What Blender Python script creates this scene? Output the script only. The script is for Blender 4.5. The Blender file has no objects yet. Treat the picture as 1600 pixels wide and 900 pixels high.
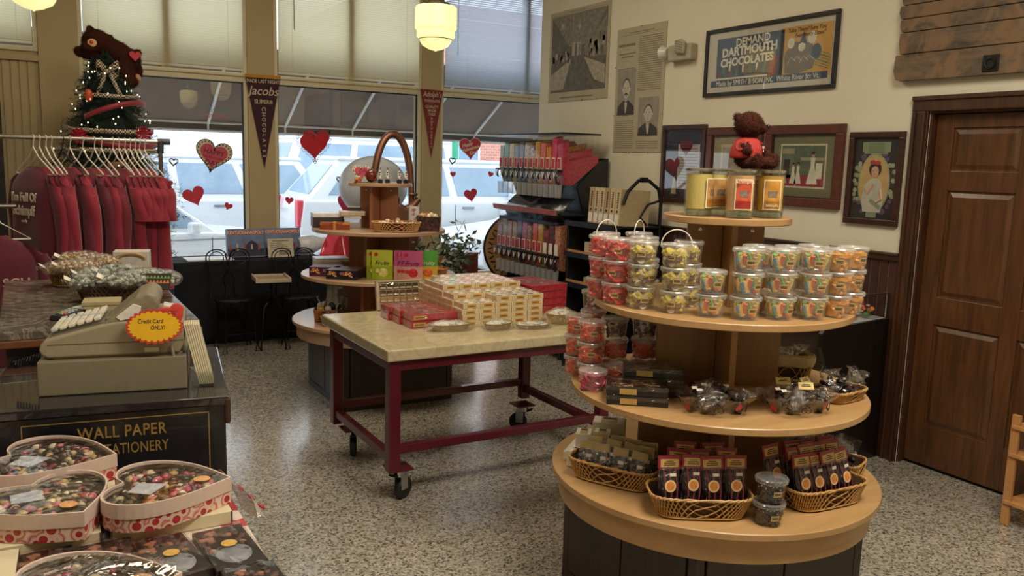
import bpy, math, random
from mathutils import Matrix, Vector
random.seed(7)
S = bpy.context.scene
COL = S.collection
PI = math.pi
V = Vector

# ------------------------------------------------------------------ camera, world, lights, exposure
def make_camera():
    f = 1302.86
    pit, yaw, rol = (math.radians(a) for a in (8.59588, 30.43, 1.63916))
    F = V((math.sin(yaw) * math.cos(pit), math.cos(yaw) * math.cos(pit), -math.sin(pit)))
    R0 = V((math.cos(yaw), -math.sin(yaw), 0)); U0 = R0.cross(F)
    R = R0 * math.cos(rol) + U0 * math.sin(rol); U = -R0 * math.sin(rol) + U0 * math.cos(rol)
    cam = bpy.data.cameras.new('camera'); o = bpy.data.objects.new('camera', cam); COL.objects.link(o)
    m = Matrix((R, U, -F)).transposed().to_4x4(); m.translation = (0, 0, 1.7)
    o.matrix_world = m
    cam.sensor_width = 36; cam.lens = f / 1600 * 36; cam.clip_start = .05; cam.clip_end = 200
    S.camera = o
make_camera()
W = bpy.data.worlds.new('sky'); S.world = W; W.use_nodes = True
W.node_tree.nodes['Background'].inputs[0].default_value = (.86, .93, 1.0, 1)
W.node_tree.nodes['Background'].inputs[1].default_value = 2.9
def area(name, loc, rot, sx, sy, e, col):
    l = bpy.data.lights.new(name, 'AREA'); l.shape = 'RECTANGLE'; l.size = sx; l.size_y = sy; l.energy = e; l.color = col
    o = bpy.data.objects.new(name, l); o.location = loc; o.rotation_euler = rot; COL.objects.link(o)
    return o
WARM = (1.0, .90, .76)
# unseen area lights added at ceiling height for the warm room light
area('added_light_over_displays', (1.9, .7, 3.9), (0, 0, 0), 1.6, .9, 150, WARM)
area('added_light_over_counter', (-.6, 1.6, 3.9), (0, 0, 0), 1.4, .9, 30, WARM)
area('added_light_over_table', (1.6, 5.0, 3.92), (0, 0, 0), 2.4, 1.0, 60, (1, .85, .64))
S.view_settings.view_transform = 'Standard'; S.view_settings.look = 'None'
S.view_settings.gamma = 1; S.view_settings.use_curve_mapping = False
S.view_settings.exposure = 0.0
c = S.cycles
c.max_bounces = 10; c.diffuse_bounces = 4; c.glossy_bounces = 4; c.transmission_bounces = 8; c.transparent_max_bounces = 40
c.use_denoising = True; c.caustics_reflective = False; c.caustics_refractive = False
c.sample_clamp_indirect = 6

# ------------------------------------------------------------------ materials
def rgb(h):
    h = h.lstrip('#')
    return tuple(((int(h[i:i + 2], 16) / 255 + .055) / 1.055) ** 2.4 if int(h[i:i + 2], 16) > 10 else int(h[i:i + 2], 16) / 255 / 12.92 for i in (0, 2, 4)) + (1,)
_M = {}
class NT:
    def __init__(s, name):
        s.m = bpy.data.materials.new(name); s.m.use_nodes = True; s.t = s.m.node_tree; s.n = s.t.nodes
        s.b = s.n['Principled BSDF']; s.out = s.n['Material Output']
    def add(s, typ, **k):
        x = s.n.new('ShaderNode' + typ)
        for a, v in k.items():
            if isinstance(v, bpy.types.NodeSocket): s.t.links.new(v, x.inputs[a])
            elif a in x.inputs.keys(): x.inputs[a].default_value = v
            else: setattr(x, a, v)
        return x
    def link(s, a, b): s.t.links.new(a, b)
    def coord(s, scale=(1, 1, 1), rot=(0, 0, 0)):
        tc = s.add('TexCoord'); mp = s.add('Mapping'); s.link(tc.outputs['Object'], mp.inputs['Vector'])
        mp.inputs['Scale'].default_value = scale; mp.inputs['Rotation'].default_value = rot
        return mp.outputs[0]
    def noise(s, vec, scale, detail=3, rough=.6, dist=0):
        n = s.add('TexNoise'); s.link(vec, n.inputs['Vector'])
        n.inputs['Scale'].default_value = scale; n.inputs['Detail'].default_value = detail
        n.inputs['Roughness'].default_value = rough; n.inputs['Distortion'].default_value = dist
        return n.outputs['Fac']
    def ramp(s, fac, stops):
        r = s.add('ValToRGB'); s.link(fac, r.inputs[0]); e = r.color_ramp.elements
        while len(e) < len(stops): e.new(.5)
        for el, (p, c) in zip(e, stops): el.position = p; el.color = c
        return r.outputs[0]
    def bump(s, h, strength=.3, dist=.002):
        b = s.add('Bump'); s.link(h, b.inputs['Height']); b.inputs['Strength'].default_value = strength
        b.inputs['Distance'].default_value = dist; s.link(b.outputs[0], s.b.inputs['Normal'])
        return b.outputs[0]
def dk(c, k): return tuple(min(1, x * k) for x in c[:3]) + (1,)
def mat(col, rough=.5, metal=0, var=.12, scale=30, bump=0, coat=0, emit=0, spec=.5, sheen=0):
    key = (col, rough, metal, var, scale, bump, coat, emit, spec, sheen)
    if key in _M: return _M[key]
    t = NT('paint_' + col.strip('#')); c = rgb(col); v = t.coord()
    n = t.noise(v, scale); t.link(t.ramp(n, [(.3, dk(c, 1 - var)), (.7, dk(c, 1 + var))]), t.b.inputs['Base Color'])
    t.b.inputs['Roughness'].default_value = rough; t.b.inputs['Metallic'].default_value = metal
    t.b.inputs['Coat Weight'].default_value = coat; t.b.inputs['Specular IOR Level'].default_value = spec
    if sheen: t.b.inputs['Sheen Weight'].default_value = sheen; t.b.inputs['Sheen Roughness'].default_value = .5
    if bump: t.bump(n, bump)
    if emit:
        t.b.inputs['Emission Color'].default_value = c; t.b.inputs['Emission Strength'].default_value = emit
    _M[key] = t.m
    return t.m
def wood(name, a, b, scale=1.0, axis='x', rough=.4, coat=0, ring=14, bump=.1):
    key = ('wood', name)
    if key in _M: return _M[key]
    t = NT(name)
    sc = {'x': (1.2, 14, 14), 'y': (14, 1.2, 14), 'z': (14, 14, 1.2)}[axis]
    v = t.coord(tuple(x * scale for x in sc))
    n = t.noise(v, 1.6, 5, .62, .6)
    w = t.noise(v, 7, 3, .6, 0)
    mx = t.add('Math', operation='MULTIPLY_ADD'); t.link(n, mx.inputs[0]); mx.inputs[1].default_value = .75; 
    m2 = t.add('Math', operation='MULTIPLY'); t.link(w, m2.inputs[0]); m2.inputs[1].default_value = .25; t.link(m2.outputs[0], mx.inputs[2])
    t.link(t.ramp(mx.outputs[0], [(.28, rgb(a)), (.72, rgb(b))]), t.b.inputs['Base Color'])
    t.b.inputs['Roughness'].default_value = rough; t.b.inputs['Coat Weight'].default_value = coat
    t.b.inputs['Coat Roughness'].default_value = .15
    t.bump(mx.outputs[0], bump, .002)
    _M[key] = t.m
    return t.m
def clear(name='clear_plastic', tint=(.96, .97, .97, 1), gloss=.1, fk=.5, crinkle=0, rough=.06, haze=0.0, hazecol=(.8, .8, .78, 1)):
    key = ('clear', name)
    if key in _M: return _M[key]
    t = NT(name); tr = t.add('BsdfTransparent'); tr.inputs[0].default_value = tint
    g = t.add('BsdfGlossy'); g.inputs['Roughness'].default_value = rough; g.inputs['Color'].default_value = (1, 1, 1, 1)
    fr = t.add('LayerWeight'); fr.inputs['Blend'].default_value = .5
    pw = t.add('Math', operation='POWER'); t.link(fr.outputs['Facing'], pw.inputs[0]); pw.inputs[1].default_value = 2.9
    ma = t.add('Math', operation='MULTIPLY_ADD'); t.link(pw.outputs[0], ma.inputs[0]); ma.inputs[1].default_value = fk; ma.inputs[2].default_value = gloss * .6 + .02; ma.use_clamp = True
    mx = t.add('MixShader'); t.link(ma.outputs[0], mx.inputs[0]); t.link(tr.outputs[0], mx.inputs[1]); t.link(g.outputs[0], mx.inputs[2])
    res = mx.outputs[0]
    if crinkle:
        v = t.coord(); n = t.noise(v, crinkle, 3, .7, 1.5)
        b = t.add('Bump'); t.link(n, b.inputs['Height']); b.inputs['Strength'].default_value = 1; b.inputs['Distance'].default_value = .02
        t.link(b.outputs[0], g.inputs['Normal']); t.link(b.outputs[0], fr.inputs['Normal'])
    if haze:
        d = t.add('BsdfDiffuse'); d.inputs[0].default_value = hazecol
        m3 = t.add('MixShader'); m3.inputs[0].default_value = haze; t.link(res, m3.inputs[1]); t.link(d.outputs[0], m3.inputs[2]); res = m3.outputs[0]
    t.link(res, t.out.inputs['Surface'])
    _M[key] = t.m
    return t.m
def speckle(name, cols, scale=60, rough=.5, coat=0, bump=0):
    """cells of several colours: assorted sweets, printed patterns, aggregate"""
    key = ('speckle', name)
    if key in _M: return _M[key]
    t = NT(name); v = t.coord(); vo = t.add('TexVoronoi'); t.link(v, vo.inputs['Vector']); vo.inputs['Scale'].default_value = scale
    sep = t.add('SeparateColor'); t.link(vo.outputs['Color'], sep.inputs[0])
    st = [(i / len(cols), rgb(c)) for i, c in enumerate(cols)]
    r = t.add('ValToRGB'); r.color_ramp.interpolation = 'CONSTANT'; e = r.color_ramp.elements
    while len(e) < len(st): e.new(.5)
    for el, (p, c) in zip(e, st): el.position = p; el.color = c
    t.link(sep.outputs[0], r.inputs[0]); t.link(r.outputs[0], t.b.inputs['Base Color'])
    t.b.inputs['Roughness'].default_value = rough; t.b.inputs['Coat Weight'].default_value = coat
    if bump:
        inv = t.add('Math', operation='SUBTRACT'); inv.inputs[0].default_value = 1; t.link(vo.outputs['Distance'], inv.inputs[1]); t.bump(inv.outputs[0], bump, .004)
    _M[key] = t.m
    return t.m
def terrazzo():
    t = NT('terrazzo'); v = t.coord()
    vo = t.add('TexVoronoi'); t.link(v, vo.inputs['Vector']); vo.inputs['Scale'].default_value = 110
    sep = t.add('SeparateColor'); t.link(vo.outputs['Color'], sep.inputs[0])
    c1 = t.ramp(sep.outputs[0], [(0, rgb('#4a463e')), (.14, rgb('#6e685c')), (.34, rgb('#958e80')), (.7, rgb('#aea798')), (1, rgb('#c4bdae'))])
    n = t.noise(v, 1.3, 3); c2 = t.ramp(n, [(.3, (.84, .84, .84, 1)), (.7, (1.05, 1.05, 1.05, 1))])
    mx = t.add('Mix'); mx.data_type = 'RGBA'; mx.blend_type = 'MULTIPLY'; mx.inputs['Factor'].default_value = 1
    t.link(c1, mx.inputs[6]); t.link(c2, mx.inputs[7]); t.link(mx.outputs[2], t.b.inputs['Base Color'])
    n2 = t.noise(v, 14, 5, .7); t.link(t.ramp(n2, [(.3, (.16, .16, .16, 1)), (.75, (.33, .33, .33, 1))]), t.b.inputs['Roughness'])
    t.bump(n2, .12, .002)
    t.b.inputs['Coat Weight'].default_value = .55; t.b.inputs['Coat Roughness'].default_value = .16; t.b.inputs['Coat IOR'].default_value = 1.6
    return t.m
def marble(name, base, vein, scale=3, rough=.2, sharp=(.44, .5)):
    t = NT(name); v = t.coord(); n = t.noise(v, scale, 7, .62, 1.6); k = t.noise(v, scale * .5, 3)
    c1 = t.ramp(n, [(.36, rgb(base)), (sharp[0], dk(rgb(base), .92)), (sharp[1], rgb(vein)), (sharp[1] + .05, dk(rgb(base), .96)), (.8, dk(rgb(base), 1.06))])
    c2 = t.ramp(k, [(.3, (.88, .88, .86, 1)), (.7, (1.04, 1.04, 1.04, 1))])
    mx = t.add('Mix'); mx.data_type = 'RGBA'; mx.blend_type = 'MULTIPLY'; mx.inputs['Factor'].default_value = 1
    t.link(c1, mx.inputs[6]); t.link(c2, mx.inputs[7]); t.link(mx.outputs[2], t.b.inputs['Base Color'])
    t.b.inputs['Roughness'].default_value = rough
    return t.m

# ------------------------------------------------------------------ mesh collecting
class MB:
    def __init__(s): s.v = []; s.f = []; s.m = []; s.X = None
    def add(s, vs, fs, mi=0):
        k = len(s.v)
        s.v += [tuple(s.X @ V(p)) if s.X else tuple(p) for p in vs]
        s.f += [tuple(i + k for i in f) for f in fs]; s.m += [mi] * len(fs)
        return s
    def bx(s, x0, x1, y0, y1, z0, z1, mi=0):
        return s.add([(x, y, z) for z in (z0, z1) for y in (y0, y1) for x in (x0, x1)],
                     [(0, 2, 3, 1), (4, 5, 7, 6), (0, 1, 5, 4), (2, 6, 7, 3), (0, 4, 6, 2), (1, 3, 7, 5)], mi)
    def box(s, c, d, mi=0, rot=None):
        vs = [V((x * d[0] / 2, y * d[1] / 2, z * d[2] / 2)) for z in (-1, 1) for y in (-1, 1) for x in (-1, 1)]
        if rot is not None: vs = [rot @ p for p in vs]
        return s.add([p + V(c) for p in vs], [(0, 2, 3, 1), (4, 5, 7, 6), (0, 1, 5, 4), (2, 6, 7, 3), (0, 4, 6, 2), (1, 3, 7, 5)], mi)
    def prism(s, pts, z0, z1, mi=0, plane='xy', cap=None):
        f3 = {'xy': lambda a, b, h: (a, b, h), 'xz': lambda a, b, h: (a, h, b), 'yz': lambda a, b, h: (h, a, b)}[plane]
        n = len(pts); ar = sum(pts[i][0] * pts[(i + 1) % n][1] - pts[(i + 1) % n][0] * pts[i][1] for i in range(n))
        if (ar < 0) != (plane == 'xz'): pts = pts[::-1]
        vs = [f3(a, b, z0) for a, b in pts] + [f3(a, b, z1) for a, b in pts]
        cm = mi if cap is None else cap
        s.add(vs, [tuple(range(n))[::-1]], cm); k = len(s.f)
        s.f.append(tuple(i + len(s.v) - 2 * n for i in range(n, 2 * n))); s.m.append(cm)
        for i in range(n):
            j = (i + 1) % n; s.f.append(tuple(q + len(s.v) - 2 * n for q in (i, j, n + j, n + i))); s.m.append(mi)
        return s
    def lathe(s, prof, c=(0, 0, 0), n=24, mi=0, rot=None, caps=True, sx=1, sy=1):
        vs = []
        for r, z in prof:
            for i in range(n):
                a = 2 * PI * i / n; p = V((r * math.cos(a) * sx, r * math.sin(a) * sy, z))
                if rot is not None: p = rot @ p
                vs.append(p + V(c))
        fs = [(k * n + i, k * n + (i + 1) % n, (k + 1) * n + (i + 1) % n, (k + 1) * n + i) for k in range(len(prof) - 1) for i in range(n)]
        if caps:
            if prof[0][0] > 1e-5: fs.append(tuple(range(n))[::-1])
            flat_ = lambda e: any(r < 1e-6 and abs(z - e[1]) < 1e-6 for r, z in prof)
            if prof[-1][0] > 1e-5 and not flat_(prof[-1]): fs.append(tuple(range((len(prof) - 1) * n, len(prof) * n)))
        return s.add(vs, fs, mi)
    def cyl(s, c, r, z0, z1, n=20, mi=0): return s.lathe([(r, z0), (r, z1)], c, n, mi)
    def tube(s, pts, r, n=8, closed=False, mi=0):
        pts = [V(p) for p in pts]; N = len(pts); vs = []
        up = None
        for i, p in enumerate(pts):
            a = pts[(i - 1) % N] if (closed or i > 0) else p
            b = pts[(i + 1) % N] if (closed or i < N - 1) else p
            t = (b - a).normalized()
            if up is None: up = t.orthogonal().normalized()
            up = (up - t * up.dot(t))
            up = up.normalized() if up.length > 1e-6 else t.orthogonal().normalized()
            w = t.cross(up); rr = r[i] if isinstance(r, (list, tuple)) else r
            for k in range(n):
                an = 2 * PI * k / n; vs.append(p + (up * math.cos(an) + w * math.sin(an)) * rr)
        fs = [(i * n + k, i * n + (k + 1) % n, ((i + 1) % N) * n + (k + 1) % n, ((i + 1) % N) * n + k) for i in range(N if closed else N - 1) for k in range(n)]
        if not closed: fs += [tuple(range(n))[::-1], tuple(range((N - 1) * n, N * n))]
        return s.add(vs, fs, mi)
    def ball(s, c, r, nu=12, nv=8, mi=0, rot=None):
        if not isinstance(r, (tuple, list)): r = (r, r, r)
        vs = []
        for j in range(1, nv):
            ph = PI * j / nv
            for i in range(nu):
                a = 2 * PI * i / nu; vs.append(V((r[0] * math.sin(ph) * math.cos(a), r[1] * math.sin(ph) * math.sin(a), -r[2] * math.cos(ph))))
        vs += [V((0, 0, -r[2])), V((0, 0, r[2]))]
        if rot is not None: vs = [rot @ p for p in vs]
        fs = [(j * nu + i, j * nu + (i + 1) % nu, (j + 1) * nu + (i + 1) % nu, (j + 1) * nu + i) for j in range(nv - 2) for i in range(nu)]
        b, t = len(vs) - 2, len(vs) - 1
        fs += [(b, (i + 1) % nu, i) for i in range(nu)] + [(t, (nv - 2) * nu + i, (nv - 2) * nu + (i + 1) % nu) for i in range(nu)]
        return s.add([p + V(c) for p in vs], fs, mi)
    def grid(s, fn, nu, nv, mi=0, wrapu=False):
        vs = [fn(i / nu, j / nv) for j in range(nv + 1) for i in range(nu + (0 if wrapu else 1))]
        w = nu if wrapu else nu + 1
        fs = [(j * w + i, j * w + (i + 1) % w, (j + 1) * w + (i + 1) % w, (j + 1) * w + i) for j in range(nv) for i in range(nu)]
        return s.add(vs, fs, mi)
    def build(s, name, mats, parent=None, smooth=False, bevel=0, loc=None, rotz=None, seg=2, solid=0):
        me = bpy.data.meshes.new(name); me.from_pydata(s.v, [], s.f)
        if not isinstance(mats, (list, tuple)): mats = [mats]
        for m in mats: me.materials.append(m)
        me.polygons.foreach_set('material_index', s.m)
        if smooth: me.polygons.foreach_set('use_smooth', [True] * len(s.f))
        me.update(); o = bpy.data.objects.new(name, me); COL.objects.link(o)
        if parent: o.parent = parent
        if loc: o.location = loc
        if rotz: o.rotation_euler.z = rotz
        if bevel:
            b = o.modifiers.new('bevel', 'BEVEL'); b.width = bevel; b.segments = seg; b.limit_method = 'ANGLE'; b.angle_limit = .6
        if solid:
            q = o.modifiers.new('solid', 'SOLIDIFY'); q.thickness = solid
        if smooth and not bevel: shade(o)
        return o
def shade(o, ang=.7):
    me = o.data
    try: me.set_sharp_from_angle(angle=ang)
    except Exception: pass
def tag(o, label, cat, group=None, kind=None):
    o['label'] = label; o['category'] = cat
    if group: o['group'] = group
    if kind: o['kind'] = kind
    return o
def struct(o, label=None):
    o['kind'] = 'structure'
    if label: o['label'] = label
    return o
def thing(name, label, cat, loc=(0, 0, 0), rotz=0, group=None):
    o = bpy.data.objects.new(name, None); COL.objects.link(o); o.location = loc; o.rotation_euler.z = rotz; o.empty_display_size = .1
    return tag(o, label, cat, group)
def dup(root, loc, rotz=None, label=None, group=None, rot=None):
    def cp(o, par):
        c = o.copy(); COL.objects.link(c); c.parent = par
        for ch in list(kids.get(o.name, [])): cp(ch, c)
        return c
    kids = {}
    def walk(o):
        kids[o.name] = [x for x in o.children]
        for x in o.children: walk(x)
    walk(root); r = cp(root, None); r.location = loc
    if rotz is not None: r.rotation_euler = (0, 0, rotz)
    if rot is not None: r.rotation_euler = rot
    if label: r['label'] = label
    if group: r['group'] = group
    return r
def text(body, name, parent, loc, size, m, rot=(PI / 2, 0, 0), align='CENTER', ext=.0006, shear=0, sx=1, spacing=1, bold=0):
    cu = bpy.data.curves.new(name, 'FONT'); cu.body = body; cu.size = size; cu.align_x = align; cu.align_y = 'CENTER'
    cu.extrude = ext; cu.shear = shear; cu.space_character = spacing; cu.offset = bold; cu.resolution_u = 3
    cu.materials.append(m); tmp = bpy.data.objects.new(name, cu); COL.objects.link(tmp)
    dg = bpy.context.evaluated_depsgraph_get(); me = bpy.data.meshes.new_from_object(tmp.evaluated_get(dg), depsgraph=dg)
    bpy.data.objects.remove(tmp); bpy.data.curves.remove(cu); me.name = name
    o = bpy.data.objects.new(name, me); COL.objects.link(o)
    if parent: o.parent = parent
    o.location = loc; o.rotation_euler = rot; o.scale = (sx, 1, 1)
    return o
def heart_pts(w, n=28, tip=1.0):
    pts = []
    for i in range(n):
        t = 2 * PI * i / n; x = 16 * math.sin(t) ** 3; y = 13 * math.cos(t) - 5 * math.cos(2 * t) - 2 * math.cos(3 * t) - math.cos(4 * t)
        pts.append((x / 32 * w, (y + 2.5) / 32 * w * tip))
    return pts
def rotp(pts, a, k=1): return [(k * (x * math.cos(a) - y * math.sin(a)), k * (x * math.sin(a) + y * math.cos(a))) for x, y in pts]
RX = lambda a: Matrix.Rotation(a, 3, 'X')
RY = lambda a: Matrix.Rotation(a, 3, 'Y')
RZ = lambda a: Matrix.Rotation(a, 3, 'Z')
# ------------------------------------------------------------------ setting: room
CREAM = mat('#d6cfb9', .75, var=.03, scale=3)
TAN = mat('#b8a47c', .6, var=.04, scale=3)
TRIMW = mat('#d3c8a8', .45, var=.04, scale=5)
DKWOOD = wood('dark_door_wood', '#241309', '#54321c', 1.0, 'z', .42, .12)
DKWOODX = wood('dark_trim_wood_across', '#1d0f08', '#472815', 1.0, 'y', .42, .12)
DKPANEL = wood('door_panel_wood', '#33200f', '#6a4224', 1.2, 'z', .36, .2)
CHERRY = wood('cherry_frame_wood', '#3a1c14', '#6a3a2a', 1.0, 'y', .35, .2)
XW, YW = 4.41, 8.25
DY0, DY1, DZ = 1.86, 2.94, 2.045       # door opening
struct(MB().bx(-3.1, 7.2, -3.1, 8.4, -.1, 0).build('floor', terrazzo()))
struct(MB().bx(-3.1, 7.2, -3.1, 8.4, 4.0, 4.1).build('ceiling', mat('#cfc6ab', .8, var=.03)))
struct(MB().bx(-3.2, -3.0, -3.1, 8.4, 0, 4).build('wall_left', CREAM))
struct(MB().bx(-3.1, 7.2, -3.2, -3.0, 0, 4).build('wall_back', CREAM))
struct(MB().bx(XW + .2, XW + .3, DY0 - .2, DY1 + .2, 0, 2.3).build('light_stop_behind_door', CREAM))  # unseen box added behind the door to stop light leaking in
w = MB()

w.bx(XW, XW + .2, DY1, 7.08, 0, 4).bx(XW, XW + .2, -3, DY0, 0, 4).bx(XW, XW + .2, DY0, DY1, DZ, 4)
struct(w.build('wall_right', CREAM))
struct(MB().bx(XW + .2, 7.2, 6.9, 7.08, 0, 4).bx(7.0, 7.2, 7.08, 8.25, 0, 4).build('wall_return', CREAM))
# dado panelling on the right wall: rail, boards, base
d = MB()
for y in [3.04 + .062 * i for i in range(65)]:
    d.bx(XW - .012, XW, y + .004, y + .058, .14, 1.19)
struct(d.build('trim_1', wood('dado_boards', '#2b1710', '#4e2d22', 1, 'z', .4, .15), bevel=.003))
struct(MB().bx(XW - .03, XW, 3.03, 7.08, 1.19, 1.235).bx(XW - .04, XW, 3.03, 7.08, 1.22, 1.235).build('trim_2', DKWOODX, bevel=.004))
struct(MB().bx(XW - .02, XW, 3.03, 7.08, 0, .14).bx(XW - .02, XW, -3, 1.75, 0, .14).build('baseboard_right', DKWOODX, bevel=.004))
# door with casing
dc = MB()
for y0, y1 in ((DY1, DY1 + .1), (DY0 - .1, DY0)):
    dc.bx(XW - .022, XW, y0, y1, 0, DZ).bx(XW - .034, XW, y0 + .012, y0 + .03, 0, DZ).bx(XW - .034, XW, y1 - .03, y1 - .012, 0, DZ)
dc.bx(XW - .024, XW, DY0 - .1, DY1 + .1, DZ, DZ + .085).bx(XW - .036, XW, DY0 - .1, DY1 + .1, DZ + .06, DZ + .085)
dc.bx(XW, XW + .14, DY1 - .012, DY1, 0, DZ).bx(XW, XW + .14, DY0, DY0 + .012, 0, DZ).bx(XW, XW + .14, DY0, DY1, DZ - .012, DZ)
struct(dc.build('trim_3', DKWOOD, bevel=.004))
dx = XW + .05
dd = MB()
DW0, DW1 = DY0 + .014, DY1 - .014
dd.bx(dx + .012, dx + .045, DW0, DW1, .02, 2.03)
st = [(DW0, DW0 + .115), (2.47 - .06, 2.47 + .01), (DW1 - .1, DW1)]
st[1] = (2.36, 2.45)
for y0, y1 in st: dd.bx(dx, dx + .045, y0, y1, .02, 2.03)
for z0, z1 in ((.02, .26), (.85, 1.01), (1.61, 1.72), (1.955, 2.03)):
    for y0, y1 in ((st[0][1], st[1][0]), (st[1][1], st[2][0])): dd.bx(dx + .001, dx + .044, y0, y1, z0, z1)
door = struct(dd.build('door_1', DKPANEL, bevel=.003))
for y0, y1 in ((st[0][1], st[1][0]), (st[1][1], st[2][0])):
    for z0, z1 in ((.26, .85), (1.01, 1.61), (1.72, 1.955)):
        p = MB(); a = .035
        o4 = [(y0 + .012, z0 + .012), (y1 - .012, z0 + .012), (y1 - .012, z1 - .012), (y0 + .012, z1 - .012)]
        i4 = [(y0 + a, z0 + a), (y1 - a, z0 + a), (y1 - a, z1 - a), (y0 + a, z1 - a)]
        vs = [(dx + .012, *q) for q in o4] + [(dx + .002, *q) for q in i4]
        p.add(vs, [(4, 7, 6, 5)] + [(i, 4 + i, 4 + (i + 1) % 4, (i + 1) % 4) for i in range(4)])
        p.build('door_panel', DKPANEL, door)
k = MB().lathe([(.028, 0), (.028, .006), (.012, .012), (.012, .04), (.03, .055), (.03, .075), (.012, .085), (0, .086)], (dx, DW0 + .06, .93), 16, rot=RY(-PI / 2))
k.build('door_handle', mat('#8a6a2a', .3, 1), door, smooth=True)

# window wall: piers, beams, knee wall, panelled pier at far left
z_sill, z_t0, z_t1, z_top = .44, 2.37, 2.455, 3.55
wins = [(-1.0, .17, False), (.47, 1.88, True), (2.13, 3.67, True), (3.89, 6.9, True)]
m = MB()
m.bx(-3.0, -1.0, YW, YW + .2, 0, 4)
for a, b in ((.17, .47), (1.88, 2.13), (3.67, 3.89), (6.9, 7.2)): m.bx(a, b, YW - .03, YW + .2, 0, z_top)
m.bx(-1.0, 7.2, YW, YW + .2, z_top, 4)
m.bx(-1.0, .17, YW + .01, YW + .2, 0, 2.5)
for a, b, _ in wins[1:]: m.bx(a, b, YW, YW + .2, 0, z_sill)
struct(m.build('wall_front', TAN))
bd = MB()
for i in range(14):
    x = -.72 + i * .062
    if x + .05 < .15: bd.bx(x, x + .05, YW - .002, YW + .01, 0, 2.42)
bd.bx(-1, .17, YW - .03, YW, 2.42, 2.47)
struct(bd.build('trim_4', TAN, bevel=.003))
bd = MB()
for a, b, _ in wins[1:]:
    x = a
    while x < b - .05: bd.bx(x, x + .058, YW - .01, YW, .05, z_sill - .03); x += .064
    bd.bx(a, b, YW - .07, YW + .02, z_sill - .03, z_sill)
struct(bd.build('trim_5', mat('#c9bc98', .5, var=.04), bevel=.003))
# dark doorway leaf at far left
dl = MB().bx(-1.0, -.125, YW - .05, YW - .004, .02, 2.08)
struct(dl.build('door_2', mat('#241a1c', .5)))
GLASS = clear('window_glass', (.97, .98, .98, 1), .02, rough=.0)
for i, (a, b, low) in enumerate(wins):
    f = MB(); y0, y1 = YW - .012, YW + .07; t = .035
    if low:
        f.bx(a, a + t, y0, y1, z_sill, z_top).bx(b - t, b, y0, y1, z_sill, z_top)
        f.bx(a + t, b - t, y0, y1, z_t0, z_t1).bx(a + t, b - t, y0 - .02, y0 + .02, z_t1 - .035, z_t1 - .01)
        f.bx(a + t, b - t, y0, y1, z_sill, z_sill + .03).bx(a + t, b - t, y0, y1, z_top - t, z_top)
        cx = (a + b) / 2
        if i < 3: f.bx(cx - .035, cx + .035, y0, y1, z_t1, z_top)
        else:
            for q in (4.95, 5.9): f.bx(q - .03, q + .03, y0, y1, z_t1, z_top)
    else:
        f.bx(a, a + t, y0, y1, 2.5, z_top).bx(b - t, b, y0, y1, 2.5, z_top).bx(a + t, b - t, y0, y1, 2.5, 2.54)
    wo = struct(f.build('window_%d' % (i + 1), TRIMW, bevel=.004))
    if low:
        MB().bx(a + t, b - t, YW + .03, YW + .036, z_sill + .03, z_t0).build('pane', GLASS, wo)
        g = MB()
        for p0, p1 in ((a + t, b - t),): g.bx(p0, p1, YW + .03, YW + .034, z_t0 + .002, z_t0 + .006)
        s = MB(); k = mat('#3a3f45', .4, .6)
        s.bx(a + t, a + t + .012, YW + .02, YW + .04, z_sill + .03, z_t0).bx(b - t - .012, b - t, YW + .02, YW + .04, z_sill + .03, z_t0).bx(a + t, b - t, YW + .02, YW + .04, z_t0 - .012, z_t0)
        s.build('glazing_bead', k, wo)
    MB().bx(a + t, b - t, YW + .055, YW + .06, (z_t1 if low else 2.54), z_top - t).build('pane', GLASS, wo)
# blinds
def slatmat(name, col):
    t = NT(name); t.b.inputs['Base Color'].default_value = rgb(col); t.b.inputs['Roughness'].default_value = .45
    tr = t.add('BsdfTranslucent'); tr.inputs[0].default_value = dk(rgb(col), 1.0)
    v = t.coord(); n = t.noise(v, 3)
    t.link(t.ramp(n, [(.3, dk(rgb(col), .93)), (.7, rgb(col))]), t.b.inputs['Base Color'])
    mx = t.add('MixShader'); mx.inputs[0].default_value = .86; t.link(t.b.outputs[0], mx.inputs[1]); t.link(tr.outputs[0], mx.inputs[2]); t.link(mx.outputs[0], t.out.inputs['Surface'])
    return t.m
SL1 = slatmat('blind_slats_cream', '#f2eedd'); SL2 = slatmat('blind_slats_white', '#e4e8ef')
names = ['cream slatted blind over the far left panelled wall', 'cream slatted blind behind the bear on the tree top', 'cream slatted blind between the two felt pennants', 'bluish white slatted blind beside the white corner wall']
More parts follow.
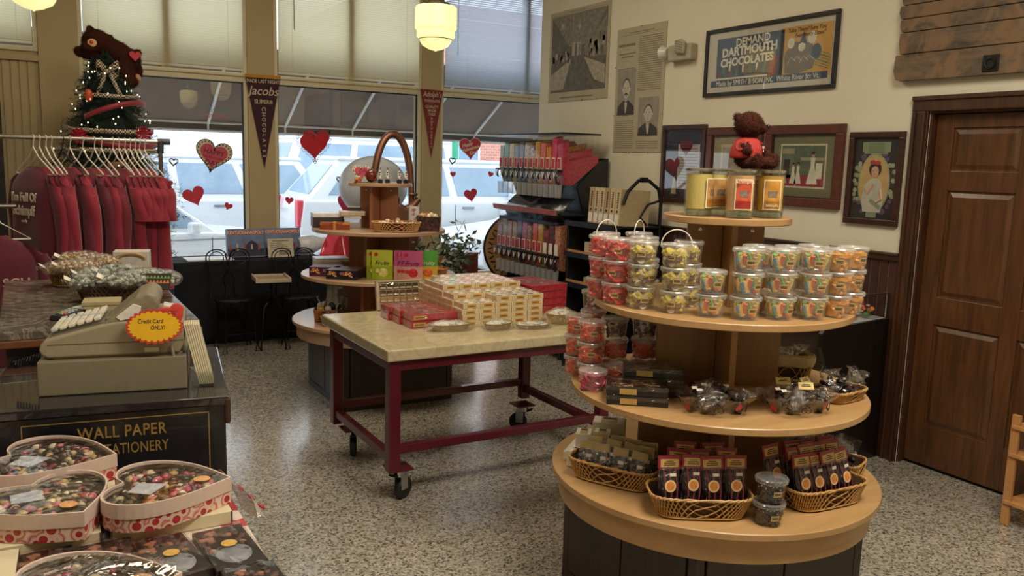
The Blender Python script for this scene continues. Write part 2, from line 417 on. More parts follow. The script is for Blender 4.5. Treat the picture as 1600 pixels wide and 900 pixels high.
for i, (a, b, low) in enumerate(wins):
    x0, x1 = a + .04, b - .04; zb = (2.47 if low else 2.56)
    t = thing('window_blind', names[i], 'blind', ((x0 + x1) / 2, YW - .03, zb), 0, 'blinds in the upper windows')
    hw = (x1 - x0) / 2; s = MB(); z = .035; ang = math.radians(60 if i < 3 else 56)
    while z < z_top - zb - .03:
        s.box((0, 0, z), (2 * hw, .026, .0012), rot=RX(ang)); z += .0215
    s.build('slats', SL1 if i < 3 else SL2, t)
    MB().bx(-hw, hw, -.013, .013, 0, .02).build('bottom_rail', SL1 if i < 3 else SL2, t, bevel=.003)
    for q in (-hw * .82, hw * .8): MB().tube([(q, -.016, 0), (q, -.016, z_top - zb - .02)], .0012, 5).build('ladder_cord', mat('#d8d2c0', .7), t)
    if i in (1, 2): MB().tube([(-hw * .8, -.03, .42 + .1 * (i == 1)), (-hw * .8, -.03, z_top - zb)], .004, 6).build('tilt_wand', mat('#5a5648', .4), t)
    if i == 3: MB().tube([(-.6 - hw * .5, -.03, .33), (-.6 - hw * .5, -.03, z_top - zb)], .004, 6).build('tilt_wand', mat('#e4e4e4', .3), t)

# ------------------------------------------------------------------ outdoors
struct(MB().bx(-30, 60, 8.45, 60, -.25, -.15).build('street', mat('#a4a8af', .8, var=.2, scale=2)))
struct(MB().bx(-30, 60, 8.45, 11.2, -.15, -.02).build('sidewalk', mat('#c9cacb', .8, var=.1, scale=4)))
aw = thing('window_awning', 'brown fabric awning on white tubes outside the shop windows', 'awning', (0, 0, 0))
AWF = NT('awning_fabric'); AWF.b.inputs['Base Color'].default_value = rgb('#8a7d76'); AWF.b.inputs['Roughness'].default_value = .8
_v = AWF.coord(); _n = AWF.noise(_v, 2.5, 4); AWF.link(AWF.ramp(_n, [(.3, rgb('#7d716b')), (.7, rgb('#93867f'))]), AWF.b.inputs['Base Color'])
_tr = AWF.add('BsdfTranslucent'); _tr.inputs[0].default_value = rgb('#94867e'); _mx = AWF.add('MixShader'); _mx.inputs[0].default_value = .35
AWF.link(AWF.b.outputs[0], _mx.inputs[1]); AWF.link(_tr.outputs[0], _mx.inputs[2]); AWF.link(_mx.outputs[0], AWF.out.inputs['Surface']); AWF = AWF.m
yb, zb_, yt, zt = 9.7, 2.03, 8.5, 2.72
f = MB().add([(-3, yb, zb_), (9, yb, zb_), (9, yt, zt), (-3, yt, zt), (-3, yb, zb_ + .01), (9, yb, zb_ + .01), (9, yt, zt + .01), (-3, yt, zt + .01)],
             [(0, 1, 2, 3), (7, 6, 5, 4), (0, 4, 5, 1), (3, 2, 6, 7)])
f.build('canopy', AWF, aw)
MB().bx(-3, 9, yb - .005, yb + .005, 1.93, 2.03).build('valance', mat('#55504e', .8), aw)
WT = mat('#e6eaee', .35, var=.03)
fr = MB().tube([(-3, yb - .03, 2.03), (9, yb - .03, 2.03)], .014, 8).tube([(-3, yb - .03, 1.945), (9, yb - .03, 1.945)], .012, 8)
fr.build('front_tube', WT, aw)
for x in (-.35, .72, 1.78, 2.62, 3.42, 4.3, 5.05, 5.95):
    MB().tube([(x, yb - .04, 2.02), (x, yt, zt - .035)], .016, 8).tube([(x, yb - .03, 2.03), (x, yb - .03, 1.945)], .012, 8).build('rafter_tube', WT, aw)
BR = NT('brick'); _v = BR.coord((1, 1, 1), (PI / 2, 0, 0)); _b = BR.add('TexBrick'); BR.link(_v, _b.inputs['Vector']); _b.inputs['Scale'].default_value = 2.6
_b.inputs['Color1'].default_value = rgb('#cf8f7c'); _b.inputs['Color2'].default_value = rgb('#b97a6c'); _b.inputs['Mortar'].default_value = rgb('#e0d2c8'); _b.inputs['Mortar Size'].default_value = .012
BR.link(_b.outputs[0], BR.b.inputs['Base Color']); BR.b.inputs['Roughness'].default_value = .85
bg = thing('brick_building', 'red brick building with tall windows across the street', 'building', (0, 26, -.15))
MB().bx(9.6, 30, 0, 8, 0, 7).build('wall', BR.m, bg)
for k, x in enumerate((11.6, 12.9, 14.8, 17.2, 19.6, 22, 24.5)):
    fo = MB().bx(x, x + .9, -.05, 0, 1.0, 3.4).build('window', mat('#dfe6ea', .4), bg)
    MB().bx(x + .08, x + .82, -.06, -.05, 1.08, 3.32).build('pane', mat('#7f9db8', .15), fo)
wb = thing('white_building', 'long white building at the far side of the street', 'building', (0, 27, -.15))
MB().bx(-14, 9.4, 0, 8, 0, 6).build('wall', mat('#e9ecee', .8, var=.04), wb)
for x in (-6, -2, 2, 6):
    fo = MB().bx(x, x + 1.4, -.05, 0, 1.1, 2.6).build('window', mat('#cdd6dc', .4), wb)
    MB().bx(x + .1, x + 1.3, -.06, -.05, 1.2, 2.5).build('pane', mat('#9db4c6', .15), fo)
po = thing('street_pole', 'green street pole in front of the brick building', 'pole', (9.15, 18.5, -.15))
MB().cyl((0, 0, 0), .16, 0, .3, 16).build('base', mat('#2f8f6e', .4), po); MB().cyl((0, 0, 0), .08, .3, 5, 16).build('shaft', mat('#2f9f78', .4), po)
# vehicles: body from a side outline, chamfered glasshouse, wheels
def vehicle(name, label, loc, rz, L, H, Wd, belt, hood, nose, tail, col='#dde3e8', kind='suv', wr=.36):
    t = thing(name, label, 'car', loc, rz, None); P = mat(col, .22, var=.02, coat=.6); G = mat('#8ea6bb', .08, var=.12, scale=2); D = mat('#24282c', .6)
    h0 = .32; hw = Wd / 2
    body = [(-L / 2, h0 + .1), (-L / 2 + .02, belt * .72), (-L / 2 + hood * .15, hood_z(belt)), (-L / 2 + hood, belt), (L / 2 - .06, belt), (L / 2, belt * .7), (L / 2, h0 + .06)]
    axf, axr = -L / 2 + .95, L / 2 - .95
    low = [(L / 2 - .2, h0)]
    for ax in (axr, axf):
        low += [(ax + (wr + .07) * math.cos(a), wr + (wr + .07) * math.sin(a)) for a in [PI * k / 8 for k in range(9)] if wr + (wr + .07) * math.sin(a) > h0 - .02]
    low += [(-L / 2 + .15, h0)]
    m = MB().prism(body + low, -hw, hw, plane='xz'); m.build('body', P, t, bevel=.05, seg=3)
    g0, g1 = -L / 2 + hood - .1, L / 2 - (.12 if kind == 'suv' else .9)
    r0, r1 = g0 + nose, g1 - tail
    vs = []
    for (xa, xb, y, z) in ((g0, g1, hw - .03, belt - .02), (r0, r1, hw - .2, H)):
        vs += [(xa, -y, z), (xb, -y, z), (xb, y, z), (xa, y, z)]
    MB().add(vs, [(0, 1, 5, 4), (1, 2, 6, 5), (2, 3, 7, 6), (3, 0, 4, 7)]).build('cabin', P, t, bevel=.03)
    def quad(a, b, c, d, m0, m1):      # a window inset in the cabin face a-b-c-d
        a, b, c, d = map(V, (a, b, c, d)); L = lambda u, v: (a.lerp(b, u)).lerp(d.lerp(c, u), v)
        q = [L(m0, .14), L(m1, .14), L(m1, .86), L(m0, .86)]; n_ = (q[1] - q[0]).cross(q[3] - q[0]).normalized() * .012
        MB().add([p - n_ for p in q] + [p + n_ for p in q], [(0, 3, 2, 1), (4, 5, 6, 7)] + [(i, (i + 1) % 4, 4 + (i + 1) % 4, 4 + i) for i in range(4)]).build('window_pane', G, t)
    for s0, s1, s2, s3 in ((0, 1, 5, 4), (3, 2, 6, 7)):
        for m0, m1 in ((.05, .34), (.38, .66), (.70, .93)): quad(vs[s0], vs[s1], vs[s2], vs[s3], m0, m1)
    quad(vs[1], vs[2], vs[6], vs[5], .1, .9); quad(vs[3], vs[0], vs[4], vs[7], .06, .94)
    MB().bx(r0 - .05, r1 + .05, -hw + .17, hw - .17, H - .03, H + .04).build('roof', P, t, bevel=.03)
    for sy in (-1, 1):
        for ax in (axf, axr):
            w = MB().lathe([(wr * .6, -.1), (wr * .95, -.1), (wr, -.06), (wr, .06), (wr * .95, .1), (wr * .6, .1)], (ax, sy * (hw - .1), wr), 24, rot=RX(PI / 2)).build('wheel', D, t, smooth=True)
            MB().lathe([(0, .0), (wr * .6, .02), (wr * .62, .05)], (ax, sy * (hw - .06), wr), 16, rot=RX(PI / 2 * sy)).build('rim', mat('#aeb4ba', .3, .8), w)
    h = MB(); ds = MB()
    for sy in (-1, 1):
        for x in (g0 + (g1 - g0) * .3, g0 + (g1 - g0) * .42 + .3): MB().box((x, sy * (hw + .01), belt - .12), (.2, .03, .03)).build('door_handle', mat('#8e959c', .3, .5), t)
        for x in (g0 + (g1 - g0) * .36, g0 + .1, g0 + (g1 - g0) * .7): ds.box((x, sy * (hw + .001), (belt + h0) / 2 + .05), (.012, .006, belt - h0 - .25))
    ds.build('door_seam', mat('#6a7076', .6), t)
    for sy in (-1, 1):
        MB().box((L / 2 - .02, sy * (hw - .12), belt - .22), (.1, .22, .42)).build('tail_lamp', mat('#c8414e', .2), t, bevel=.02)
        MB().box((-L / 2 + .1, sy * (hw - .2), belt * .78), (.2, .34, .14)).build('head_lamp', mat('#cfd6da', .15), t, bevel=.03)
    MB().box((-L / 2 + .01, 0, .5), (.1, Wd * .5, .25)).build('grille', D, t)
    for sy in (-1, 1): MB().box((g0 + .35, sy * (hw + .09), belt + .06), (.12, .2, .14)).build('mirror', P, t, bevel=.03)
    return t
def hood_z(b): return b * .86
vehicle('parked_car', 'white minivan parked side on beyond the left window', (3.35, 15.6, -.15), PI, 5.0, 1.78, 1.9, 1.1, 1.2, .5, .15)
vehicle('parked_car', 'low silver white sedan parked nearest the left window', (1.05, 11.9, -.15), math.radians(188), 4.7, 1.35, 1.8, .86, 1.45, .7, .5, kind='sedan', wr=.33)
vehicle('parked_car', 'white sport utility car with a red tail lamp beyond the middle window', (6.1, 13.3, -.15), math.radians(176), 4.9, 1.82, 1.95, 1.2, 1.1, .5, .55)
vehicle('parked_car', 'white truck with a tall cab far across the street', (7.6, 21.5, -.15), 0, 5.6, 2.3, 2.0, 1.4, .8, .35, .1)
vehicle('parked_car', 'dark grey blue car far away at the pier edge', (2.9, 23.5, -.15), .3, 4.4, 1.6, 1.8, 1.0, 1.1, .5, .4, col='#5d7388')
vehicle('parked_car', 'white hatchback beyond the right window', (9.9, 16.4, -.15), math.radians(3), 4.7, 1.62, 1.9, 1.08, 1.1, .8, .4)
vehicle('parked_car', 'white saloon close outside the right window', (7.6, 11.05, -.15), math.radians(2), 4.4, 1.4, 1.85, .92, 1.3, .9, .6)
sn = MB()
for c_, r_ in (((1.45, 9.5, .1), (.34, .3, .36)), ((1.75, 9.55, .05), (.3, .25, .28)), ((1.15, 9.6, .05), (.3, .25, .25))): sn.ball(c_, r_, 14, 8)
tag(sn.build('snow_heap', mat('#f4f6f8', .8, var=.04), smooth=True), 'heap of white snow outside the left window', 'snow', kind='stuff')
# ------------------------------------------------------------------ display fixtures, tables, stands
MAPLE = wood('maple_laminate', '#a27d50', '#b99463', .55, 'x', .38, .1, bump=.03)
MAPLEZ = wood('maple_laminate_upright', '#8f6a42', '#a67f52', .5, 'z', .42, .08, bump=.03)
MAPLE2 = wood('maple_laminate_pinker', '#a88568', '#c4a284', .55, 'x', .3, .15, bump=.03)  # maple laminate again, pinker: cool window light put into the colour
MAPLE2Z = wood('maple_laminate_pinker_upright', '#8e5a40', '#b07a56', .5, 'z', .38, .1, bump=.03)
CABW = wood('dark_cabinet_wood', '#1f130d', '#37241a', .8, 'z', .45, .06)
CHROME = mat('#c8ccd0', .18, 1, .02)
BLACKM = mat('#15161a', .45, .2, .1)
TZ = (.56, .884, 1.206, 1.528); TR = (.612, .548, .472, .232)
def fixture(loc, base_rot, col_rot, label, M, MZ):
    t = thing('tiered_display_stand', label, 'display stand', loc, 0, 'round tiered display stands')
    s = .403
    b = MB().bx(-s + .012, s - .012, -s + .012, s - .012, 0, .535)
    for sx in (-1, 1):
        for sy in (-1, 1): b.box((sx * (s - .02), sy * (s - .02), .2675), (.04, .04, .535))
    for a in range(4):
        R = RZ(a * PI / 2)
        for (x0, x1, z0, z1) in ((-s, s, 0, .045), (-s, s, .5, .535)): b.box(R @ V(((x0 + x1) / 2, -s + .008, (z0 + z1) / 2)), (x1 - x0, .014, z1 - z0), rot=R)
    base = b.build('base_cabinet', CABW, t, bevel=.003, rotz=base_rot)
    for a in range(4):
        R = RZ(a * PI / 2)
        for k in (-1, 1):
            d = MB().box(R @ V((k * .18, -s + .002, .272)), (.352, .012, .44), rot=R).build('door', CABW, base, bevel=.003)
            MB().tube([R @ V((k * .05, -s - .004, .43)), R @ V((k * .05, -s - .022, .43)), R @ V((k * .02, -s - .026, .425))], .005, 6).build('handle', CHROME, d, smooth=True)
    r = TR[0]
    MB().lathe([(r - .03, .445), (r - .03, .535), (r - .045, .535), (r - .045, .445), (r - .03, .445)], n=72, caps=False).build('apron', M, t, smooth=True)
    for i, (z, r) in enumerate(zip(TZ, TR)):
        MB().lathe([(r - .003, z - .025), (r, z - .022), (r, z - .003), (r - .003, z)], n=80).build('shelf', M, t, smooth=True)
    for i, L in enumerate((.285, .232, .142)):
        z0, z1 = TZ[i], TZ[i + 1] - .025; w = .011
        m = MB()
        for a in (225, 315, 45, 135):
            A = math.radians(a); d_ = V((math.cos(A), math.sin(A), 0)); R = RZ(A)
            m.box(d_ * (L / 2 + .006) + V((0, 0, (z0 + z1) / 2)), (L - .012, 2 * w, z1 - z0), rot=R)
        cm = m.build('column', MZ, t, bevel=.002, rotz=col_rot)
        for a in (315, 135):
            A = math.radians(a); d_ = V((math.cos(A), math.sin(A), 0)); nn = V((math.cos(math.radians(225)), math.sin(math.radians(225)), 0))
            p = d_ * L * .68 + nn * w + V((0, 0, z1 - .03))
            MB().lathe([(0, 0), (.006, .001), (.0075, .003), (.0075, -.001)], p, 12, rot=RZ(math.radians(225)) @ RY(PI / 2)).build('screw', CHROME, cm, smooth=True)
    return t
FX1 = (2.247, 2.272, 0); FX2 = (2.194, 5.64, 0)
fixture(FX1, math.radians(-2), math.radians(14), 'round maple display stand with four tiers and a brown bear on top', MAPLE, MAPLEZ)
fixture(FX2, 0, 0, 'round maple display stand with four tiers in front of the middle window', MAPLE2, MAPLE2Z)

# marble topped steel table
RED = mat('#561322', .32, .1, .08, coat=.3)
t = thing('marble_table', 'marble topped table on a dark red steel frame with casters', 'table', (2.13, 4.12, 0))
sl = MB().bx(-.68, .7, -.51, .51, .742, .8); sl.build('table_top', marble('cream_marble', '#c4b794', '#b3a582', 5, .14), t, bevel=.009, seg=3)
fr = MB()
for y in (-.48, .4): fr.bx(-.6, .6, y, y + .02, .69, .742).bx(-.6, .6, y + (.02 if y < 0 else -.035), y + (.055 if y < 0 else 0), .735, .742)
for x in (-.655, .635): fr.bx(x, x + .02, -.43, .37, .69, .742)
fr.build('top_frame', RED, t, bevel=.003)
for x, y in ((-.66, -.485), (-.66, .36), (.6, -.485), (.6, .36)):
    l = MB().bx(x, x + .06, y, y + .06, .18, .742).build('leg', RED, t, bevel=.004)
for y in (-.475, .37): MB().bx(-.6, .6, y, y + .04, .268, .31).build('rail', RED, t, bevel=.003)
for x in (-.65, .61): MB().bx(x, x + .04, -.425, .36, .225, .268).build('rail', RED, t, bevel=.003)
RUB = mat('#17181b', .55)
for x, y, a in ((-.57, -.4, .5), (-.57, .28, 1.2), (.56, .28, 2.3), (.56, -.4, .2)):
    c_ = MB().bx(x - .07, x + .05, y - .07, y + .05, .172, .18); ca = c_.build('caster_plate', RED, t)
    R = RZ(a)
    m = MB().lathe([(.02, .12), (.034, .13), (.034, .172)], (x, y, 0), 14)
    for s_ in (-1, 1): m.box(V((x, y, .1)) + R @ V((.015, s_ * .022, 0)), (.05, .004, .09), rot=R)
    m.build('fork', CHROME, ca)
    MB().lathe([(.02, -.018), (.05, -.018), (.057, -.012), (.057, .012), (.05, .018), (.02, .018)], V((x, y, .057)) + R @ V((.03, 0, 0)), 22, rot=R @ RX(PI / 2)).build('wheel', RUB, ca, smooth=True)
    MB().box(V((x, y, .135)) + R @ V((-.035, 0, 0)), (.06, .035, .012), rot=R @ RY(.4)).build('brake', RUB, ca, bevel=.003)

# candy dispenser stand
t = thing('candy_dispenser_stand', 'black stand with two rows of clear bulk candy dispensers', 'dispenser', (0, 0, 0))
BP = mat('#1a1c20', .35, .0, .06, coat=.2)
Y0, Y1 = 5.87, 6.95
for y in (Y0 + .002, Y1 - .022):
    MB().prism([(4.38, .1), (4.38, 1.75), (4.28, 1.72), (4.06, 1.5), (4.1, 1.4), (4.16, 1.2), (4.2, 1.16), (4.3, 1.1), (4.28, .98), (4.1, .8), (4.0, .6), (3.93, .45), (3.93, .1)], y, y + .02, plane='xz').build('side_panel', BP, t, bevel=.003)
MB().bx(4.36, 4.38, Y0 + .02, Y1 - .02, .1, 1.75).bx(3.94, 4.36, Y0 + .02, Y1 - .02, .1, .13).bx(3.95, 3.97, Y0 + .02, Y1 - .02, .13, .5).build('back_panel', BP, t)
for zc, n_ in ((1.3, 'tray_shield'), (.55, 'tray_shield')):
    m = MB()
    def shf(u, v, zc=zc):
        a = -.2 + 2.0 * v
        return (4.09 - .14 * math.cos(a - .4), Y0 + .03 + (Y1 - Y0 - .1) * u, zc - .1 + .2 * v + .0 * a)
    m.grid(shf, 1, 10); o = m.build(n_, mat('#1d2027', .25, .1, .05, coat=.5), t, smooth=True, solid=.006)
    MB().bx(3.9, 4.3, Y0 + .03, Y1 - .03, zc - .13, zc - .1).build('tray', BP, t, bevel=.004)
m = MB()
for x, y in ((3.98, Y0 + .05), (3.98, Y1 - .05), (4.32, Y0 + .05), (4.32, Y1 - .05)):
    MB().cyl((x, y, 0), .022, 0, .1, 14).build('foot', RUB, t)
sg = MB().box((3.86, 6.42, 1.285), (.012, 1.08, .045), rot=RY(-.3)).build('price_strip', mat('#b8686a', .4, var=.25, scale=14), t)
MB().bx(3.868, 3.9, Y0 - .01, Y1 + .01, 1.262, 1.285).build('strip_channel', BP, t)
CLR = clear('dispenser_plastic', (.97, .97, .97, 1), .02, rough=.05, fk=.25)
WHT = mat('#e8e2d6', .5); REDL = mat('#c23038', .5, var=.2, scale=90)
N = 12; bw = (Y1 - Y0) / N
row1 = [('#c04458', '#a83448'), ('#d8335a', '#c02048'), ('#e39a30', '#c06020'), ('#e0806a', '#cf6a58'), ('#e0b040', '#c98a20'), ('#c9a050', '#2a2018'), ('#c8a060', '#8a6a30'), ('#26262a', '#3a3a3e'), ('#303034', '#18181a'), ('#c8a832', '#a88820'), ('#2f7a3a', '#1f5a2a'), ('#8a8a3a', '#6a7030')]
row2 = [('#e0a080', '#b86a50'), ('#7a2a2a', '#2a1a1a'), ('#a83a30', '#401818'), ('#d8a830', '#b88a20'), ('#e0604a', '#c84a38'), ('#5a3a2a', '#c87a30'), ('#c02858', '#8a1a3a'), ('#4a2a4a', '#2a1a30'), ('#8a7a40', '#b89a4a'), ('#b87a6a', '#8a4a48'), ('#9a8a5a', '#6a7a40'), ('#9a4038', '#7a2a28')]
def bin_profile(top, bot, k=0): return [(3.9 + k, top), (4.28 - k, top), (4.28 - k, bot + .07), (4.02, bot - .135), (3.945, bot - .135), (3.9 + k, bot)]
for row, (zt_, zb2, cols) in enumerate(((1.94, 1.645, row1), (1.252, .915, row2))):
    for i in range(N):
        y0 = Y0 + i * bw; c0, c1 = cols[i]
        b = MB().prism(bin_profile(zt_, zb2), y0 + .003, y0 + bw - .003, plane='xz').build('candy_bin', CLR, t)
        b['label'] = 'clear dispenser bin'
        lev = (.8, .72, .9, .85, .75, .95, .88, .8, .9, .85, .7, .9)[(i * 5 + row * 3) % 12]
        ft = zb2 + (zt_ - zb2) * lev; bk = (.1, .16, .2)[i] if i < 3 else 0
        prof = [(3.908, ft - .02), (3.965, ft), (3.975, zb2 + bk - .03), (4.272, zb2 + bk + .03), (4.272, zb2 + .066), (4.02, zb2 - .128), (3.948, zb2 - .128), (3.908, zb2)] if (i < 3 and row == 0) else [(3.908, ft - .03), (4.06 if i == 0 and row == 0 else 4.2, ft + .0), (4.272, ft - .06), (4.272, zb2 + .066), (4.02, zb2 - .128), (3.948, zb2 - .128), (3.908, zb2)]
        MB().prism(prof, y0 + .007, y0 + bw - .007, plane='xz').build('candy_fill', speckle('sweets_' + c0[1:] + c1[1:], [c0, c1, c0, c1, c0], 95, .35, .3, .5), b)
        lb = MB().box((3.898, y0 + bw / 2, zb2 + .052), (.003, bw * .62, .095), mi=0).box((3.8962, y0 + bw / 2, zb2 + .052), (.002, bw * .5, .08), mi=1 if not (row == 1 and i < 3) else 0)
        lb.build('price_label', [WHT, REDL], b)
        lv = MB().tube([(3.895, y0 + bw / 2, zb2 - .01), (3.87, y0 + bw / 2, zb2 - .02), (3.86, y0 + bw / 2, zb2 - .06), (3.872, y0 + bw / 2, zb2 - .085)], .008, 6).bx(3.86, 3.95, y0 + .01, y0 + bw - .01, zb2 - .02, zb2 - .003)
        lv.build('lever', BP, b)
        MB().tube([(3.856, y0 + bw * .3, zb2 - .025), (3.85, y0 + bw * .5, zb2 - .07), (3.856, y0 + bw * .7, zb2 - .025)], .0045, 5).build('lever_clip', mat('#dcdfe2', .3), b)
        MB().lathe([(.026, 0), (.03, .11)], (3.9, y0 + bw / 2, zb2 - .235), 14, caps=False).build('spout', clear('spout_plastic', (.86, .88, .9, 1), .12, haze=.22), b, smooth=True)
    MB().bx(3.885, 4.29, Y0 - .003, Y1 + .003, zt_ + .003, zt_ + .016).build('lid', BP, t, bevel=.004)
    MB().tube([(3.86, Y0 - .012, zb2 - .03), (3.835, Y0 - .012, zb2 - .055), (3.84, Y0 - .012, zb2 - .1), (3.865, Y0 - .012, zb2 - .12)], .011, 8).build('end_lever', BP, t, smooth=True)

# black wire etagere with shelves beside the dispensers
t = thing('shelf_rack', 'black metal shelf rack with an arched top against the wall', 'shelf', (0, 0, 0))
fm = MB()
for y in (5.1, 5.74):
    pts = [(3.9, y, 0), (3.9, y, 1.24)]; fm2 = MB().tube(pts, .014, 8).tube([(4.33, y, 0), (4.33, y, 1.42), (4.3, y, 1.52), (4.2, y, 1.585), (4.1, y, 1.585), (4.0, y, 1.5), (3.96, y, 1.4)] if y < 5.5 else [(4.33, y, 0), (4.33, y, 1.4)], .014, 8)
    fm2.build('frame', BLACKM, t, smooth=True)
MB().tube([(4.2, 5.1, 1.24), (4.13, 5.1, 1.3), (4.2, 5.1, 1.4), (4.32, 5.1, 1.43)], .009, 8).box((4.15, 5.1, 1.59), (.06, .03, .04)).build('scroll', BLACKM, t, smooth=True)
for z in (.25, .72, .97, 1.225): MB().bx(3.88, 4.35, 5.09, 5.76, z - .012, z).bx(3.875, 3.885, 5.09, 5.76, z - .03, z + .012).build('shelf', BLACKM, t)
MB().bx(4.34, 4.352, 5.09, 5.76, .2, 1.225).bx(3.9, 4.34, 5.745, 5.76, .2, 1.225).build('back_sheet', mat('#101114', .6), t)

# low counter with glass case near the door
t = thing('glass_display_counter', 'dark counter with a slanted glass case of wrapped sweets by the door', 'display case', (0, 0, 0))
MB().prism([(4.38, 0), (4.38, .85), (3.825, .828), (3.80, .8), (3.805, .72), (3.86, .6), (3.86, 0)], 3.05, 3.075, plane='xz').build('end_panel', mat('#140f0e', .35, coat=.2), t)
MB().bx(3.88, 4.38, 3.08, 4.6, 0, .83).build('counter_body', wood('counter_wood', '#241710', '#3f2a1c', .7, 'y', .5), t)
MB().bx(3.84, 4.38, 3.08, 4.6, .83, .85).build('counter_top', mat('#d8dce0', .12, var=.05, coat=.5), t)
GC = clear('case_glass', (.95, .97, .98, 1), .08, rough=.01)
g = MB().add([(3.84, 3.08, .852), (4.38, 3.08, .852), (4.38, 3.08, .995), (4.08, 3.08, .995)], [(0, 1, 2, 3)]).add([(3.84, 3.08, .852), (4.08, 3.08, .995), (4.08, 4.6, .995), (3.84, 4.6, .852)], [(0, 1, 2, 3)]).add([(4.08, 3.08, .995), (4.38, 3.08, .995), (4.38, 4.6, .995), (4.08, 4.6, .995)], [(0, 1, 2, 3)])
g.build('glass_case', GC, t)
MB().tube([(3.84, 3.08, .856), (4.08, 3.08, .998), (4.38, 3.08, .998)], .006, 6).tube([(4.385, 3.08, .85), (4.385, 3.08, 1.0)], .008, 6).build('case_edge', CHROME, t)
sw = MB(); random.seed(3)
SWC = ['#e8c050', '#4f8a48', '#d85a40', '#e8d890', '#7a4830', '#e88a40']
for k in range(150):
    x = random.uniform(3.98, 4.34); sw.ball((x, random.uniform(3.1, 3.6), .87 + random.random() * .09 * min(1, (x - 3.9) / .2)), (.022, .016, .013), 6, 4, mi=k % 6, rot=RZ(random.random() * 3) @ RX(random.random() * 3))
tag(sw.build('wrapped_sweets', [mat(c_, .35, coat=.3) for c_ in SWC]), 'pile of bright wrapped sweets inside the glass case by the door', 'candy', kind='stuff')

# small wooden rack at the right edge
t = thing('wooden_crate_stand', 'light wooden crate stand at the edge beside the panelled door', 'stand', (4.2, 2.02, 0), 0)
LW = wood('light_pine', '#a06d3e', '#c9955c', .8, 'z', .5)
for x in (-.1, .1):
    MB().box((x, .1, .28), (.02, .04, .56)).build('upright', LW, t, bevel=.003)
    MB().box((x, -.2, .28), (.02, .04, .56)).build('upright', LW, t, bevel=.003)
for z in (.12, .36, .5): MB().box((0, -.05, z), (.24, .32, .02)).build('board', LW, t, bevel=.003)

# cloth covered table by the window
CLOTH = mat('#0b0d14', .9, var=.2, scale=3)
def cloth():
    m = MB(); x0, x1, y0, y1, z = 1.1, 2.45, 7.68, 8.2, .745
    per = []
    def edge(a, b, n):
        for i in range(n): per.append((a[0] + (b[0] - a[0]) * i / n, a[1] + (b[1] - a[1]) * i / n))
    edge((x0, y1), (x0, y0), 16); edge((x0, y0), (x1, y0), 48); edge((x1, y0), (x1, y1), 16); per.append((x1, y1))
    cx, cy = (x0 + x1) / 2, (y0 + y1) / 2; n = len(per); vs = []
    for j in range(9):
        t_ = j / 8
        for i, (x, y) in enumerate(per):
            wv = math.sin(i * 1.35) * .6 + math.sin(i * .61 + 1) * .8
            k = .012 * t_ * wv + .012 * t_
            dx_, dy_ = x - cx, y - cy; l_ = math.hypot(dx_ / .7, dy_ / .28)
            vs.append((x + dx_ / .7 * k, y + (dy_ / .28) * k, z - t_ * (.735 + .003 * wv)))
    fs = [(j * n + i, (j + 1) * n + i, (j + 1) * n + i + 1, j * n + i + 1) for j in range(8) for i in range(n - 1)]
    m.add(vs, fs); m.bx(x0, x1, y0, y1, z - .004, z + .002)
    return m
tb = thing('display_table', 'folding table hidden under a black cloth by the window', 'table', (0, 0, 0))
MB().bx(1.12, 2.43, 7.71, 8.19, .7, .74).build('table_top', mat('#8a8a88', .5), tb)
for x in (1.16, 2.37):
    for y in (7.78, 8.12): MB().cyl((x, y, 0), .014, 0, .7, 10).build('leg', mat('#5a5c60', .4, .6), tb)
tag(cloth().build('tablecloth', CLOTH, smooth=True, solid=.003), 'black tablecloth draped to the floor behind the wire chairs', 'tablecloth')

# ice cream parlour chairs with heart wire backs, linked by a little table
BW = mat('#0e0f12', .35, .6)
def heart_back(t, x):
    m = MB()
    z = .455
    out = []
    for s_ in (-1, 1):
        m.tube([(s_ * .17, .16, .45), (s_ * .155, .185, .55), (s_ * .175, .205, .68), (s_ * .19, .21, .78)] +
               [(s_ * (.1 + .092 * math.cos(a)), .21, .79 + .075 * math.sin(a)) for a in [PI * k / 10 for k in range(1, 9)]] + [(s_ * .012, .21, .775), (0, .21, .755)], .0055, 6)
        m.tube([(s_ * (.1 + .062 * math.cos(a)), .212, .785 + .06 * math.sin(a)) for a in [2 * PI * k / 18 for k in range(18)]], .004, 5, closed=True)
        m.tube([(0, .21, .67), (s_ * .03, .205, .645), (s_ * .05, .195, .59), (s_ * .035, .185, .53), (s_ * .045, .17, .455)], .004, 5)
    for ph in (0, PI): m.tube([(.006 * math.cos(ph + k * 1.1), .21 + .006 * math.sin(ph + k * 1.1), .77 - k * .0085) for k in range(13)], .004, 5)
    m.build('wire_back', BW, t, smooth=True)
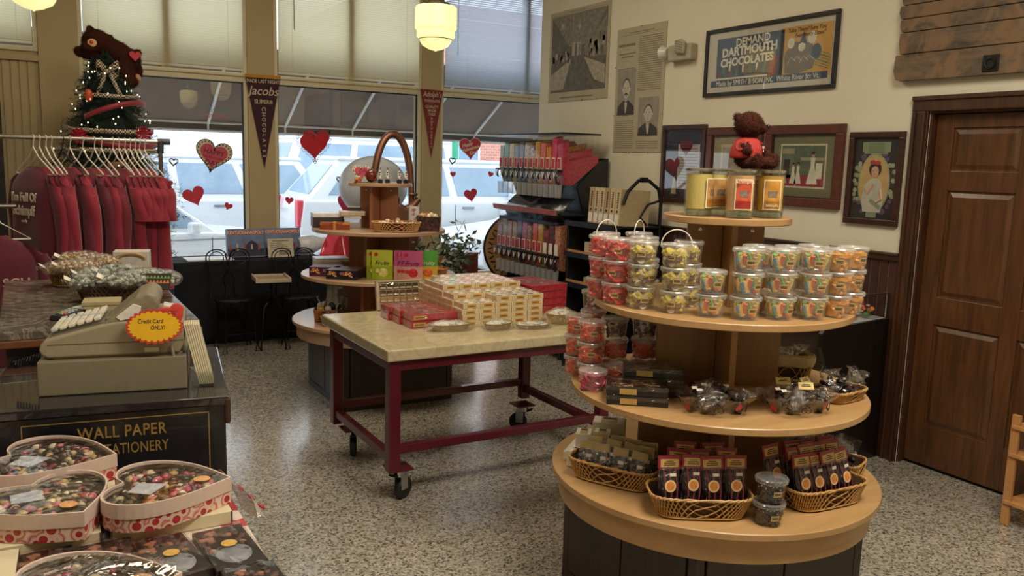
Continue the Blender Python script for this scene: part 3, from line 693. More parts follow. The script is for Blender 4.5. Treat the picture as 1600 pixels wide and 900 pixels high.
def wire_chair(loc, rz, label):
    t = thing('wire_chair', label, 'chair', loc, rz, 'wire chairs at the black cloth table')
    MB().lathe([(.168, .44), (.178, .445), (.178, .458), (.168, .462)], n=36, sx=1, sy=1).build('seat', mat('#191c24', .22, .1, coat=.4), t, smooth=True)
    heart_back(t, 0)
    for sx in (-1, 1):
        for sy in (-1, 1):
            x, y = sx * .12, sy * .12
            m = MB().tube([(sx * .15, sy * .13, .44), (x * 1.05, y * 1.05, .40), (x, y, .3), (x * 1.1, y * 1.1, .085)], .007, 6).tube([(sx * .06, sy * .13, .44), (x * .85, y * 1.05, .41), (x, y, .32)], .005, 6)
            fx, fy = x * 1.12, y * 1.12
            m.tube([(x * 1.1, y * 1.1, .085), (fx + sx * .03, fy - .02, .008), (fx - sx * .012, fy - .02, .008)], .006, 6, closed=True)
            m.build('leg', BW, t, smooth=True)
    m = MB()
    for sy in (-1, 1): m.tube([(-.13, sy * .13, .16), (.13, sy * .13, .16)], .004, 6)
    for sx in (-1, 1): m.tube([(sx * .13, -.13, .16), (sx * .13, .13, .16)], .004, 6)
    m.build('stretcher', BW, t, smooth=True)
    return t
wire_chair((1.555, 7.40, 0), math.radians(4), 'wire parlour chair with heart back in front of the first game box')
wire_chair((2.10, 7.36, 0), math.radians(-2), 'wire parlour chair with heart back beside the rear display stand')
t = thing('wire_side_table', 'small wooden tray table on twisted black wire between the chairs', 'side table', (1.845, 7.33, 0), math.radians(-6))
MB().bx(-.14, .14, -.16, .16, .62, .632).build('table_top', wood('tray_wood', '#a88768', '#c8ab8a', .6, 'x', .3), t, bevel=.003)
e = MB()
for s_ in (-1, 1): e.bx(s_ * .14 - .009, s_ * .14 + .009, -.168, .168, .612, .652).bx(-.131, .131, s_ * .16 - .008, s_ * .16 + .008, .612, .645)
e.build('tray_edge', mat('#c8b8a4', .35), t, bevel=.003)
m = MB()
for ph in (0, PI): m.tube([(.008 * math.cos(ph + k * 1.1), .008 * math.sin(ph + k * 1.1), .615 - k * .012) for k in range(15)], .005, 5)
for a in (0, 1, 2, 3):
    A = a * PI / 2 + .8; m.tube([(0, 0, .45), (.1 * math.cos(A), .1 * math.sin(A), .38), (.13 * math.cos(A), .13 * math.sin(A), .2), (.15 * math.cos(A), .15 * math.sin(A), .006)], .006, 6)
m.build('wire_stand', BW, t, smooth=True)
# wooden plant box + round sign
t = thing('wooden_box', 'reddish brown wooden box on a stand under the right window', 'box', (3.62, 7.45, 0), math.radians(2))
PB = wood('redwood_boards', '#5a2c20', '#8a4a38', .9, 'z', .5)
MB().bx(-.24, .24, -.2, .2, .1, .79).build('body', PB, t, bevel=.004)
MB().bx(-.25, .25, -.21, .21, .79, .805).build('lid', mat('#b08a6c', .3, coat=.3), t, bevel=.003)
for x in (-.2, .2):
    for y in (-.16, .16): MB().bx(x - .02, x + .02, y - .02, y + .02, 0, .1).build('foot', PB, t)
# round barrel-head sign leaning behind the dispensers
t = thing('round_sign', 'large round golden brown sign with black lettering behind the dispensers', 'sign', (4.28, 7.14, .84), math.radians(-38))
MB().lathe([(.36, 0), (.375, .008), (.375, .03), (.36, .038)], n=64, rot=RX(PI / 2)).build('rim', mat('#1c1a1a', .4), t, smooth=True)
MB().lathe([(0, .039), (.35, .04), (.352, .038)], n=64, rot=RX(PI / 2)).build('face', wood('sign_gold', '#8f6a3a', '#b98f55', 1, 'x', .5), t)
for k, ch in enumerate('ICE CREAM PARLOR ICE CREAM '):
    pass
m = MB()
for k in range(40):
    a = 2 * PI * k / 40; r_ = .3
    m.box((r_ * math.cos(a), -.042, r_ * math.sin(a)), (.05, .003, .012), rot=RY(-a + (.5 if k % 2 else -.4)))
m.build('lettering', mat('#1a1a1a', .5), t)
# ------------------------------------------------------------------ goods on the front display stand
R0 = V((.8622, -.5065, 0)); F0 = V((.5065, .8622, 0))
CL = clear('tub_plastic', (.985, .985, .98, 1), .03, rough=.08, haze=.09, fk=.35, hazecol=(.9, .88, .82, 1))
CLID = clear('tub_lid_plastic', (.95, .95, .93, 1), .06, rough=.2, haze=.18, hazecol=(.86, .84, .78, 1))
CELLO = clear('cellophane', (.985, .985, .985, 1), .16, crinkle=26, rough=.09)
CREAML = mat('#b8a06a', .5); INK = mat('#2a2420', .6); PAPER = mat('#ece6d6', .6, var=.04)
def twist_rot(): return Matrix.Rotation(random.uniform(0, 6.3), 3, 'Z') @ Matrix.Rotation(random.uniform(-1.2, 1.2), 3, 'X') @ Matrix.Rotation(random.uniform(-1, 1), 3, 'Y')
def fill_mesh(kind, r0, r1, h):
    m = MB(); random.seed(hash(kind) % 1000 if False else len(kind) * 7 + ord(kind[0]))
    def spot(k=.0):
        z = random.random(); r = (r0 + (r1 - r0) * z - k) * math.sqrt(random.uniform(.25, 1)); a = random.uniform(0, 6.28)
        return V((r * math.cos(a), r * math.sin(a), .006 + z * (h - .008)))
    if kind in ('red_rings', 'pink_rings', 'coral_rings'):
        m.lathe([(r0 - .012, .004), (r1 - .012, h)], n=16, mi=1)
        for _ in range(52):
            p = spot(.008); R = twist_rot()
            m.tube([p + R @ V((.0125 * math.cos(2 * PI * k / 9), .0125 * math.sin(2 * PI * k / 9), 0)) for k in range(9)], .0055, 5, closed=True, mi=random.choice((0, 0, 1)))
    elif kind == 'worms':
        for _ in range(44):
            a = random.uniform(0, 6.28); q = random.uniform(.5, 1) * (r0 - .010); p = V((q * math.cos(a), q * math.sin(a), random.uniform(.008, .03)))
            d_ = V((random.uniform(-.5, .5), random.uniform(-.5, .5), 1)).normalized() * .038
            e_ = p + d_; rr = math.hypot(e_.x, e_.y)
            if rr > r0 - .004: e_.x *= (r0 - .004) / rr; e_.y *= (r0 - .004) / rr
            m.tube([p, (p + e_) / 2 + V((random.uniform(-.004, .004), 0, 0)), e_], .0085, 6, mi=random.randrange(5))
    elif kind == 'orange_slices':
        m.lathe([(r0 - .008, .004), (r1 - .008, h)], n=20, mi=0)
        for _ in range(44): m.ball(spot(.008), (.013, .011, .008), 7, 5, mi=random.choice((0, 0, 1)), rot=twist_rot())
    elif kind == 'banana_slices':
        m.lathe([(r0 - .016, .004), (r1 - .016, h * .9)], n=12, mi=1)
        for _ in range(95): m.lathe([(0, -.004), (.0135, -.004), (.0135, .004), (0, .004)], spot(.009), 8, mi=random.choice((0, 0, 1, 2)), rot=twist_rot())
    elif kind == 'choc_balls':
        for k in range(150): m.ball(spot(.006), .0095, 7, 5, mi=random.choice((0, 0, 0, 1)))
    else:
        m.lathe([(r0 - .016, .004), (r1 - .016, h * .9)], n=12, mi=1)
        for _ in range(55): m.ball(spot(.009), (.012, .009, .006), 6, 4, mi=random.randrange(3), rot=twist_rot())
    return m
FILLS = {
    'red_rings': ['#e0483c', '#c03830'], 'coral_rings': ['#e86c44', '#cf5636'], 'pink_rings': ['#c8385a', '#a02444'],
    'worms': ['#dccf6a', '#5aa0bc', '#d8785a', '#7fb070', '#e0ac64'], 'orange_slices': ['#dc9a3c', '#cc8430'],
    'banana_slices': ['#d4c25a', '#c9b892', '#6a4a2c'], 'choc_balls': ['#20130f', '#2c1b15'],
    'mixed_white': ['#d8c8b0', '#a05a48', '#e8dccb'], 'mixed_dark': ['#3a1c20', '#c8b8a8', '#5a2a28'], 'green_mix': ['#5a7a48', '#8a9a58', '#b8a858']}
def tub(kind, label, loc, rz=0, handle=0, H=.079, rl=.053, lab=True, group='clear tubs of sweets on the maple stand', name='candy_tub'):
    t = thing(name, label, 'candy tub', loc, rz, group)
    rb, rt = rl * .8, rl * .93; h = H - .002
    m = MB().lathe([(0, .001), (rb, .001), (rb + .001, .004), (rt, h - .008), (rt + .001, h - .002)], n=28, caps=False)
    m.build('tub_body', CL if kind != 'choc_balls' else clear('clear_tub', (.97, .97, .97, 1), .05, rough=.05, fk=.3), t, smooth=True)
    l = MB().lathe([(rt - .004, h - .014), (rl, h - .013), (rl + .001, h - .004), (rl - .002, h), (rl - .007, h), (rl - .009, h - .004), (0, h - .004)], n=28, caps=False)
    ld = l.build('lid', CLID if kind != 'choc_balls' else clear('clear_tub_lid', (.9, .9, .88, 1), .08, rough=.1, fk=.4, haze=.1), t, smooth=True)
    f = fill_mesh(kind, rb - .002, rt - .003, (H - .02) * (.95 if kind != 'worms' else 1))
    f = f.build('candy', [mat(c_, .3, var=.2, scale=60, coat=.3, sheen=0) for c_ in FILLS[kind]], t, smooth=kind != 'banana_slices'); f['kind'] = 'stuff'
    if lab:
        lm = MB(); a0 = -2.1
        def lf(u, v, k=.0012):
            a = a0 + (u - .5) * .62; r = rb + (rt - rb) * (.25 + .3 * v) + k; return (r * math.cos(a), r * math.sin(a), H * (.3 + .24 * v))
        lm.grid(lf, 6, 1, 0)
        for q in (.38, .62): lm.grid(lambda u, v: lf(.12 + u * .76, q - .06 + v * .12, .0018), 4, 1, 1)
        lm.build('product_label', [CREAML, INK], t)
    if handle:
        pts = [(rl * math.cos(a), 0, h - .008 + math.sin(a) * .055) for a in [PI * k / 12 for k in range(13)]] if handle == 1 else \
              [(rl * 1.02 * math.cos(a), -rl * 1.0 * math.sin(a), h - .01 - math.sin(a) * .03) for a in [PI * k / 12 for k in range(13)]]
        MB().tube(pts, .0019, 6).build('bail_handle', mat('#e6e0d2', .35), t, smooth=True)
    return t
LEV = {1: ('',), 2: ('bottom', 'top'), 3: ('bottom', 'middle', 'top'), 4: ('lowest', 'second', 'third', 'top')}
_proto = {}
def stack(x, y, z, kind, what, n, where, dz=.0795, handle_top=0, lab=True, levels=None, jit=.6, **kw):
    for i in range(n):
        k = kind[i] if isinstance(kind, (list, tuple)) else kind; wh = what[i] if isinstance(what, (list, tuple)) else what
        L = LEV[n][i]; s_ = '%s tub, %s of stack %s' % (wh, L, where) if n > 1 else 'clear tub of %s %s' % (wh, where)
        hd = handle_top if i == n - 1 else 0
        key = (k, hd, lab); rz = random.uniform(-jit, jit); lo = (x + random.uniform(-.003, .003), y + random.uniform(-.003, .003), z + i * dz)
        if key not in _proto: _proto[key] = tub(k, s_, lo, rz, hd, lab=lab)
        else: dup(_proto[key], lo, rz, s_)
z1 = TZ[2] + .0008
stack(1.853, 2.500, z1, 'red_rings', 'red rings', 3, 'at back left end of third shelf', handle_top=0)
stack(1.835, 2.380, z1, 'red_rings', 'red rings', 3, 'at left end of third shelf', handle_top=0)
stack(1.856, 2.262, z1, 'banana_slices', 'yellow sweets', 3, 'right of the red ring tubs')
stack(1.905, 2.150, z1, 'banana_slices', 'yellow sweets', 3, 'left of the short worm stack', handle_top=1)
stack(2.035, 2.235, z1, 'banana_slices', 'yellow sweets', 3, 'touching the left of the maple column')
stack(1.972, 2.045, z1, 'worms', 'gummy worms', 2, 'short, below the gap left of the column')
stack(2.052, 1.962, z1, 'worms', 'gummy worms', 3, 'first right of the gap')
stack(2.170, 2.035, z1, 'worms', 'gummy worms', 3, 'behind the first worm stacks', lab=False)
stack(2.160, 1.916, z1, 'worms', 'gummy worms', 3, 'second right of the gap')
stack(2.272, 1.985, z1, 'worms', 'gummy worms', 3, 'behind, left of the orange tubs', lab=False)
stack(2.270, 1.872, z1, 'worms', 'gummy worms', 3, 'at front beside the orange tubs')
stack(2.385, 1.872, z1, 'orange_slices', 'orange slices', 3, 'at front right of third shelf')
stack(2.500, 1.905, z1, 'orange_slices', 'orange slices', 3, 'at right end of third shelf')
stack(2.395, 1.985, z1, 'orange_slices', 'orange slices', 3, 'behind the front orange tubs')
stack(1.940, 2.590, z1, 'red_rings', 'red rings', 3, 'behind the left red tubs', handle_top=1)
stack(1.975, 2.400, z1, 'green_mix', 'green and white sweets', 3, 'behind the yellow tubs', lab=False)
stack(2.070, 2.560, z1, 'mixed_white', 'pale mixed sweets', 3, 'at the back behind the column left', handle_top=1)
stack(2.565, 2.520, z1, ['mixed_white', 'mixed_white', 'mixed_white', 'mixed_dark'], ['pale mixed sweets'] * 3 + ['dark and white sweets'], 4, 'behind the column right', lab=False)
z2 = TZ[1] + .0008
stack(1.845, 2.622, z2, 'coral_rings', 'orange red sweets', 3, 'at far left of second shelf')
stack(1.822, 2.502, z2, 'coral_rings', 'orange red sweets', 3, 'behind the single pink tub')
stack(1.765, 2.402, z2, 'pink_rings', 'bright pink sweets', 1, 'alone by the black boxes on the second shelf', lab=False)
stack(1.965, 2.690, z2, ['coral_rings', 'coral_rings', 'coral_rings', 'mixed_white'], ['orange red sweets'] * 3 + ['pale pink sweets'], 4, 'behind the two left stacks', lab=False)
stack(1.945, 2.520, z2, ['coral_rings', 'coral_rings', 'mixed_dark'], ['orange red sweets'] * 2 + ['dark and white sweets'], 3, 'with a handle behind the black boxes', lab=False)
stack(2.055, 2.470, z2, ['coral_rings', 'coral_rings', 'mixed_dark'], ['orange red sweets'] * 2 + ['dark and white sweets'], 3, 'touching the second shelf column', lab=False)
# looped handle of the orange tub, its own tub
tub('coral_rings', 'clear tub of orange sweets with a hanging white handle behind black boxes', (1.895, 2.425, z2), .9, 2, lab=False)
z3 = TZ[0] + .0008
DKT = None
for i, w_ in enumerate(('lower of the pair', 'upper of the pair')):
    tb_ = tub('choc_balls', 'clear tub of dark chocolate balls, %s between the wicker baskets' % w_, (2.043 + .004 * i, 1.79, z3 + i * .0795), .2, 0)

# black boxes of chocolates
def choc_box(label, loc, rz, w=.21, d=.13, h=.034, proto=[None]):
    if proto[0]: return dup(proto[0], loc, rz, label)
    t = thing('chocolate_box', label, 'chocolate box', loc, rz, 'black chocolate boxes on the second shelf')
    MB().bx(-w / 2, w / 2, -d / 2, d / 2, 0, h * .8).build('box_tray', mat('#141214', .35, coat=.3), t, bevel=.0015)
    MB().bx(-w / 2 + .01, w / 2 - .01, -d / 2 + .01, d / 2 - .01, h * .8, h * .84).build('chocolates', speckle('choc_assort', ['#2a1610', '#3a2016', '#6a4a38', '#8a4a40', '#1a0f0c', '#c8b090'], 55, .4, .3, .6), t)
    MB().bx(-w / 2 - .001, w / 2 + .001, -d / 2 - .001, d / 2 + .001, h * .5, h).build('clear_lid', clear('box_lid_film', (.8, .8, .8, 1), .12, crinkle=9, rough=.06), t, bevel=.002)
    MB().box((-w / 2 - .0018, 0, h * .42), (.001, .058, .02), 0).box((-w / 2 - .0026, 0, h * .42), (.001, .05, .013), 1).build('gold_label', [mat('#b89a58', .4, .3), mat('#8a6a38', .5, .2)], t)
    MB().box((-.03, -d / 2 - .0018, h * .42), (.058, .001, .02), 0).build('gold_label', [mat('#b89a58', .4, .3)], t)
    proto[0] = t
    return t
ra = math.radians(-38)
choc_box('black box of chocolates, bottom of the front pair on second shelf', (1.822, 2.215, z2), ra)
choc_box('black box of chocolates, top of the front pair on second shelf', (1.82, 2.217, z2 + .0345), ra)
choc_box('black box of chocolates, bottom of the taller pair against tubs', (1.945, 2.285, z2), ra + .05)
choc_box('black box of chocolates, middle one of the rear stack', (1.945, 2.285, z2 + .0345), ra + .05)
choc_box('black box of chocolates, topmost of the rear stack', (1.943, 2.285, z2 + .069), ra + .02)

# wicker baskets
WICK = wood('willow', '#7a5428', '#c19a5c', 3, 'x', .5, .1); WICKL = mat('#b58c50', .5, var=.3, scale=60, bump=.3)
def sup(a, w, d, e=.55):
    c_, s_ = math.cos(a), math.sin(a)
    return (math.copysign(abs(c_) ** e, c_) * w / 2, math.copysign(abs(s_) ** e, s_) * d / 2)
def basket(label, loc, rz, w=.3, d=.17, h=.07, flare=1.22, e=.5, N=54, group=None, M=None, name='wicker_basket', rim=.0055, wavy=0, r=.0024, parts=True):
    M = M or WICKL
    t = thing(name, label, 'basket', loc, rz, group)
    def P_(u, v, k=0):
        f_ = 1 + (flare - 1) * v; x, y = sup(2 * PI * u, w * f_ / flare + k, d * f_ / flare + k, e)
        return (x, y, .004 + v * h + wavy * v * abs(math.cos(2 * PI * u)) ** 3)
    m = MB()
    for k in range(N):
        for s_ in (-1, 1): m.tube([P_(k / N + s_ * .045 * v / 1.0, v, .003 * s_) for v in (0, .25, .5, .75, 1)], r, 5)
    wv = m.build('woven_side', M, t)
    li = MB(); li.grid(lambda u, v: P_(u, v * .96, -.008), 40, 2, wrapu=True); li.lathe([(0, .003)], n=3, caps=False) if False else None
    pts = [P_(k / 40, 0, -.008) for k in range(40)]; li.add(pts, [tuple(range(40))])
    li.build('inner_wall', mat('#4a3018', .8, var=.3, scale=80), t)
    rm = MB(); n = 60
    for ph in (0, PI): rm.tube([V(P_(k / n, 1)) + V((0, 0, rim * .6 * math.sin(k * 1.9 + ph))) + V((P_(k / n, 1)[0] * .01 * math.cos(k * 1.9 + ph), P_(k / n, 1)[1] * .02 * math.cos(k * 1.9 + ph), 0)) for k in range(n)], rim * .62, 6, closed=True)
    rm.build('rim', M, t, smooth=True)
    bm_ = MB().tube([P_(k / n, .04, .003) for k in range(n)], rim * .6, 6, closed=True); bm_.build('base_ring', M, t, smooth=True)
    return t
def deg(a): return math.radians(a)
GB = 'wicker baskets on the maple stand'
basket('wicker basket of round chocolate bags beside the white boxes', (1.815, 2.31, z3), deg(-62), .34, .17, .07, group=GB)
basket('wicker basket of dark licorice bags at front centre of lowest shelf', (1.90, 1.965, z3), deg(-30), .34, .19, .07, group=GB)
basket('wicker basket of licorice bags right of the chocolate ball tubs', (2.345, 1.835, z3), deg(-4), .33, .17, .07, group=GB)
basket('small wicker basket of dark sweets at right end of second shelf', (2.52, 1.93, z2), deg(6), .20, .14, .035, group=GB)
basket('loose rope handled basket at right end of lowest shelf', (2.60, 1.95, z3), deg(20), .16, .15, .07, flare=1.15, group=GB, N=34)
def lined(label, loc, rz, w=.22, d=.17, h=.1):
    t = basket(label, loc, rz, w, d, h, 1.15, .4, 40, group='cloth lined baskets at the back of the stand')
    def P_(u, v, o=0):
        f_ = 1 / 1.15 * (1 + .15 * v); x, y = sup(2 * PI * u, w * f_ + o, d * f_ + o, .4); return (x, y, v * h)
    pr = [(.012, .62), (.02, .8), (.016, 1.0), (-.008, 1.08), (-.026, 1.0), (-.026, .7)]
    m = MB(); m.grid(lambda u, v: V(P_(u, pr[min(5, int(v * 5 + .5))][1], pr[min(5, int(v * 5 + .5))][0])) + V((0, 0, .003 * math.sin(u * 70))), 60, 5, wrapu=True)
    m.build('cloth_lining', mat('#c2b190', .85, var=.12, scale=90, bump=.3), t, smooth=True)
    return t
lined('cloth lined basket of cellophane bags behind the second shelf bowls', (2.555, 2.235, z2), deg(-28))
lined('cloth lined basket of cellophane bags behind the lowest shelf licorice', (2.60, 2.14, z3), deg(-25), .2, .15, .09)

# licorice bags with header cards
HDR = mat('#8e1f35', .45, coat=.2); GOLD = mat('#cfae6a', .45, var=.08); STK = mat('#d98a44', .5, var=.25, scale=150); STKR = mat('#e8c890', .5)
LIC = mat('#1a0d10', .3, coat=.4, var=.3, scale=80); LICP = mat('#8a3a48', .35)
def licorice(label, loc, rot, proto=[None], grp='licorice bags'):
    if proto[0]: return dup(proto[0], loc, None, label, grp, rot)
    t = thing('licorice_bag', label, 'sweet bag', loc, 0, grp); t.rotation_euler = rot; t.scale = (1.08, 1, 1.15)
    w, h, d = .068, .108, .026
    m = MB()
    for k in range(7):
        x = -w / 2 + .007 + k * (w - .014) / 6
        m.tube([(x + .002 * math.sin(j * 1.1 + k), .003 * math.cos(j + k) - d * .12, .008 + j * (h - .016) / 8) for j in range(9)], .0062, 6, mi=0)
        if k % 2: m.tube([(x + .004 * math.sin(j * .5), -d * .5, .006 + j * (h - .01) / 8) for j in range(9)], .0022, 5, mi=1)
    m.build('licorice_ropes', [LIC, LICP], t, smooth=True)
    b = MB()
    def pl(u, v, s):
        x = (u - .5) * w; z = v * (h + .01); bul = (math.sin(PI * u) ** .5) * (math.sin(PI * min(1, v * .93 + .04)) ** .5 if 0 < v < 1 else 0)
        return (x, s * d * .56 * bul, z)
    b.grid(lambda u, v: pl(u, v, -1), 8, 10); b.grid(lambda u, v: pl(1 - u, v, 1), 8, 10)
    b.build('cellophane_bag', CELLO, t, smooth=True)
    hd = MB().bx(-w / 2 - .001, w / 2 + .001, -.004, .003, h - .004, h + .034, 0).bx(-w / 2 + .006, w / 2 - .006, -.0052, -.004, h + .001, h + .024, 1)
    for k, q in enumerate((.018, .0125, .007)): hd.bx(-.012 - .006 * (k > 0), .012 + .006 * (k > 0), -.0058, -.0052, h + q - .001, h + q + .0012, 2)
    hd.build('header_card', [HDR, GOLD, INK], t)
    MB().lathe([(0, 0), (.0175, 0), (.0175, .001), (0, .001)], (0, -d * .58, h * .52), 20, rot=RX(PI / 2), mi=0).lathe([(0, .0012), (.0125, .0012)], (0, -d * .58, h * .52), 18, rot=RX(PI / 2), mi=1).build('round_sticker', [STKR, STK], t)
    MB().box((.008, -d * .56, h * .82), (.02, .001, .009)).build('price_sticker', PAPER, t)
    proto[0] = t
    return t
def row(c, ang, n, dx, lean, label, z, fwd=0, gr='licorice bags'):
    A = deg(ang); ux = V((math.cos(A), math.sin(A), 0))
    for i in range(n):
        p = V(c) + ux * (i - (n - 1) / 2) * dx; q = V((p.x, p.y, z + random.uniform(-.003, .004)))
        licorice(label[i] if isinstance(label, list) else label, q, (deg(lean + random.uniform(-3, 3)), random.uniform(-.07, .07), A + random.uniform(-.12, .12)), grp=gr)
zb = z3 + .012
row((1.895, 1.940, 0), -30, 4, .073, -10, ['licorice bag with red header, %s in the centre basket front row' % q for q in ('first from left', 'second from left', 'third from left', 'last on the right')], zb + .02, gr='licorice bags in the centre basket')
row((1.915, 1.975, 0), -30, 3, .085, -12, ['licorice bag with red header, %s in the centre basket middle row' % q for q in ('left one', 'centre one', 'right one')], zb + .03, gr='licorice bags in the centre basket')
row((1.945, 2.01, 0), -30, 2, .11, -12, ['licorice bag with red header, %s in the centre basket back row' % q for q in ('left one', 'right one')], zb + .037, gr='licorice bags in the centre basket')
row((2.335, 1.800, 0), -4, 4, .066, -14, ['licorice bag with red header, %s in the right basket front row' % q for q in ('first from left', 'second from left', 'third from left', 'last on the right')], zb + .012, gr='licorice bags in the right basket')
row((2.325, 1.838, 0), -4, 4, .062, -14, ['licorice bag with red header, %s in the right basket middle row' % q for q in ('first from left', 'second from left', 'third from left', 'last on the right')], zb + .028, gr='licorice bags in the right basket')
row((2.305, 1.880, 0), -4, 4, .078, -12, ['licorice bag with red header, %s in the right basket back row' % q for q in ('first from left', 'second from left', 'third from left', 'last on the right')], zb + .032, gr='licorice bags in the right basket')

def ball_bag(label, loc, rot, proto=[None], grp=None):
    if proto[0]: return dup(proto[0], loc, None, label, grp, rot)
    t = thing('chocolate_bag', label, 'sweet bag', loc, 0, grp); t.rotation_euler = rot
    m = MB(); random.seed(5)
    for k in range(16): m.ball((random.uniform(-.024, .024), random.uniform(-.014, .014), random.uniform(.01, .055)), (.013, .011, .012), 7, 5)
    m = m.build('chocolates', mat('#1c1210', .3, coat=.4, var=.3), t, smooth=True); m['kind'] = 'stuff'
    b = MB()
    def pl(u, v, s):
        ww = .072 * (1 - .35 * max(0, v - .6) / .4); x = (u - .5) * ww; bul = math.sin(PI * u) ** .5 * max(0, 1 - v) ** .6 if 0 < v < 1 else 0
        return (x + .002 * math.sin(v * 20), s * .026 * bul, v * .1)
    b.grid(lambda u, v: pl(u, v, -1), 8, 10); b.grid(lambda u, v: pl(1 - u, v, 1), 8, 10)
    b.build('cellophane_bag', CELLO, t, smooth=True)
    MB().bx(-.03, .03, -.003, .002, .085, .115, 0).bx(-.024, .024, -.0036, -.003, .09, .11, 1).build('header_card', [clear('header_film', (.85, .8, .65, 1), .1, haze=.5, hazecol=(.6, .5, .3, 1)), mat('#b89c62', .5)], t)
    MB().lathe([(0, 0), (.0165, 0), (.0165, .001), (0, .001)], (-.002, -.0275, .03), 20, rot=RX(PI / 2)).build('round_sticker', mat('#d2774a', .5, var=.3, scale=150), t)
    MB().box((.012, -.022, .064), (.02, .001, .012), rot=RX(.3)).build('price_sticker', PAPER, t)
    proto[0] = t
    return t
A = deg(-62); ux = V((math.cos(A), math.sin(A), 0)); uy = V((-math.sin(A), math.cos(A), 0))
for r_, (n, off, zz) in enumerate(((4, -.035, .018), (4, .0, .03), (4, .035, .036))):
    for i in range(n):
        p = V((1.815, 2.31, z3 + zz)) + ux * (-.105 + .066 * i + .012 * r_) + uy * off
        ball_bag('cellophane bag of chocolates, %s in the %s row of the left basket' % (('first from left', 'second from left', 'third from left', 'last on right')[i], ('front', 'middle', 'back')[r_]), p, (deg(-16), random.uniform(-.1, .1), A + random.uniform(-.1, .2)), grp='chocolate bags in the left basket')

# white cardboard sweet boxes at the left end of the lowest shelf
def white_box(label, loc, rz, d, pr=0):
    t = thing('candy_box', label, 'box', loc, rz, 'white sweet boxes on the lowest shelf')
    w, l, h = d; MB().bx(-w / 2, w / 2, -l / 2, l / 2, 0, h).build('carton', mat('#d9d0bd', .6, var=.05), t, bevel=.002)
    MB().bx(-w * .25, w * .25, -l * .42, l * .42, h, h + .0012, 0).bx(-w * .2, w * .2, l * .1, l * .3, h + .001, h + .0022, 1).build('top_label', [mat('#a8905e', .5, var=.2, scale=100) if pr else PAPER, INK], t)
    return t
white_box('small white sweet box with dark window at the lowest shelf left edge', (1.772, 2.505, z3), deg(-60), (.045, .06, .062))
white_box('second small white sweet box beside the basket rim', (1.812, 2.468, z3), deg(-60), (.04, .06, .062))
white_box('long flat white sweet box lying under the cube boxes', (1.86, 2.60, z3), deg(-50), (.08, .19, .035))
white_box('white cube sweet box standing left of its twin', (1.868, 2.585, z3 + .036), deg(-40), (.06, .075, .06), 1)
white_box('white cube sweet box standing right of its twin', (1.942, 2.563, z3), deg(-40), (.062, .08, .09), 1)
white_box('large white sweet box pair block beside the column', (2.03, 2.635, z3), deg(-42), (.13, .09, .105), 1)
white_box('brown based flat box under the large white box', (2.02, 2.52, z3), deg(-42), (.12, .06, .05))

# clear bowls printed with hearts, wrapped chocolates inside
def heart_bowl(label, loc, rz):
    t = thing('clear_bowl', label, 'bowl', loc, rz, 'clear heart bowls of wrapped sweets')
    n = 48
    def f_(u, v):
        a = 2 * PI * u; r = .062 + .062 * v + .007 * v * math.sin(8 * a) + .003 * v * math.sin(23 * a)
        return (r * math.cos(a) * 1.12, r * math.sin(a) * .82, .002 + .062 * v + .006 * v * math.sin(8 * a + 1))
    m = MB(); m.grid(f_, n, 8, wrapu=True); m.add([f_(k / n, 0) for k in range(n)], [tuple(range(n))])
    m.build('cellophane_bowl', clear('bowl_film', (.93, .93, .93, 1), .1, crinkle=14, rough=.05), t, smooth=True)
    for k in range(11):
        a = 2 * PI * k / 11 + .1; v = .45 + .25 * (k % 2); hp = heart_pts(.034); mm = MB()
        c0 = V(f_(a / 2 / PI, v)); nrm = V((c0.x, c0.y, -.02)).normalized(); tx = V((-nrm.y, nrm.x, 0)).normalized(); tz = nrm.cross(tx) * -1
        if k % 3 == 0:
            mm.add([c0 + nrm * .007 + tx * x + tz * y for x, y in hp], [tuple(range(len(hp)))])
        else:
            mm.tube([c0 + nrm * .007 + tx * x + tz * y for x, y in hp[::2]], .0016, 4, closed=True)
        mm.build('printed_heart', mat('#b03038', .4) if k % 3 == 0 else mat('#161414', .4), t)
    m = MB(); random.seed(11)
    for k in range(26):
        a = random.uniform(0, 6.28); r = random.uniform(0, .085)
        m.ball((r * math.cos(a) * 1.1, r * math.sin(a) * .8, random.uniform(.02, .078) * (1 - r * 2)), (.026, .02, .014), 8, 5, rot=twist_rot())
    m = m.build('wrapped_chocolates', mat('#1f1512', .25, coat=.6, var=.5, scale=90), t, smooth=True); m['kind'] = 'stuff'
    m = MB()
    for k in range(11):
        a = random.uniform(0, 6.28); r = random.uniform(.02, .1); p = V((r * math.cos(a) * 1.15, r * math.sin(a) * .85, random.uniform(.055, .085)))
        R = twist_rot(); m.grid(lambda u, v: p + R @ V(((u - .5) * .07, (v - .5) * .05, .012 * math.sin(3 * u + 5 * v + k))), 5, 4)
    m.build('loose_wrap', CELLO, t, smooth=True)
    for k in range(4):
        a = random.uniform(0, 6.28); MB().box((.07 * math.cos(a), .05 * math.sin(a), .08), (.018, .012, .001), rot=RX(.5)).build('price_sticker', PAPER, t)
    return t
heart_bowl('clear heart printed bowl of dark chocolates beside the black boxes', (1.985, 2.005, z2), deg(-30))
heart_bowl('clear heart printed bowl of dark chocolates with cream tags', (2.245, 1.885, z2), deg(-20))
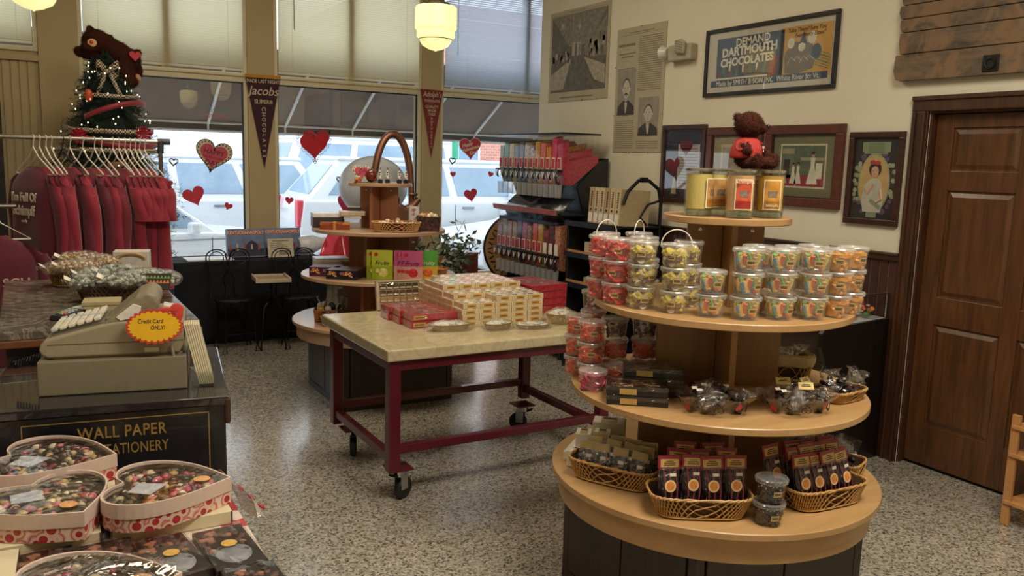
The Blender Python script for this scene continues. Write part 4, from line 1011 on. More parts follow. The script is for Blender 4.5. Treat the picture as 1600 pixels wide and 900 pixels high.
def sweets_pile(label, name, loc, rz, w, d, h, n, cols, size, cello=0, seed=1, grp=None):
    m = MB(); random.seed(seed)
    for k in range(n):
        a = random.uniform(0, 6.28); r = math.sqrt(random.random()); m.ball((r * math.cos(a) * w / 2, r * math.sin(a) * d / 2, random.random() * h * (1.05 - r * .6)), size, 6, 4, mi=random.randrange(len(cols)), rot=twist_rot())
    o = m.build(name, [mat(c_, .3, coat=.4, var=.3, scale=60) for c_ in cols], smooth=True, loc=loc, rotz=rz)
    if cello:
        c_ = MB()
        for k in range(cello):
            a = random.uniform(0, 6.28); r = random.uniform(0, .5); p = V((r * math.cos(a) * w, r * math.sin(a) * d, h * random.uniform(.6, 1.15))); R = twist_rot()
            c_.grid(lambda u, v: p + R @ V(((u - .5) * .08, (v - .5) * .06, .014 * math.sin(4 * u + 5 * v + k))), 5, 4)
        c_.build('cellophane_wrap', CELLO, o, smooth=True)
    return tag(o, label, 'candy', grp, kind='stuff')
sweets_pile('dark wrapped sweets heaped in the small basket on second shelf right', 'dark_sweets', (2.52, 1.93, z2 + .012), 0, .16, .11, .085, 44, ['#1a1012', '#2a181a', '#0f0b0c', '#4a2a2c'], (.016, .012, .01), 8, 2)
sweets_pile('cellophane bags heaped in the lined basket on second shelf', 'bagged_sweets', (2.555, 2.235, z2 + .03), deg(-28), .16, .12, .08, 30, ['#2a2422', '#6a625c', '#151212'], (.022, .016, .012), 12, 3)
sweets_pile('silvery cellophane bags heaped in the lined basket on lowest shelf', 'bagged_sweets', (2.60, 2.14, z3 + .03), deg(-25), .15, .11, .075, 30, ['#8a8a88', '#4a4644', '#b8b6b2'], (.022, .016, .012), 14, 4)
sweets_pile('dark bagged sweets heaped in the rope handled basket', 'dark_sweets', (2.59, 1.945, z3 + .015), 0, .12, .11, .1, 34, ['#1a1012', '#2a2022', '#4a3a3a'], (.018, .014, .012), 10, 5)
for k, (x, y, a) in enumerate(((2.225, 1.93, -25), (2.30, 1.90, 10), (2.268, 1.868, -30))):
    t = thing('name_tag', ('small cream name tag at the back of the right heart bowl', 'small cream name tag tilted right in the heart bowl', 'small cream name tag lowest in the right heart bowl')[k], 'tag', (x, y, z2 + .098 - .008 * (k == 2)), deg(a), 'cream name tags on the heart bowl')
    t.rotation_euler.x = deg(-35)
    MB().box((0, 0, 0), (.052, .0015, .026)).build('card', mat('#d9c078', .5), t); MB().bx(-.016, .016, -.0016, -.0008, -.002, .001).bx(-.012, .012, -.0016, -.0008, .004, .006).build('lettering', INK, t)

# glass candle jars on the topmost tier
GLJ = clear('jar_glass', (.93, .95, .92, 1), .08, rough=.01)
def jar(label, loc, rz, col, lab, labc2):
    t = thing('candle_jar', label, 'jar', loc, rz, 'glass jars on the top tier')
    r, h = .05, .158
    MB().lathe([(0, .001), (r * .96, .001), (r, .006), (r, h - .006), (r * 1.02, h)], n=32, caps=False).build('glass', GLJ, t, smooth=True)
    MB().lathe([(0, .004), (r * .93, .004), (r * .93, .02), (r * .8, .024), (0, .024)], n=24, caps=False).build('thick_base', clear('jar_base', (.8, .86, .78, 1), .3, rough=.02), t, smooth=True)
    MB().lathe([(0, .026), (r * .9, .026), (r * .9, h * .94), (0, h * .94)], n=28, caps=False).build('wax', mat(col, .45, var=.06), t, smooth=True)
    MB().lathe([(r * 1.03, h), (r * 1.05, h + .002), (r * 1.05, h + .008), (r * .9, h + .011), (0, h + .011)], n=32, caps=False).build('lid', mat('#b9b7a8', .25, .9), t, smooth=True)
    def lf(u, v, k, a=.0): return ((r + k) * math.cos(-PI / 2 + (u - .5) * 1.25), (r + k) * math.sin(-PI / 2 + (u - .5) * 1.25), .03 + v * .105)
    m = MB().grid(lambda u, v: lf(u, v, .0012), 8, 1, 0); m.grid(lambda u, v: lf(.07 + u * .86, .04 + v * .92, .0018), 8, 1, 1); m.grid(lambda u, v: lf(.07 + u * .86, .04 + v * .25, .0022), 8, 1, 2)
    m.grid(lambda u, v: lf(.25 + u * .5, .42 + v * .2, .0024), 6, 1, 3)
    m.build('picture_label', [mat('#e8e0b8', .5), mat(lab, .5, var=.3, scale=25), mat(labc2, .5, var=.25, scale=40), mat('#7a6a5a', .5, var=.4, scale=50)], t)
    return t
cj = V(FX1) + V((0, 0, TZ[3] + .0008)); ja = math.radians(-30)
def jp(o, f_): return tuple(cj + R0 * o + F0 * f_)
j1 = jar('glass candle jar of yellow wax at the left front of the top tier', jp(-.128, -.095), ja + .9, '#d8c070', '#b88a50', '#a8702c')
j2 = jar('glass candle jar of peach wax with red label, front centre', jp(.0, -.168), ja, '#e0b080', '#c8583a', '#9a2a22')
j3 = jar('glass candle jar of amber wax with brown label, right front', jp(.122, -.105), ja - .1, '#d0a040', '#c08a3a', '#9a6a28')
jar('glass candle jar of pale yellow wax behind the left front jar', jp(-.06, -.03), ja + .3, '#d8c878', '#b88a50', '#a8702c')
jar('glass candle jar of pink wax behind the gap on the right', jp(.055, -.03), ja, '#d8987a', '#a87a3a', '#7a4a20')
jar('glass candle jar of amber wax at the rear right of the tier', jp(.155, .01), ja - .7, '#c8983c', '#b8823a', '#9a6a28')
text('Schimpff\'s', 'brand_lettering', j2, (0, -.0535, .127), .019, mat('#f0e0c0', .5), sx=.85)
text('Schimpff\'s', 'brand_lettering', j3, (0, -.0535, .045), .013, mat('#f0e0c0', .5), sx=.85)

# teddy bears: one continuous body with short pile
def teddy(name, label, loc, rz, blobs, col, vox=.006, hair=5200, hl=.007, grp=None, tilt=None, scale=1):
    t = thing(name, label, 'teddy bear', loc, rz, grp)
    if tilt: t.rotation_euler = tilt
    t.scale = (scale,) * 3
    m = MB()
    for c_, r_ in blobs:
        rot = None
        if len(r_) == 4: rot = RY(r_[3]); r_ = r_[:3]
        m.ball(c_, r_, 16, 10, rot=rot)
    FUR = mat(col, .95, var=.35, scale=120, spec=.15, bump=.5)
    o = m.build('body', FUR, t, smooth=True)
    q = o.modifiers.new('merge', 'REMESH'); q.mode = 'VOXEL'; q.voxel_size = vox; q.use_smooth_shade = True
    q = o.modifiers.new('soft', 'SMOOTH'); q.iterations = 4
    random.seed(21); f_ = MB(); tot = sum(r_[0] * r_[2] for _, r_ in blobs)
    for c_, r_ in blobs:
        rot = RY(r_[3]) if len(r_) == 4 else Matrix.Identity(3)
        for k in range(int(hair * r_[0] * r_[2] / tot)):
            z = random.uniform(-1, 1); a = random.uniform(0, 6.28); s_ = math.sqrt(1 - z * z); n_ = V((s_ * math.cos(a), s_ * math.sin(a), z))
            p = rot @ V((n_.x * r_[0], n_.y * r_[1], n_.z * r_[2])); nn = rot @ V((n_.x / r_[0], n_.y / r_[1], n_.z / r_[2])).normalized()
            d_ = (nn + V((random.uniform(-.6, .6), random.uniform(-.6, .6), random.uniform(-.9, .3)))).normalized(); s2 = d_.orthogonal().normalized() * hl * .16
            p = V(c_) + p * .985; f_.add([p - s2, p + s2, p + d_ * hl], [(0, 1, 2)])
    fo = f_.build('fur', FUR, o); fo['kind'] = 'stuff'
    return t
BROWN = '#3f2016'
b1 = teddy('teddy_bear', 'dark brown teddy bear in a red shirt sitting on the glass jars', tuple(V(FX1) + R0 * .04 - F0 * .06 + V((0, 0, 1.7)) ), math.radians(-30 + 40), [
    ((0, 0, .048), (.046, .042, .05)), ((.004, -.004, .088), (.034, .032, .03)),
    ((0, -.004, .153), (.054, .05, .048)), ((.028, -.036, .142), (.024, .024, .02)),
    ((-.036, .022, .18), (.017, .012, .017)), ((.034, .016, .188), (.015, .011, .015)),
    ((-.04, -.02, .075), (.018, .022, .022)), ((-.048, -.038, .062), (.015, .018, .016)),
    ((.046, -.02, .072), (.018, .022, .022)), ((.062, -.038, .056), (.017, .02, .015)),
    ((-.034, -.05, .02), (.024, .036, .021)), ((-.045, -.078, .028), (.02, .016, .027)),
    ((.05, -.048, .02), (.026, .036, .021)), ((.082, -.062, .03), (.022, .018, .028))], BROWN)
sh = MB().lathe([(.03, .108), (.042, .098), (.053, .07), (.056, .045), (.055, .036)], n=28, caps=False, sy=.95)
so = sh.build('red_shirt', mat('#a82c28', .8, var=.12, scale=40), b1, smooth=True, solid=.003)
for s_ in (-1, 1): MB().lathe([(.02, 0), (.021, .012)], (s_ * .042, -.012, .08), 14, rot=RY(s_ * 1.3)).build('sleeve', mat('#b8332c', .7, var=.12, scale=40, sheen=.3), so, smooth=True, solid=.002)
text('Schimpff\'s', 'shirt_lettering', so, (.026, -.0525, .075), .012, mat('#e8d8d0', .6), rot=(PI / 2, 0, .45)); text('candy', 'shirt_lettering', so, (.026, -.0535, .064), .009, mat('#e8d8d0', .6), rot=(PI / 2, 0, .45))
for x, y, z, r_ in ((.016, -.046, .163, .0045), (.042, -.026, .165, .0045), (.044, -.054, .15, .008)): MB().ball((x, y, z), r_, 10, 8).build('eye' if r_ < .005 else 'nose', mat('#0a0808', .15), b1, smooth=True)
# ------------------------------------------------------------------ goods on the marble table
ZM = .8008
CB = mat('#d9c8a0', .45, var=.05); CTOP = speckle('box_top_print', ['#e4dcc8', '#eee8da', '#a8a090', '#e4dcc8', '#6a6458'], 38, .25, .5); CGOLD = mat('#c08c38', .4, .2, .1); CSIDE = mat('#c79c7c', .4, var=.12, coat=.3)
def small_box(label, loc, proto=[None]):
    if proto[0]: return dup(proto[0], loc, random.uniform(-.03, .03), label)
    t = thing('caramel_box', label, 'sweet box', loc, 0, 'stacked cream sweet boxes on the marble table')
    w, l, h = .1, .135, .031
    MB().bx(-w / 2, w / 2, -l / 2, l / 2, 0, h, 0).bx(-w / 2 + .004, w / 2 - .004, -l / 2 + .004, l / 2 - .004, h, h + .0006, 1).build('carton', [CB, CTOP], t, bevel=.001)
    m = MB().bx(-w * .4, w * .4, -l / 2 - .0008, -l / 2, h * .18, h * .82, 1).bx(-w * .38, w * .38, -l / 2 - .0014, -l / 2 - .0006, h * .24, h * .76, 0).bx(-w * .27, w * .27, -l / 2 - .002, -l / 2 - .0012, h * .28, h * .72, 1).bx(-w * .16, w * .16, -l / 2 - .0026, -l / 2 - .0018, h * .44, h * .56, 2)
    for k in (-1, 1):
        m.bx(-w / 2 - .0008, -w / 2, k * l * .24 - l * .21, k * l * .24 + l * .21, h * .15, h * .85, 3)
    m.build('gold_end_label', [CB, CGOLD, mat('#6a4a18', .5), CSIDE], t)
    MB().lathe([(0, 0), (.011, 0)], (w * .2, 0, h + .0012), 12).build('seal', mat('#a88a50', .4), t)
    proto[0] = t; return t
cn = ('first', 'second', 'third', 'fourth', 'fifth'); rn = ('front', 'second', 'third', 'fourth', 'rear')
H_ = [[4, 4, 5, 5, 5], [5, 5, 5, 5, 5], [6, 6, 6, 6, 6], [6, 6, 6, 6, 6], [5, 6, 6, 6, 6]]
for j in range(5):
    for i in range(5):
        for k in range(H_[j][i]):
            if 0 < j < 4 and 0 < i < 4 and k < H_[j][i] - 2: continue
            cnt = H_[j][i]
            if k == cnt - 1 and j in (0, 1) and i == 0: pass
            small_box('cream sweet box, %s, %s column from left, %s row' % (('bottom layer', 'second layer up', 'third layer up', 'fourth layer up', 'fifth layer up', 'sixth layer up')[k], cn[i], rn[j]), (2.083 + i * .103 + .012 * (k == cnt - 1) + j * .004, 4.05 + j * .1375 + (.012 if k == cnt - 1 else 0), ZM + k * .0318))
RBX = mat('#b01e30', .22, var=.08, coat=.7)
def red_box(label, loc, rz, w=.27, l=.125, h=.036, lab=True):
    t = thing('red_gift_box', label, 'chocolate box', loc, rz, 'red chocolate boxes on the marble table')
    MB().bx(-w / 2, w / 2, -l / 2, l / 2, 0, h).build('carton', RBX, t, bevel=.002)
    m = MB(); 
    def pic(u, v): a = 2 * PI * u; return (w * .3 * math.cos(a) * v, l * .3 * math.sin(a) * v, h + .0008)
    m.grid(pic, 20, 2, wrapu=True); m.build('top_picture', speckle('red_box_print', ['#5a2018', '#a83030', '#c8a088', '#7a1a20', '#3a1510'], 40, .25, .6), t)
    if lab: MB().bx(-w / 2 + .012, -w / 2 + .085, -l / 2 - .0012, -l / 2, h * .2, h * .8, 0).bx(-w / 2 + .02, -w / 2 + .077, -l / 2 - .0018, -l / 2 - .001, h * .4, h * .58, 1).build('gold_end_label', [mat('#d0a848', .4, .2), mat('#7a5a20', .5)], t)
    MB().bx(-w / 2 - .002, w / 2 + .002, -l / 2 - .0025, l / 2 + .0015, -.0, h + .002).build('shrink_wrap', clear('shrink_wrap', (.99, .97, .98, 1), .1, crinkle=12, rough=.05), t, bevel=.002)
    return t
for j, (x, y) in enumerate(((1.895, 4.11), (1.885, 4.245), (1.875, 4.38))):
    for k in range(2): red_box('red chocolate box, %s layer, %s of the three left rows' % (('lower', 'upper')[k], ('nearest', 'middle', 'farthest')[j]), (x + .004 * k, y, ZM + k * .039), deg(-1 - j))
red_box('red chocolate box at the back behind the left rows', (1.93, 4.52, ZM), deg(4), lab=False)
for k in range(4): red_box('large red chocolate box right of the cream boxes, %s' % ('lowest', 'second up', 'third up', 'topmost')[k], (2.715 , 4.38, ZM + k * .043), deg(3 + k), .27, .36, .04, lab=False)
# open display lid of chocolates
t = thing('chocolate_display', 'upright display tray of assorted chocolates behind the red boxes', 'display tray', (1.93, 4.61, ZM), deg(-3)); t.rotation_euler.x = deg(-12)
MB().bx(-.135, .135, 0, .012, 0, .17).bx(-.145, -.128, -.012, .016, 0, .175).bx(.128, .142, -.012, .016, 0, .175).bx(-.145, .142, -.012, .016, .168, .178).build('tray', mat('#b8a488', .5), t, bevel=.002)
m = MB()
for r in range(4):
    for c_ in range(6):
        m.bx(-.12 + c_ * .041, -.086 + c_ * .041, -.012, 0, .012 + r * .04, .038 + r * .04, (r * 5 + c_ * 3) % 3); m.bx(-.12 + c_ * .041, -.088 + c_ * .041, -.0135, -.012, .008 + r * .04, .018 + r * .04, 3)
m.build('chocolates', [mat('#2a1812', .3, coat=.4), mat('#4a3020', .3, coat=.4), mat('#b08a48', .35, coat=.4), mat('#d0c0a0', .5)], t, bevel=.002)
MB().bx(-.125, .125, -.018, -.016, .004, .168).build('window_film', clear('display_film', (.98, .98, .96, 1), .05, crinkle=6, rough=.04, fk=.2), t)
# gold trays in cellophane
GT = mat('#b8993e', .3, .55, .12, bump=.1)
def gold_tray(label, loc, rz, w=.16, d=.1, h=.034, n=2):
    t = thing('gold_candy_tray', label, 'sweet tray', loc, rz, 'gold trays wrapped in cellophane')
    MB().lathe([(.36, 0), (.42, .2), (.5, 1), (.52, 1.05), (.49, 1.05), (.4, .15), (0, .12)], n=32, caps=False).build('tray', GT, t, smooth=True).scale = (w, d, h)
    m = MB().grid(lambda u, v: (w * .44 * math.cos(6.283 * u) * v, d * .44 * math.sin(6.283 * u) * v, h * (.9 + .5 * (1 - v * v)) + .002 * math.sin(20 * u)), 24, 4, wrapu=True)
    m.build('white_sweets', speckle('white_tray_fill', ['#e0dccb', '#d0c8b8', '#efece0', '#8a8478'], 70, .3, .4), t, smooth=True)
    m = MB()
    def wr(u, v):
        a = 2 * PI * u; r = 1 + .14 * math.sin(5 * a + 1) * v * (1 - v) * 3 + .25 * max(0, math.sin(2 * a + .6)) ** 6 * (1 - v) + .04 * math.sin(17 * a)
        return (w * .55 * math.cos(a) * r * (1 - .75 * v ** 3), d * .56 * math.sin(a) * r * (1 - .75 * v ** 3), .002 + h * 1.55 * v + .003 * math.sin(13 * a + 6 * v))
    m.grid(wr, 56, 10, wrapu=True); m.build('cellophane_wrap', CELLO, t, smooth=True)
    return t
gold_tray('gold tray in cellophane in front of the red boxes', (1.935, 3.945, ZM), deg(-8), .24, .11)
gold_tray('gold tray in cellophane in front of the first cream column', (2.20, 3.88, ZM), deg(10), .18, .11)
gold_tray('flat gold tray in cellophane at the middle of the table edge', (2.39, 3.83, ZM), deg(-12), .2, .11, .022)
gold_tray('deep gold tray in cellophane beside the large red boxes', (2.62, 3.90, ZM), deg(8), .19, .15, .055)

# ------------------------------------------------------------------ goods on the rear stand
c2 = V(FX2)
# top tier
t = thing('heart_plaque', 'heart shaped plaque with white dotted rim on the top tier', 'plaque', (2.045, 5.60, TZ[3] + .001), deg(-18))
hp = heart_pts(.125, 40); t.rotation_euler.x = deg(-8)
MB().prism([(x, y + .062) for x, y in hp], -.006, .006, plane='xz').build('heart_board', mat('#d9d2bc', .5), t, bevel=.002)
MB().prism([(x * .74, y * .74 + .064) for x, y in hp], -.0085, -.006, plane='xz').build('pink_heart', mat('#c23a52', .4), t)
m = MB()
for k in range(22):
    x, y = hp[int(k * 40 / 22)]; m.box((x * .87, -.0075, y * .87 + .063), (.006, .002, .006), rot=RY(.78))
m.build('dots', mat('#1c1414', .5), t)
text('LOVE', 'lettering', t, (0, -.0095, .07), .03, mat('#5a1422', .5), rot=(PI / 2, -.4, 0))
EGG = mat('#6a1a18', .2, var=.15, coat=.7)
t = MB().lathe([(0, 0), (.02, .004), (.035, .022), (.039, .045), (.034, .07), (.02, .087), (0, .093)], (0, 0, 0), 24, caps=False).build('chocolate_apple', EGG, smooth=True, loc=(2.10, 5.555, TZ[3] + .004)); tag(t, 'shiny dark red round treat beside the heart plaque', 'treat')
MB().tube([(0, 0, .09), (.006, 0, .108)], .002, 6).build('stem', mat('#3a2418', .6), t)
t = thing('gift_box', 'small orange and black patterned box below the heart plaque', 'box', (2.005, 5.56, TZ[3] + .005), deg(-25))
MB().bx(-.022, .022, -.015, .015, 0, .03).build('carton', speckle('orange_pattern', ['#c85a30', '#c85a30', '#2a1a18', '#d9a060', '#c85a30'], 60, .4), t, bevel=.001); MB().bx(-.02, .02, -.014, .014, .0302, .04).build('bow', mat('#e0d4c0', .5), t, bevel=.003)
t = MB().lathe([(0, 0), (.075, 0), (.078, .003), (0, .003)], n=24, sx=1.1, sy=.5).build('green_mat', mat('#3a5a38', .6), loc=(2.06, 5.555, TZ[3] + .0006)); tag(t, 'green oval mat under the heart plaque and box', 'mat')
for k, (o, f_, nm) in enumerate(((-.0, -.15, 'in front of the handle left'), (.035, -.05, 'behind the handle'), (.125, -.1, 'at the right end in front'), (.165, -.05, 'at the right end behind'))):
    p = c2 + R0 * (o + .03) + F0 * f_
    t = thing('lollipop_block', 'dotted white stick favour on a black block, %s' % nm, 'favour', (p.x, p.y, TZ[3] + .001), deg(-25 + 9 * k), 'favours on black blocks on the top tier')
    MB().bx(-.016, .016, -.012, .012, 0, .024).build('block', BLACKM, t, bevel=.001)
    MB().lathe([(.004, .024), (.011, .03), (.012, .07), (.006, .084), (0, .086)], n=14).build('bag', speckle('dotted_bag', ['#e8e4da', '#e8e4da', '#1a1a1a', '#e8e4da', '#dcd6c8'], 110, .4), t, smooth=True)
    MB().tube([(0, 0, .084), (.002, 0, .1)], .0015, 5).ball((.002, 0, .102), .004, 6, 5).build('tie', BLACKM, t)
# second tier (z 1.206)
zz = TZ[2] + .001
WB = mat('#c99a62', .5, var=.25, scale=60, bump=.3)
basket('long wicker basket of small wrapped sweets on the rear stand', (2.19, 5.315, zz), deg(-18), .33, .17, .06, 1.2, .55, 50, 'wicker baskets on the beech stand', M=WB)
sweets_pile('orange and silver wrapped sweets heaped in the long basket', 'wrapped_sweets', (2.19, 5.315, zz + .02), deg(-18), .3, .15, .07, 130, ['#d8a078', '#e8e0d0', '#b86a40', '#efe8dc', '#9a5a3a', '#c8b8a0'], (.016, .012, .009), 0, 6)
t = thing('gift_basket', 'dark woven box basket with a light filling right of the long basket', 'basket', (2.445, 5.345, zz), deg(-20))
MB().lathe([(.098, 0), (.112, .1)], n=4, rot=RZ(PI / 4), caps=False).lathe([(0, .001), (.098, .001)], n=4, rot=RZ(PI / 4)).build('woven_side', speckle('dark_weave', ['#3a2220', '#54322c', '#2a1816'], 70, .6, 0, .6), t, solid=.006)
m = MB(); random.seed(9)
for k in range(30): m.ball((random.uniform(-.06, .06), random.uniform(-.05, .05), .09 + random.random() * .025), (.022, .016, .012), 7, 4, rot=twist_rot(), mi=k % 3)
m.build('filling', [mat('#d9c08a', .5), mat('#e8dcc0', .5), mat('#a86a4a', .5)], t, smooth=True)
t = thing('patterned_bag', 'tall white bag with small brown print behind the long basket', 'bag', (2.40, 5.50, zz), deg(-15))
MB().bx(-.035, .035, -.02, .02, 0, .16).build('paper', speckle('heart_print_bag', ['#d8d0cc', '#d8d0cc', '#a87068', '#d8d0cc', '#cfc6c2'], 60, .5), t, bevel=.003)
def gift(label, loc, rz, d, c0, c1, name='gift_box', lidc=None):
    t = thing(name, label, 'box', loc, rz, None); w, l, h = d
    MB().bx(-w / 2, w / 2, -l / 2, l / 2, 0, h).build('carton', c0, t, bevel=.002)
    MB().bx(-w / 2 - .001, w / 2 + .001, -l / 2 - .001, l / 2 + .001, h * .72, h + .001).build('lid', c1, t, bevel=.002)
    return t
gb = gift('orange brown ribboned chocolate box at left of the third tier', (1.855, 5.60, zz), deg(-20), (.2, .12, .045), mat('#8a3a1c', .3, coat=.5), speckle('orange_lid', ['#b8682c', '#8a3a1c', '#a85428', '#c8843c'], 24, .3, .5))
MB().bx(-.012, .006, -.0625, .0625, -.0, .0475).build('ribbon', mat('#c89048', .35, .3), gb)
gift('dark wrapped box under a white top at left of the third tier', (1.86, 5.78, zz), deg(-10), (.22, .14, .1), mat('#3a3238', .35, coat=.4), mat('#e8eaee', .25))
gift('clear acrylic display box in front of the column', (2.01, 5.68, zz), deg(-20), (.12, .1, .085), clear('acrylic', (.86, .88, .9, 1), .12, haze=.2), mat('#d0d6dc', .2))
gift('flat cream box stacked on the acrylic box', (2.005, 5.68, zz + .088), deg(-12), (.17, .11, .03), mat('#c8b898', .5), mat('#e4e0d6', .4))
gift('small dark box topmost of the left pile', (2.03, 5.70, zz + .12), deg(-25), (.09, .07, .03), mat('#3c3034', .4), mat('#b8b4b4', .35))
# third tier (z .884)
zz = TZ[1] + .001
def flower_box(label, loc, rz, d, base, top):
    t = thing('tea_box', label, 'box', loc, rz, 'boxes with orange flower print'); w, l, h = d
    MB().bx(-w / 2, w / 2, -l / 2, l / 2, 0, h).build('carton', mat(base, .35, var=.1, coat=.4), t, bevel=.002)
    MB().bx(-w / 2 + .004, w / 2 - .004, -l / 2 + .004, l / 2 - .004, h, h + .001).build('box_top', mat(top, .35, var=.15), t)
    m = MB(); random.seed(3)
    for (cx, side, sp) in ((-w * .3, 0, w * .16), (w * .22, 0, w * .16), (-l * .2, 1, l * .22), (l * .22, 1, l * .18)):
        for k in range(9):
            a = PI * (k / 8) - .2; r = sp * .8
            for q in (0, 1):
                u_, z_ = cx + r * math.cos(a) * (.5 + .5 * q), h * .42 + h * .42 * math.sin(a) * (.5 + .5 * q)
                if side == 0: m.box((u_, -l / 2 - .0008, z_), (sp * .35, .001, h * .09), rot=RY(-a), mi=(k + q) % 3)
                else: m.box((-w / 2 - .0008, u_, z_), (.001, sp * .35, h * .09), rot=RX(a), mi=(k + q) % 3)
    m.build('flower_print', [mat('#d9a040', .4), mat('#e8d8a0', .4), mat('#b83a2a', .4)], t)
    MB().bx(-w * .05, w * .1, -l / 2 - .001, -l / 2 - .0004, h * .5, h * .8).build('panel_print', mat('#8a5a62', .5), t)
    return t
flower_box('black box with orange flower print at front of the second tier', (1.885, 5.455, zz), deg(-38), (.215, .215, .062), '#17141f', '#6a5850')
flower_box('dark purple box with orange flower print at the left edge', (1.80, 5.62, zz), deg(-30), (.21, .15, .062), '#4a1c34', '#5a3a38')
gift('white topped box behind the purple flower box', (1.93, 5.93, zz), deg(-8), (.24, .16, .085), mat('#d0c8c0', .5), mat('#eef0f4', .3))
t = basket('pale round basket with white cups behind the flower boxes', (2.04, 5.86, zz), 0, .13, .13, .06, 1.2, 1, 30, None, M=mat('#a89880', .6))
tag(MB().ball((0, 0, .01), (.055, .055, .035), 14, 8).build('white_pot', mat('#e4e2e0', .3), smooth=True, loc=(2.04, 5.86, zz + .04)), 'white rounded pot sitting in the pale round basket', 'pot')
def pouch(label, loc, rz, base, low, acc, ink, k_=0):
    t = thing('snack_pouch', label, 'pouch', loc, rz, 'bright snack pouches on the beech stand'); w, h = .118, .165; t.scale = (1.2, 1, 1.2)
    def pf(u, v, s, top=1):
        b = .014 * (1 - v) * math.sin(PI * min(1, max(0, u))) + .004 * (1 - v); return ((u - .5) * w, s * b, v * h)
    m = MB().grid(lambda u, v: pf(u, v * .45, -1), 8, 5, 1).grid(lambda u, v: pf(u, .45 + v * .55, -1), 8, 6, 0).grid(lambda u, v: pf(1 - u, v, 1), 8, 8, 0)
    m.add([pf(0, 0, -1), pf(1, 0, -1), pf(1, 0, 1), pf(0, 0, 1)], [(0, 3, 2, 1)], 1)
    m.build('foil', [mat(base, .28, var=.1, scale=12, coat=.5), mat(low, .28, var=.15, scale=14, coat=.5)], t, smooth=True)
    MB().lathe([(0, 0), (.011, 0), (.011, .001), (0, .001)], (-.035, -.0045, h * .86), 16, rot=RX(PI / 2)).build('brand_dot', mat('#c0202c', .4), t)
    text('Jelly Belly' if False else 'Fruity', 'lettering', t, (0, -.0145, h * .57), .034, mat(ink, .5), rot=(PI / 2 + .06, 0, 0), shear=.2, ext=.001)
    MB().lathe([(0, 0), (.026, 0), (.02, .002), (0, .003)], (.005, -.0175, h * .24), 18, rot=RX(PI / 2 + .08)).ball((-.028, -.0165, h * .3), (.012, .003, .012), 10, 6).build('fruit_picture', mat(acc, .4, var=.3, scale=60), t, smooth=True)
    return t
pa = deg(-22)
pouch('lime green snack pouch standing left of the pink pouches', (2.085, 5.30, zz), pa, '#b8c030', '#9aac28', '#d8d070', '#2a4a20')
pouch('second lime green pouch directly behind the first', (2.06, 5.33, zz), pa, '#a8b02c', '#8a9c24', '#d8d070', '#2a4a20')
for k in range(3): pouch('pink snack pouch, %s in the fanned trio' % ('front', 'middle', 'rearmost')[k], (2.265 - .02 * k, 5.205 + .02 * k, zz), pa, '#c05080', '#d09a8a', '#c02838', '#5a1a30')
pouch('green and yellow snack pouch at the right of the row', (2.375, 5.20, zz), pa, '#4a9a38', '#d0a838', '#d86a30', '#e8e0c0')
basket('small round orange brown basket at right edge of second tier', (2.50, 5.30, zz), 0, .14, .14, .055, 1.35, 1, 34, 'wicker baskets on the beech stand', M=mat('#b87a48', .45, var=.25, scale=50))
t = thing('orange_treat_bag', 'cellophane bag with orange bow in the small round basket', 'sweet bag', (2.50, 5.30, zz + .015), 0)
m = MB(); random.seed(12)
for k in range(12): m.ball((random.uniform(-.03, .03), random.uniform(-.03, .03), .02 + random.random() * .05), (.02, .016, .013), 7, 5, rot=twist_rot(), mi=k % 2)
m = m.build('sweets', [mat('#c86a34', .4), mat('#d89a58', .4)], t, smooth=True); m['kind'] = 'stuff'
m = MB()
for k in range(7):
    a = k * .9; m.grid(lambda u, v: (.01 * math.cos(a) + .045 * v * math.cos(a + (u - .5)), .01 * math.sin(a) + .045 * v * math.sin(a + (u - .5)), .07 + .06 * v + .006 * math.sin(9 * u + k)), 4, 4)
m.build('wrap_frill', clear('orange_film', (.95, .72, .5, 1), .12, crinkle=14, haze=.15, hazecol=(.8, .4, .15, 1)), t, smooth=True)
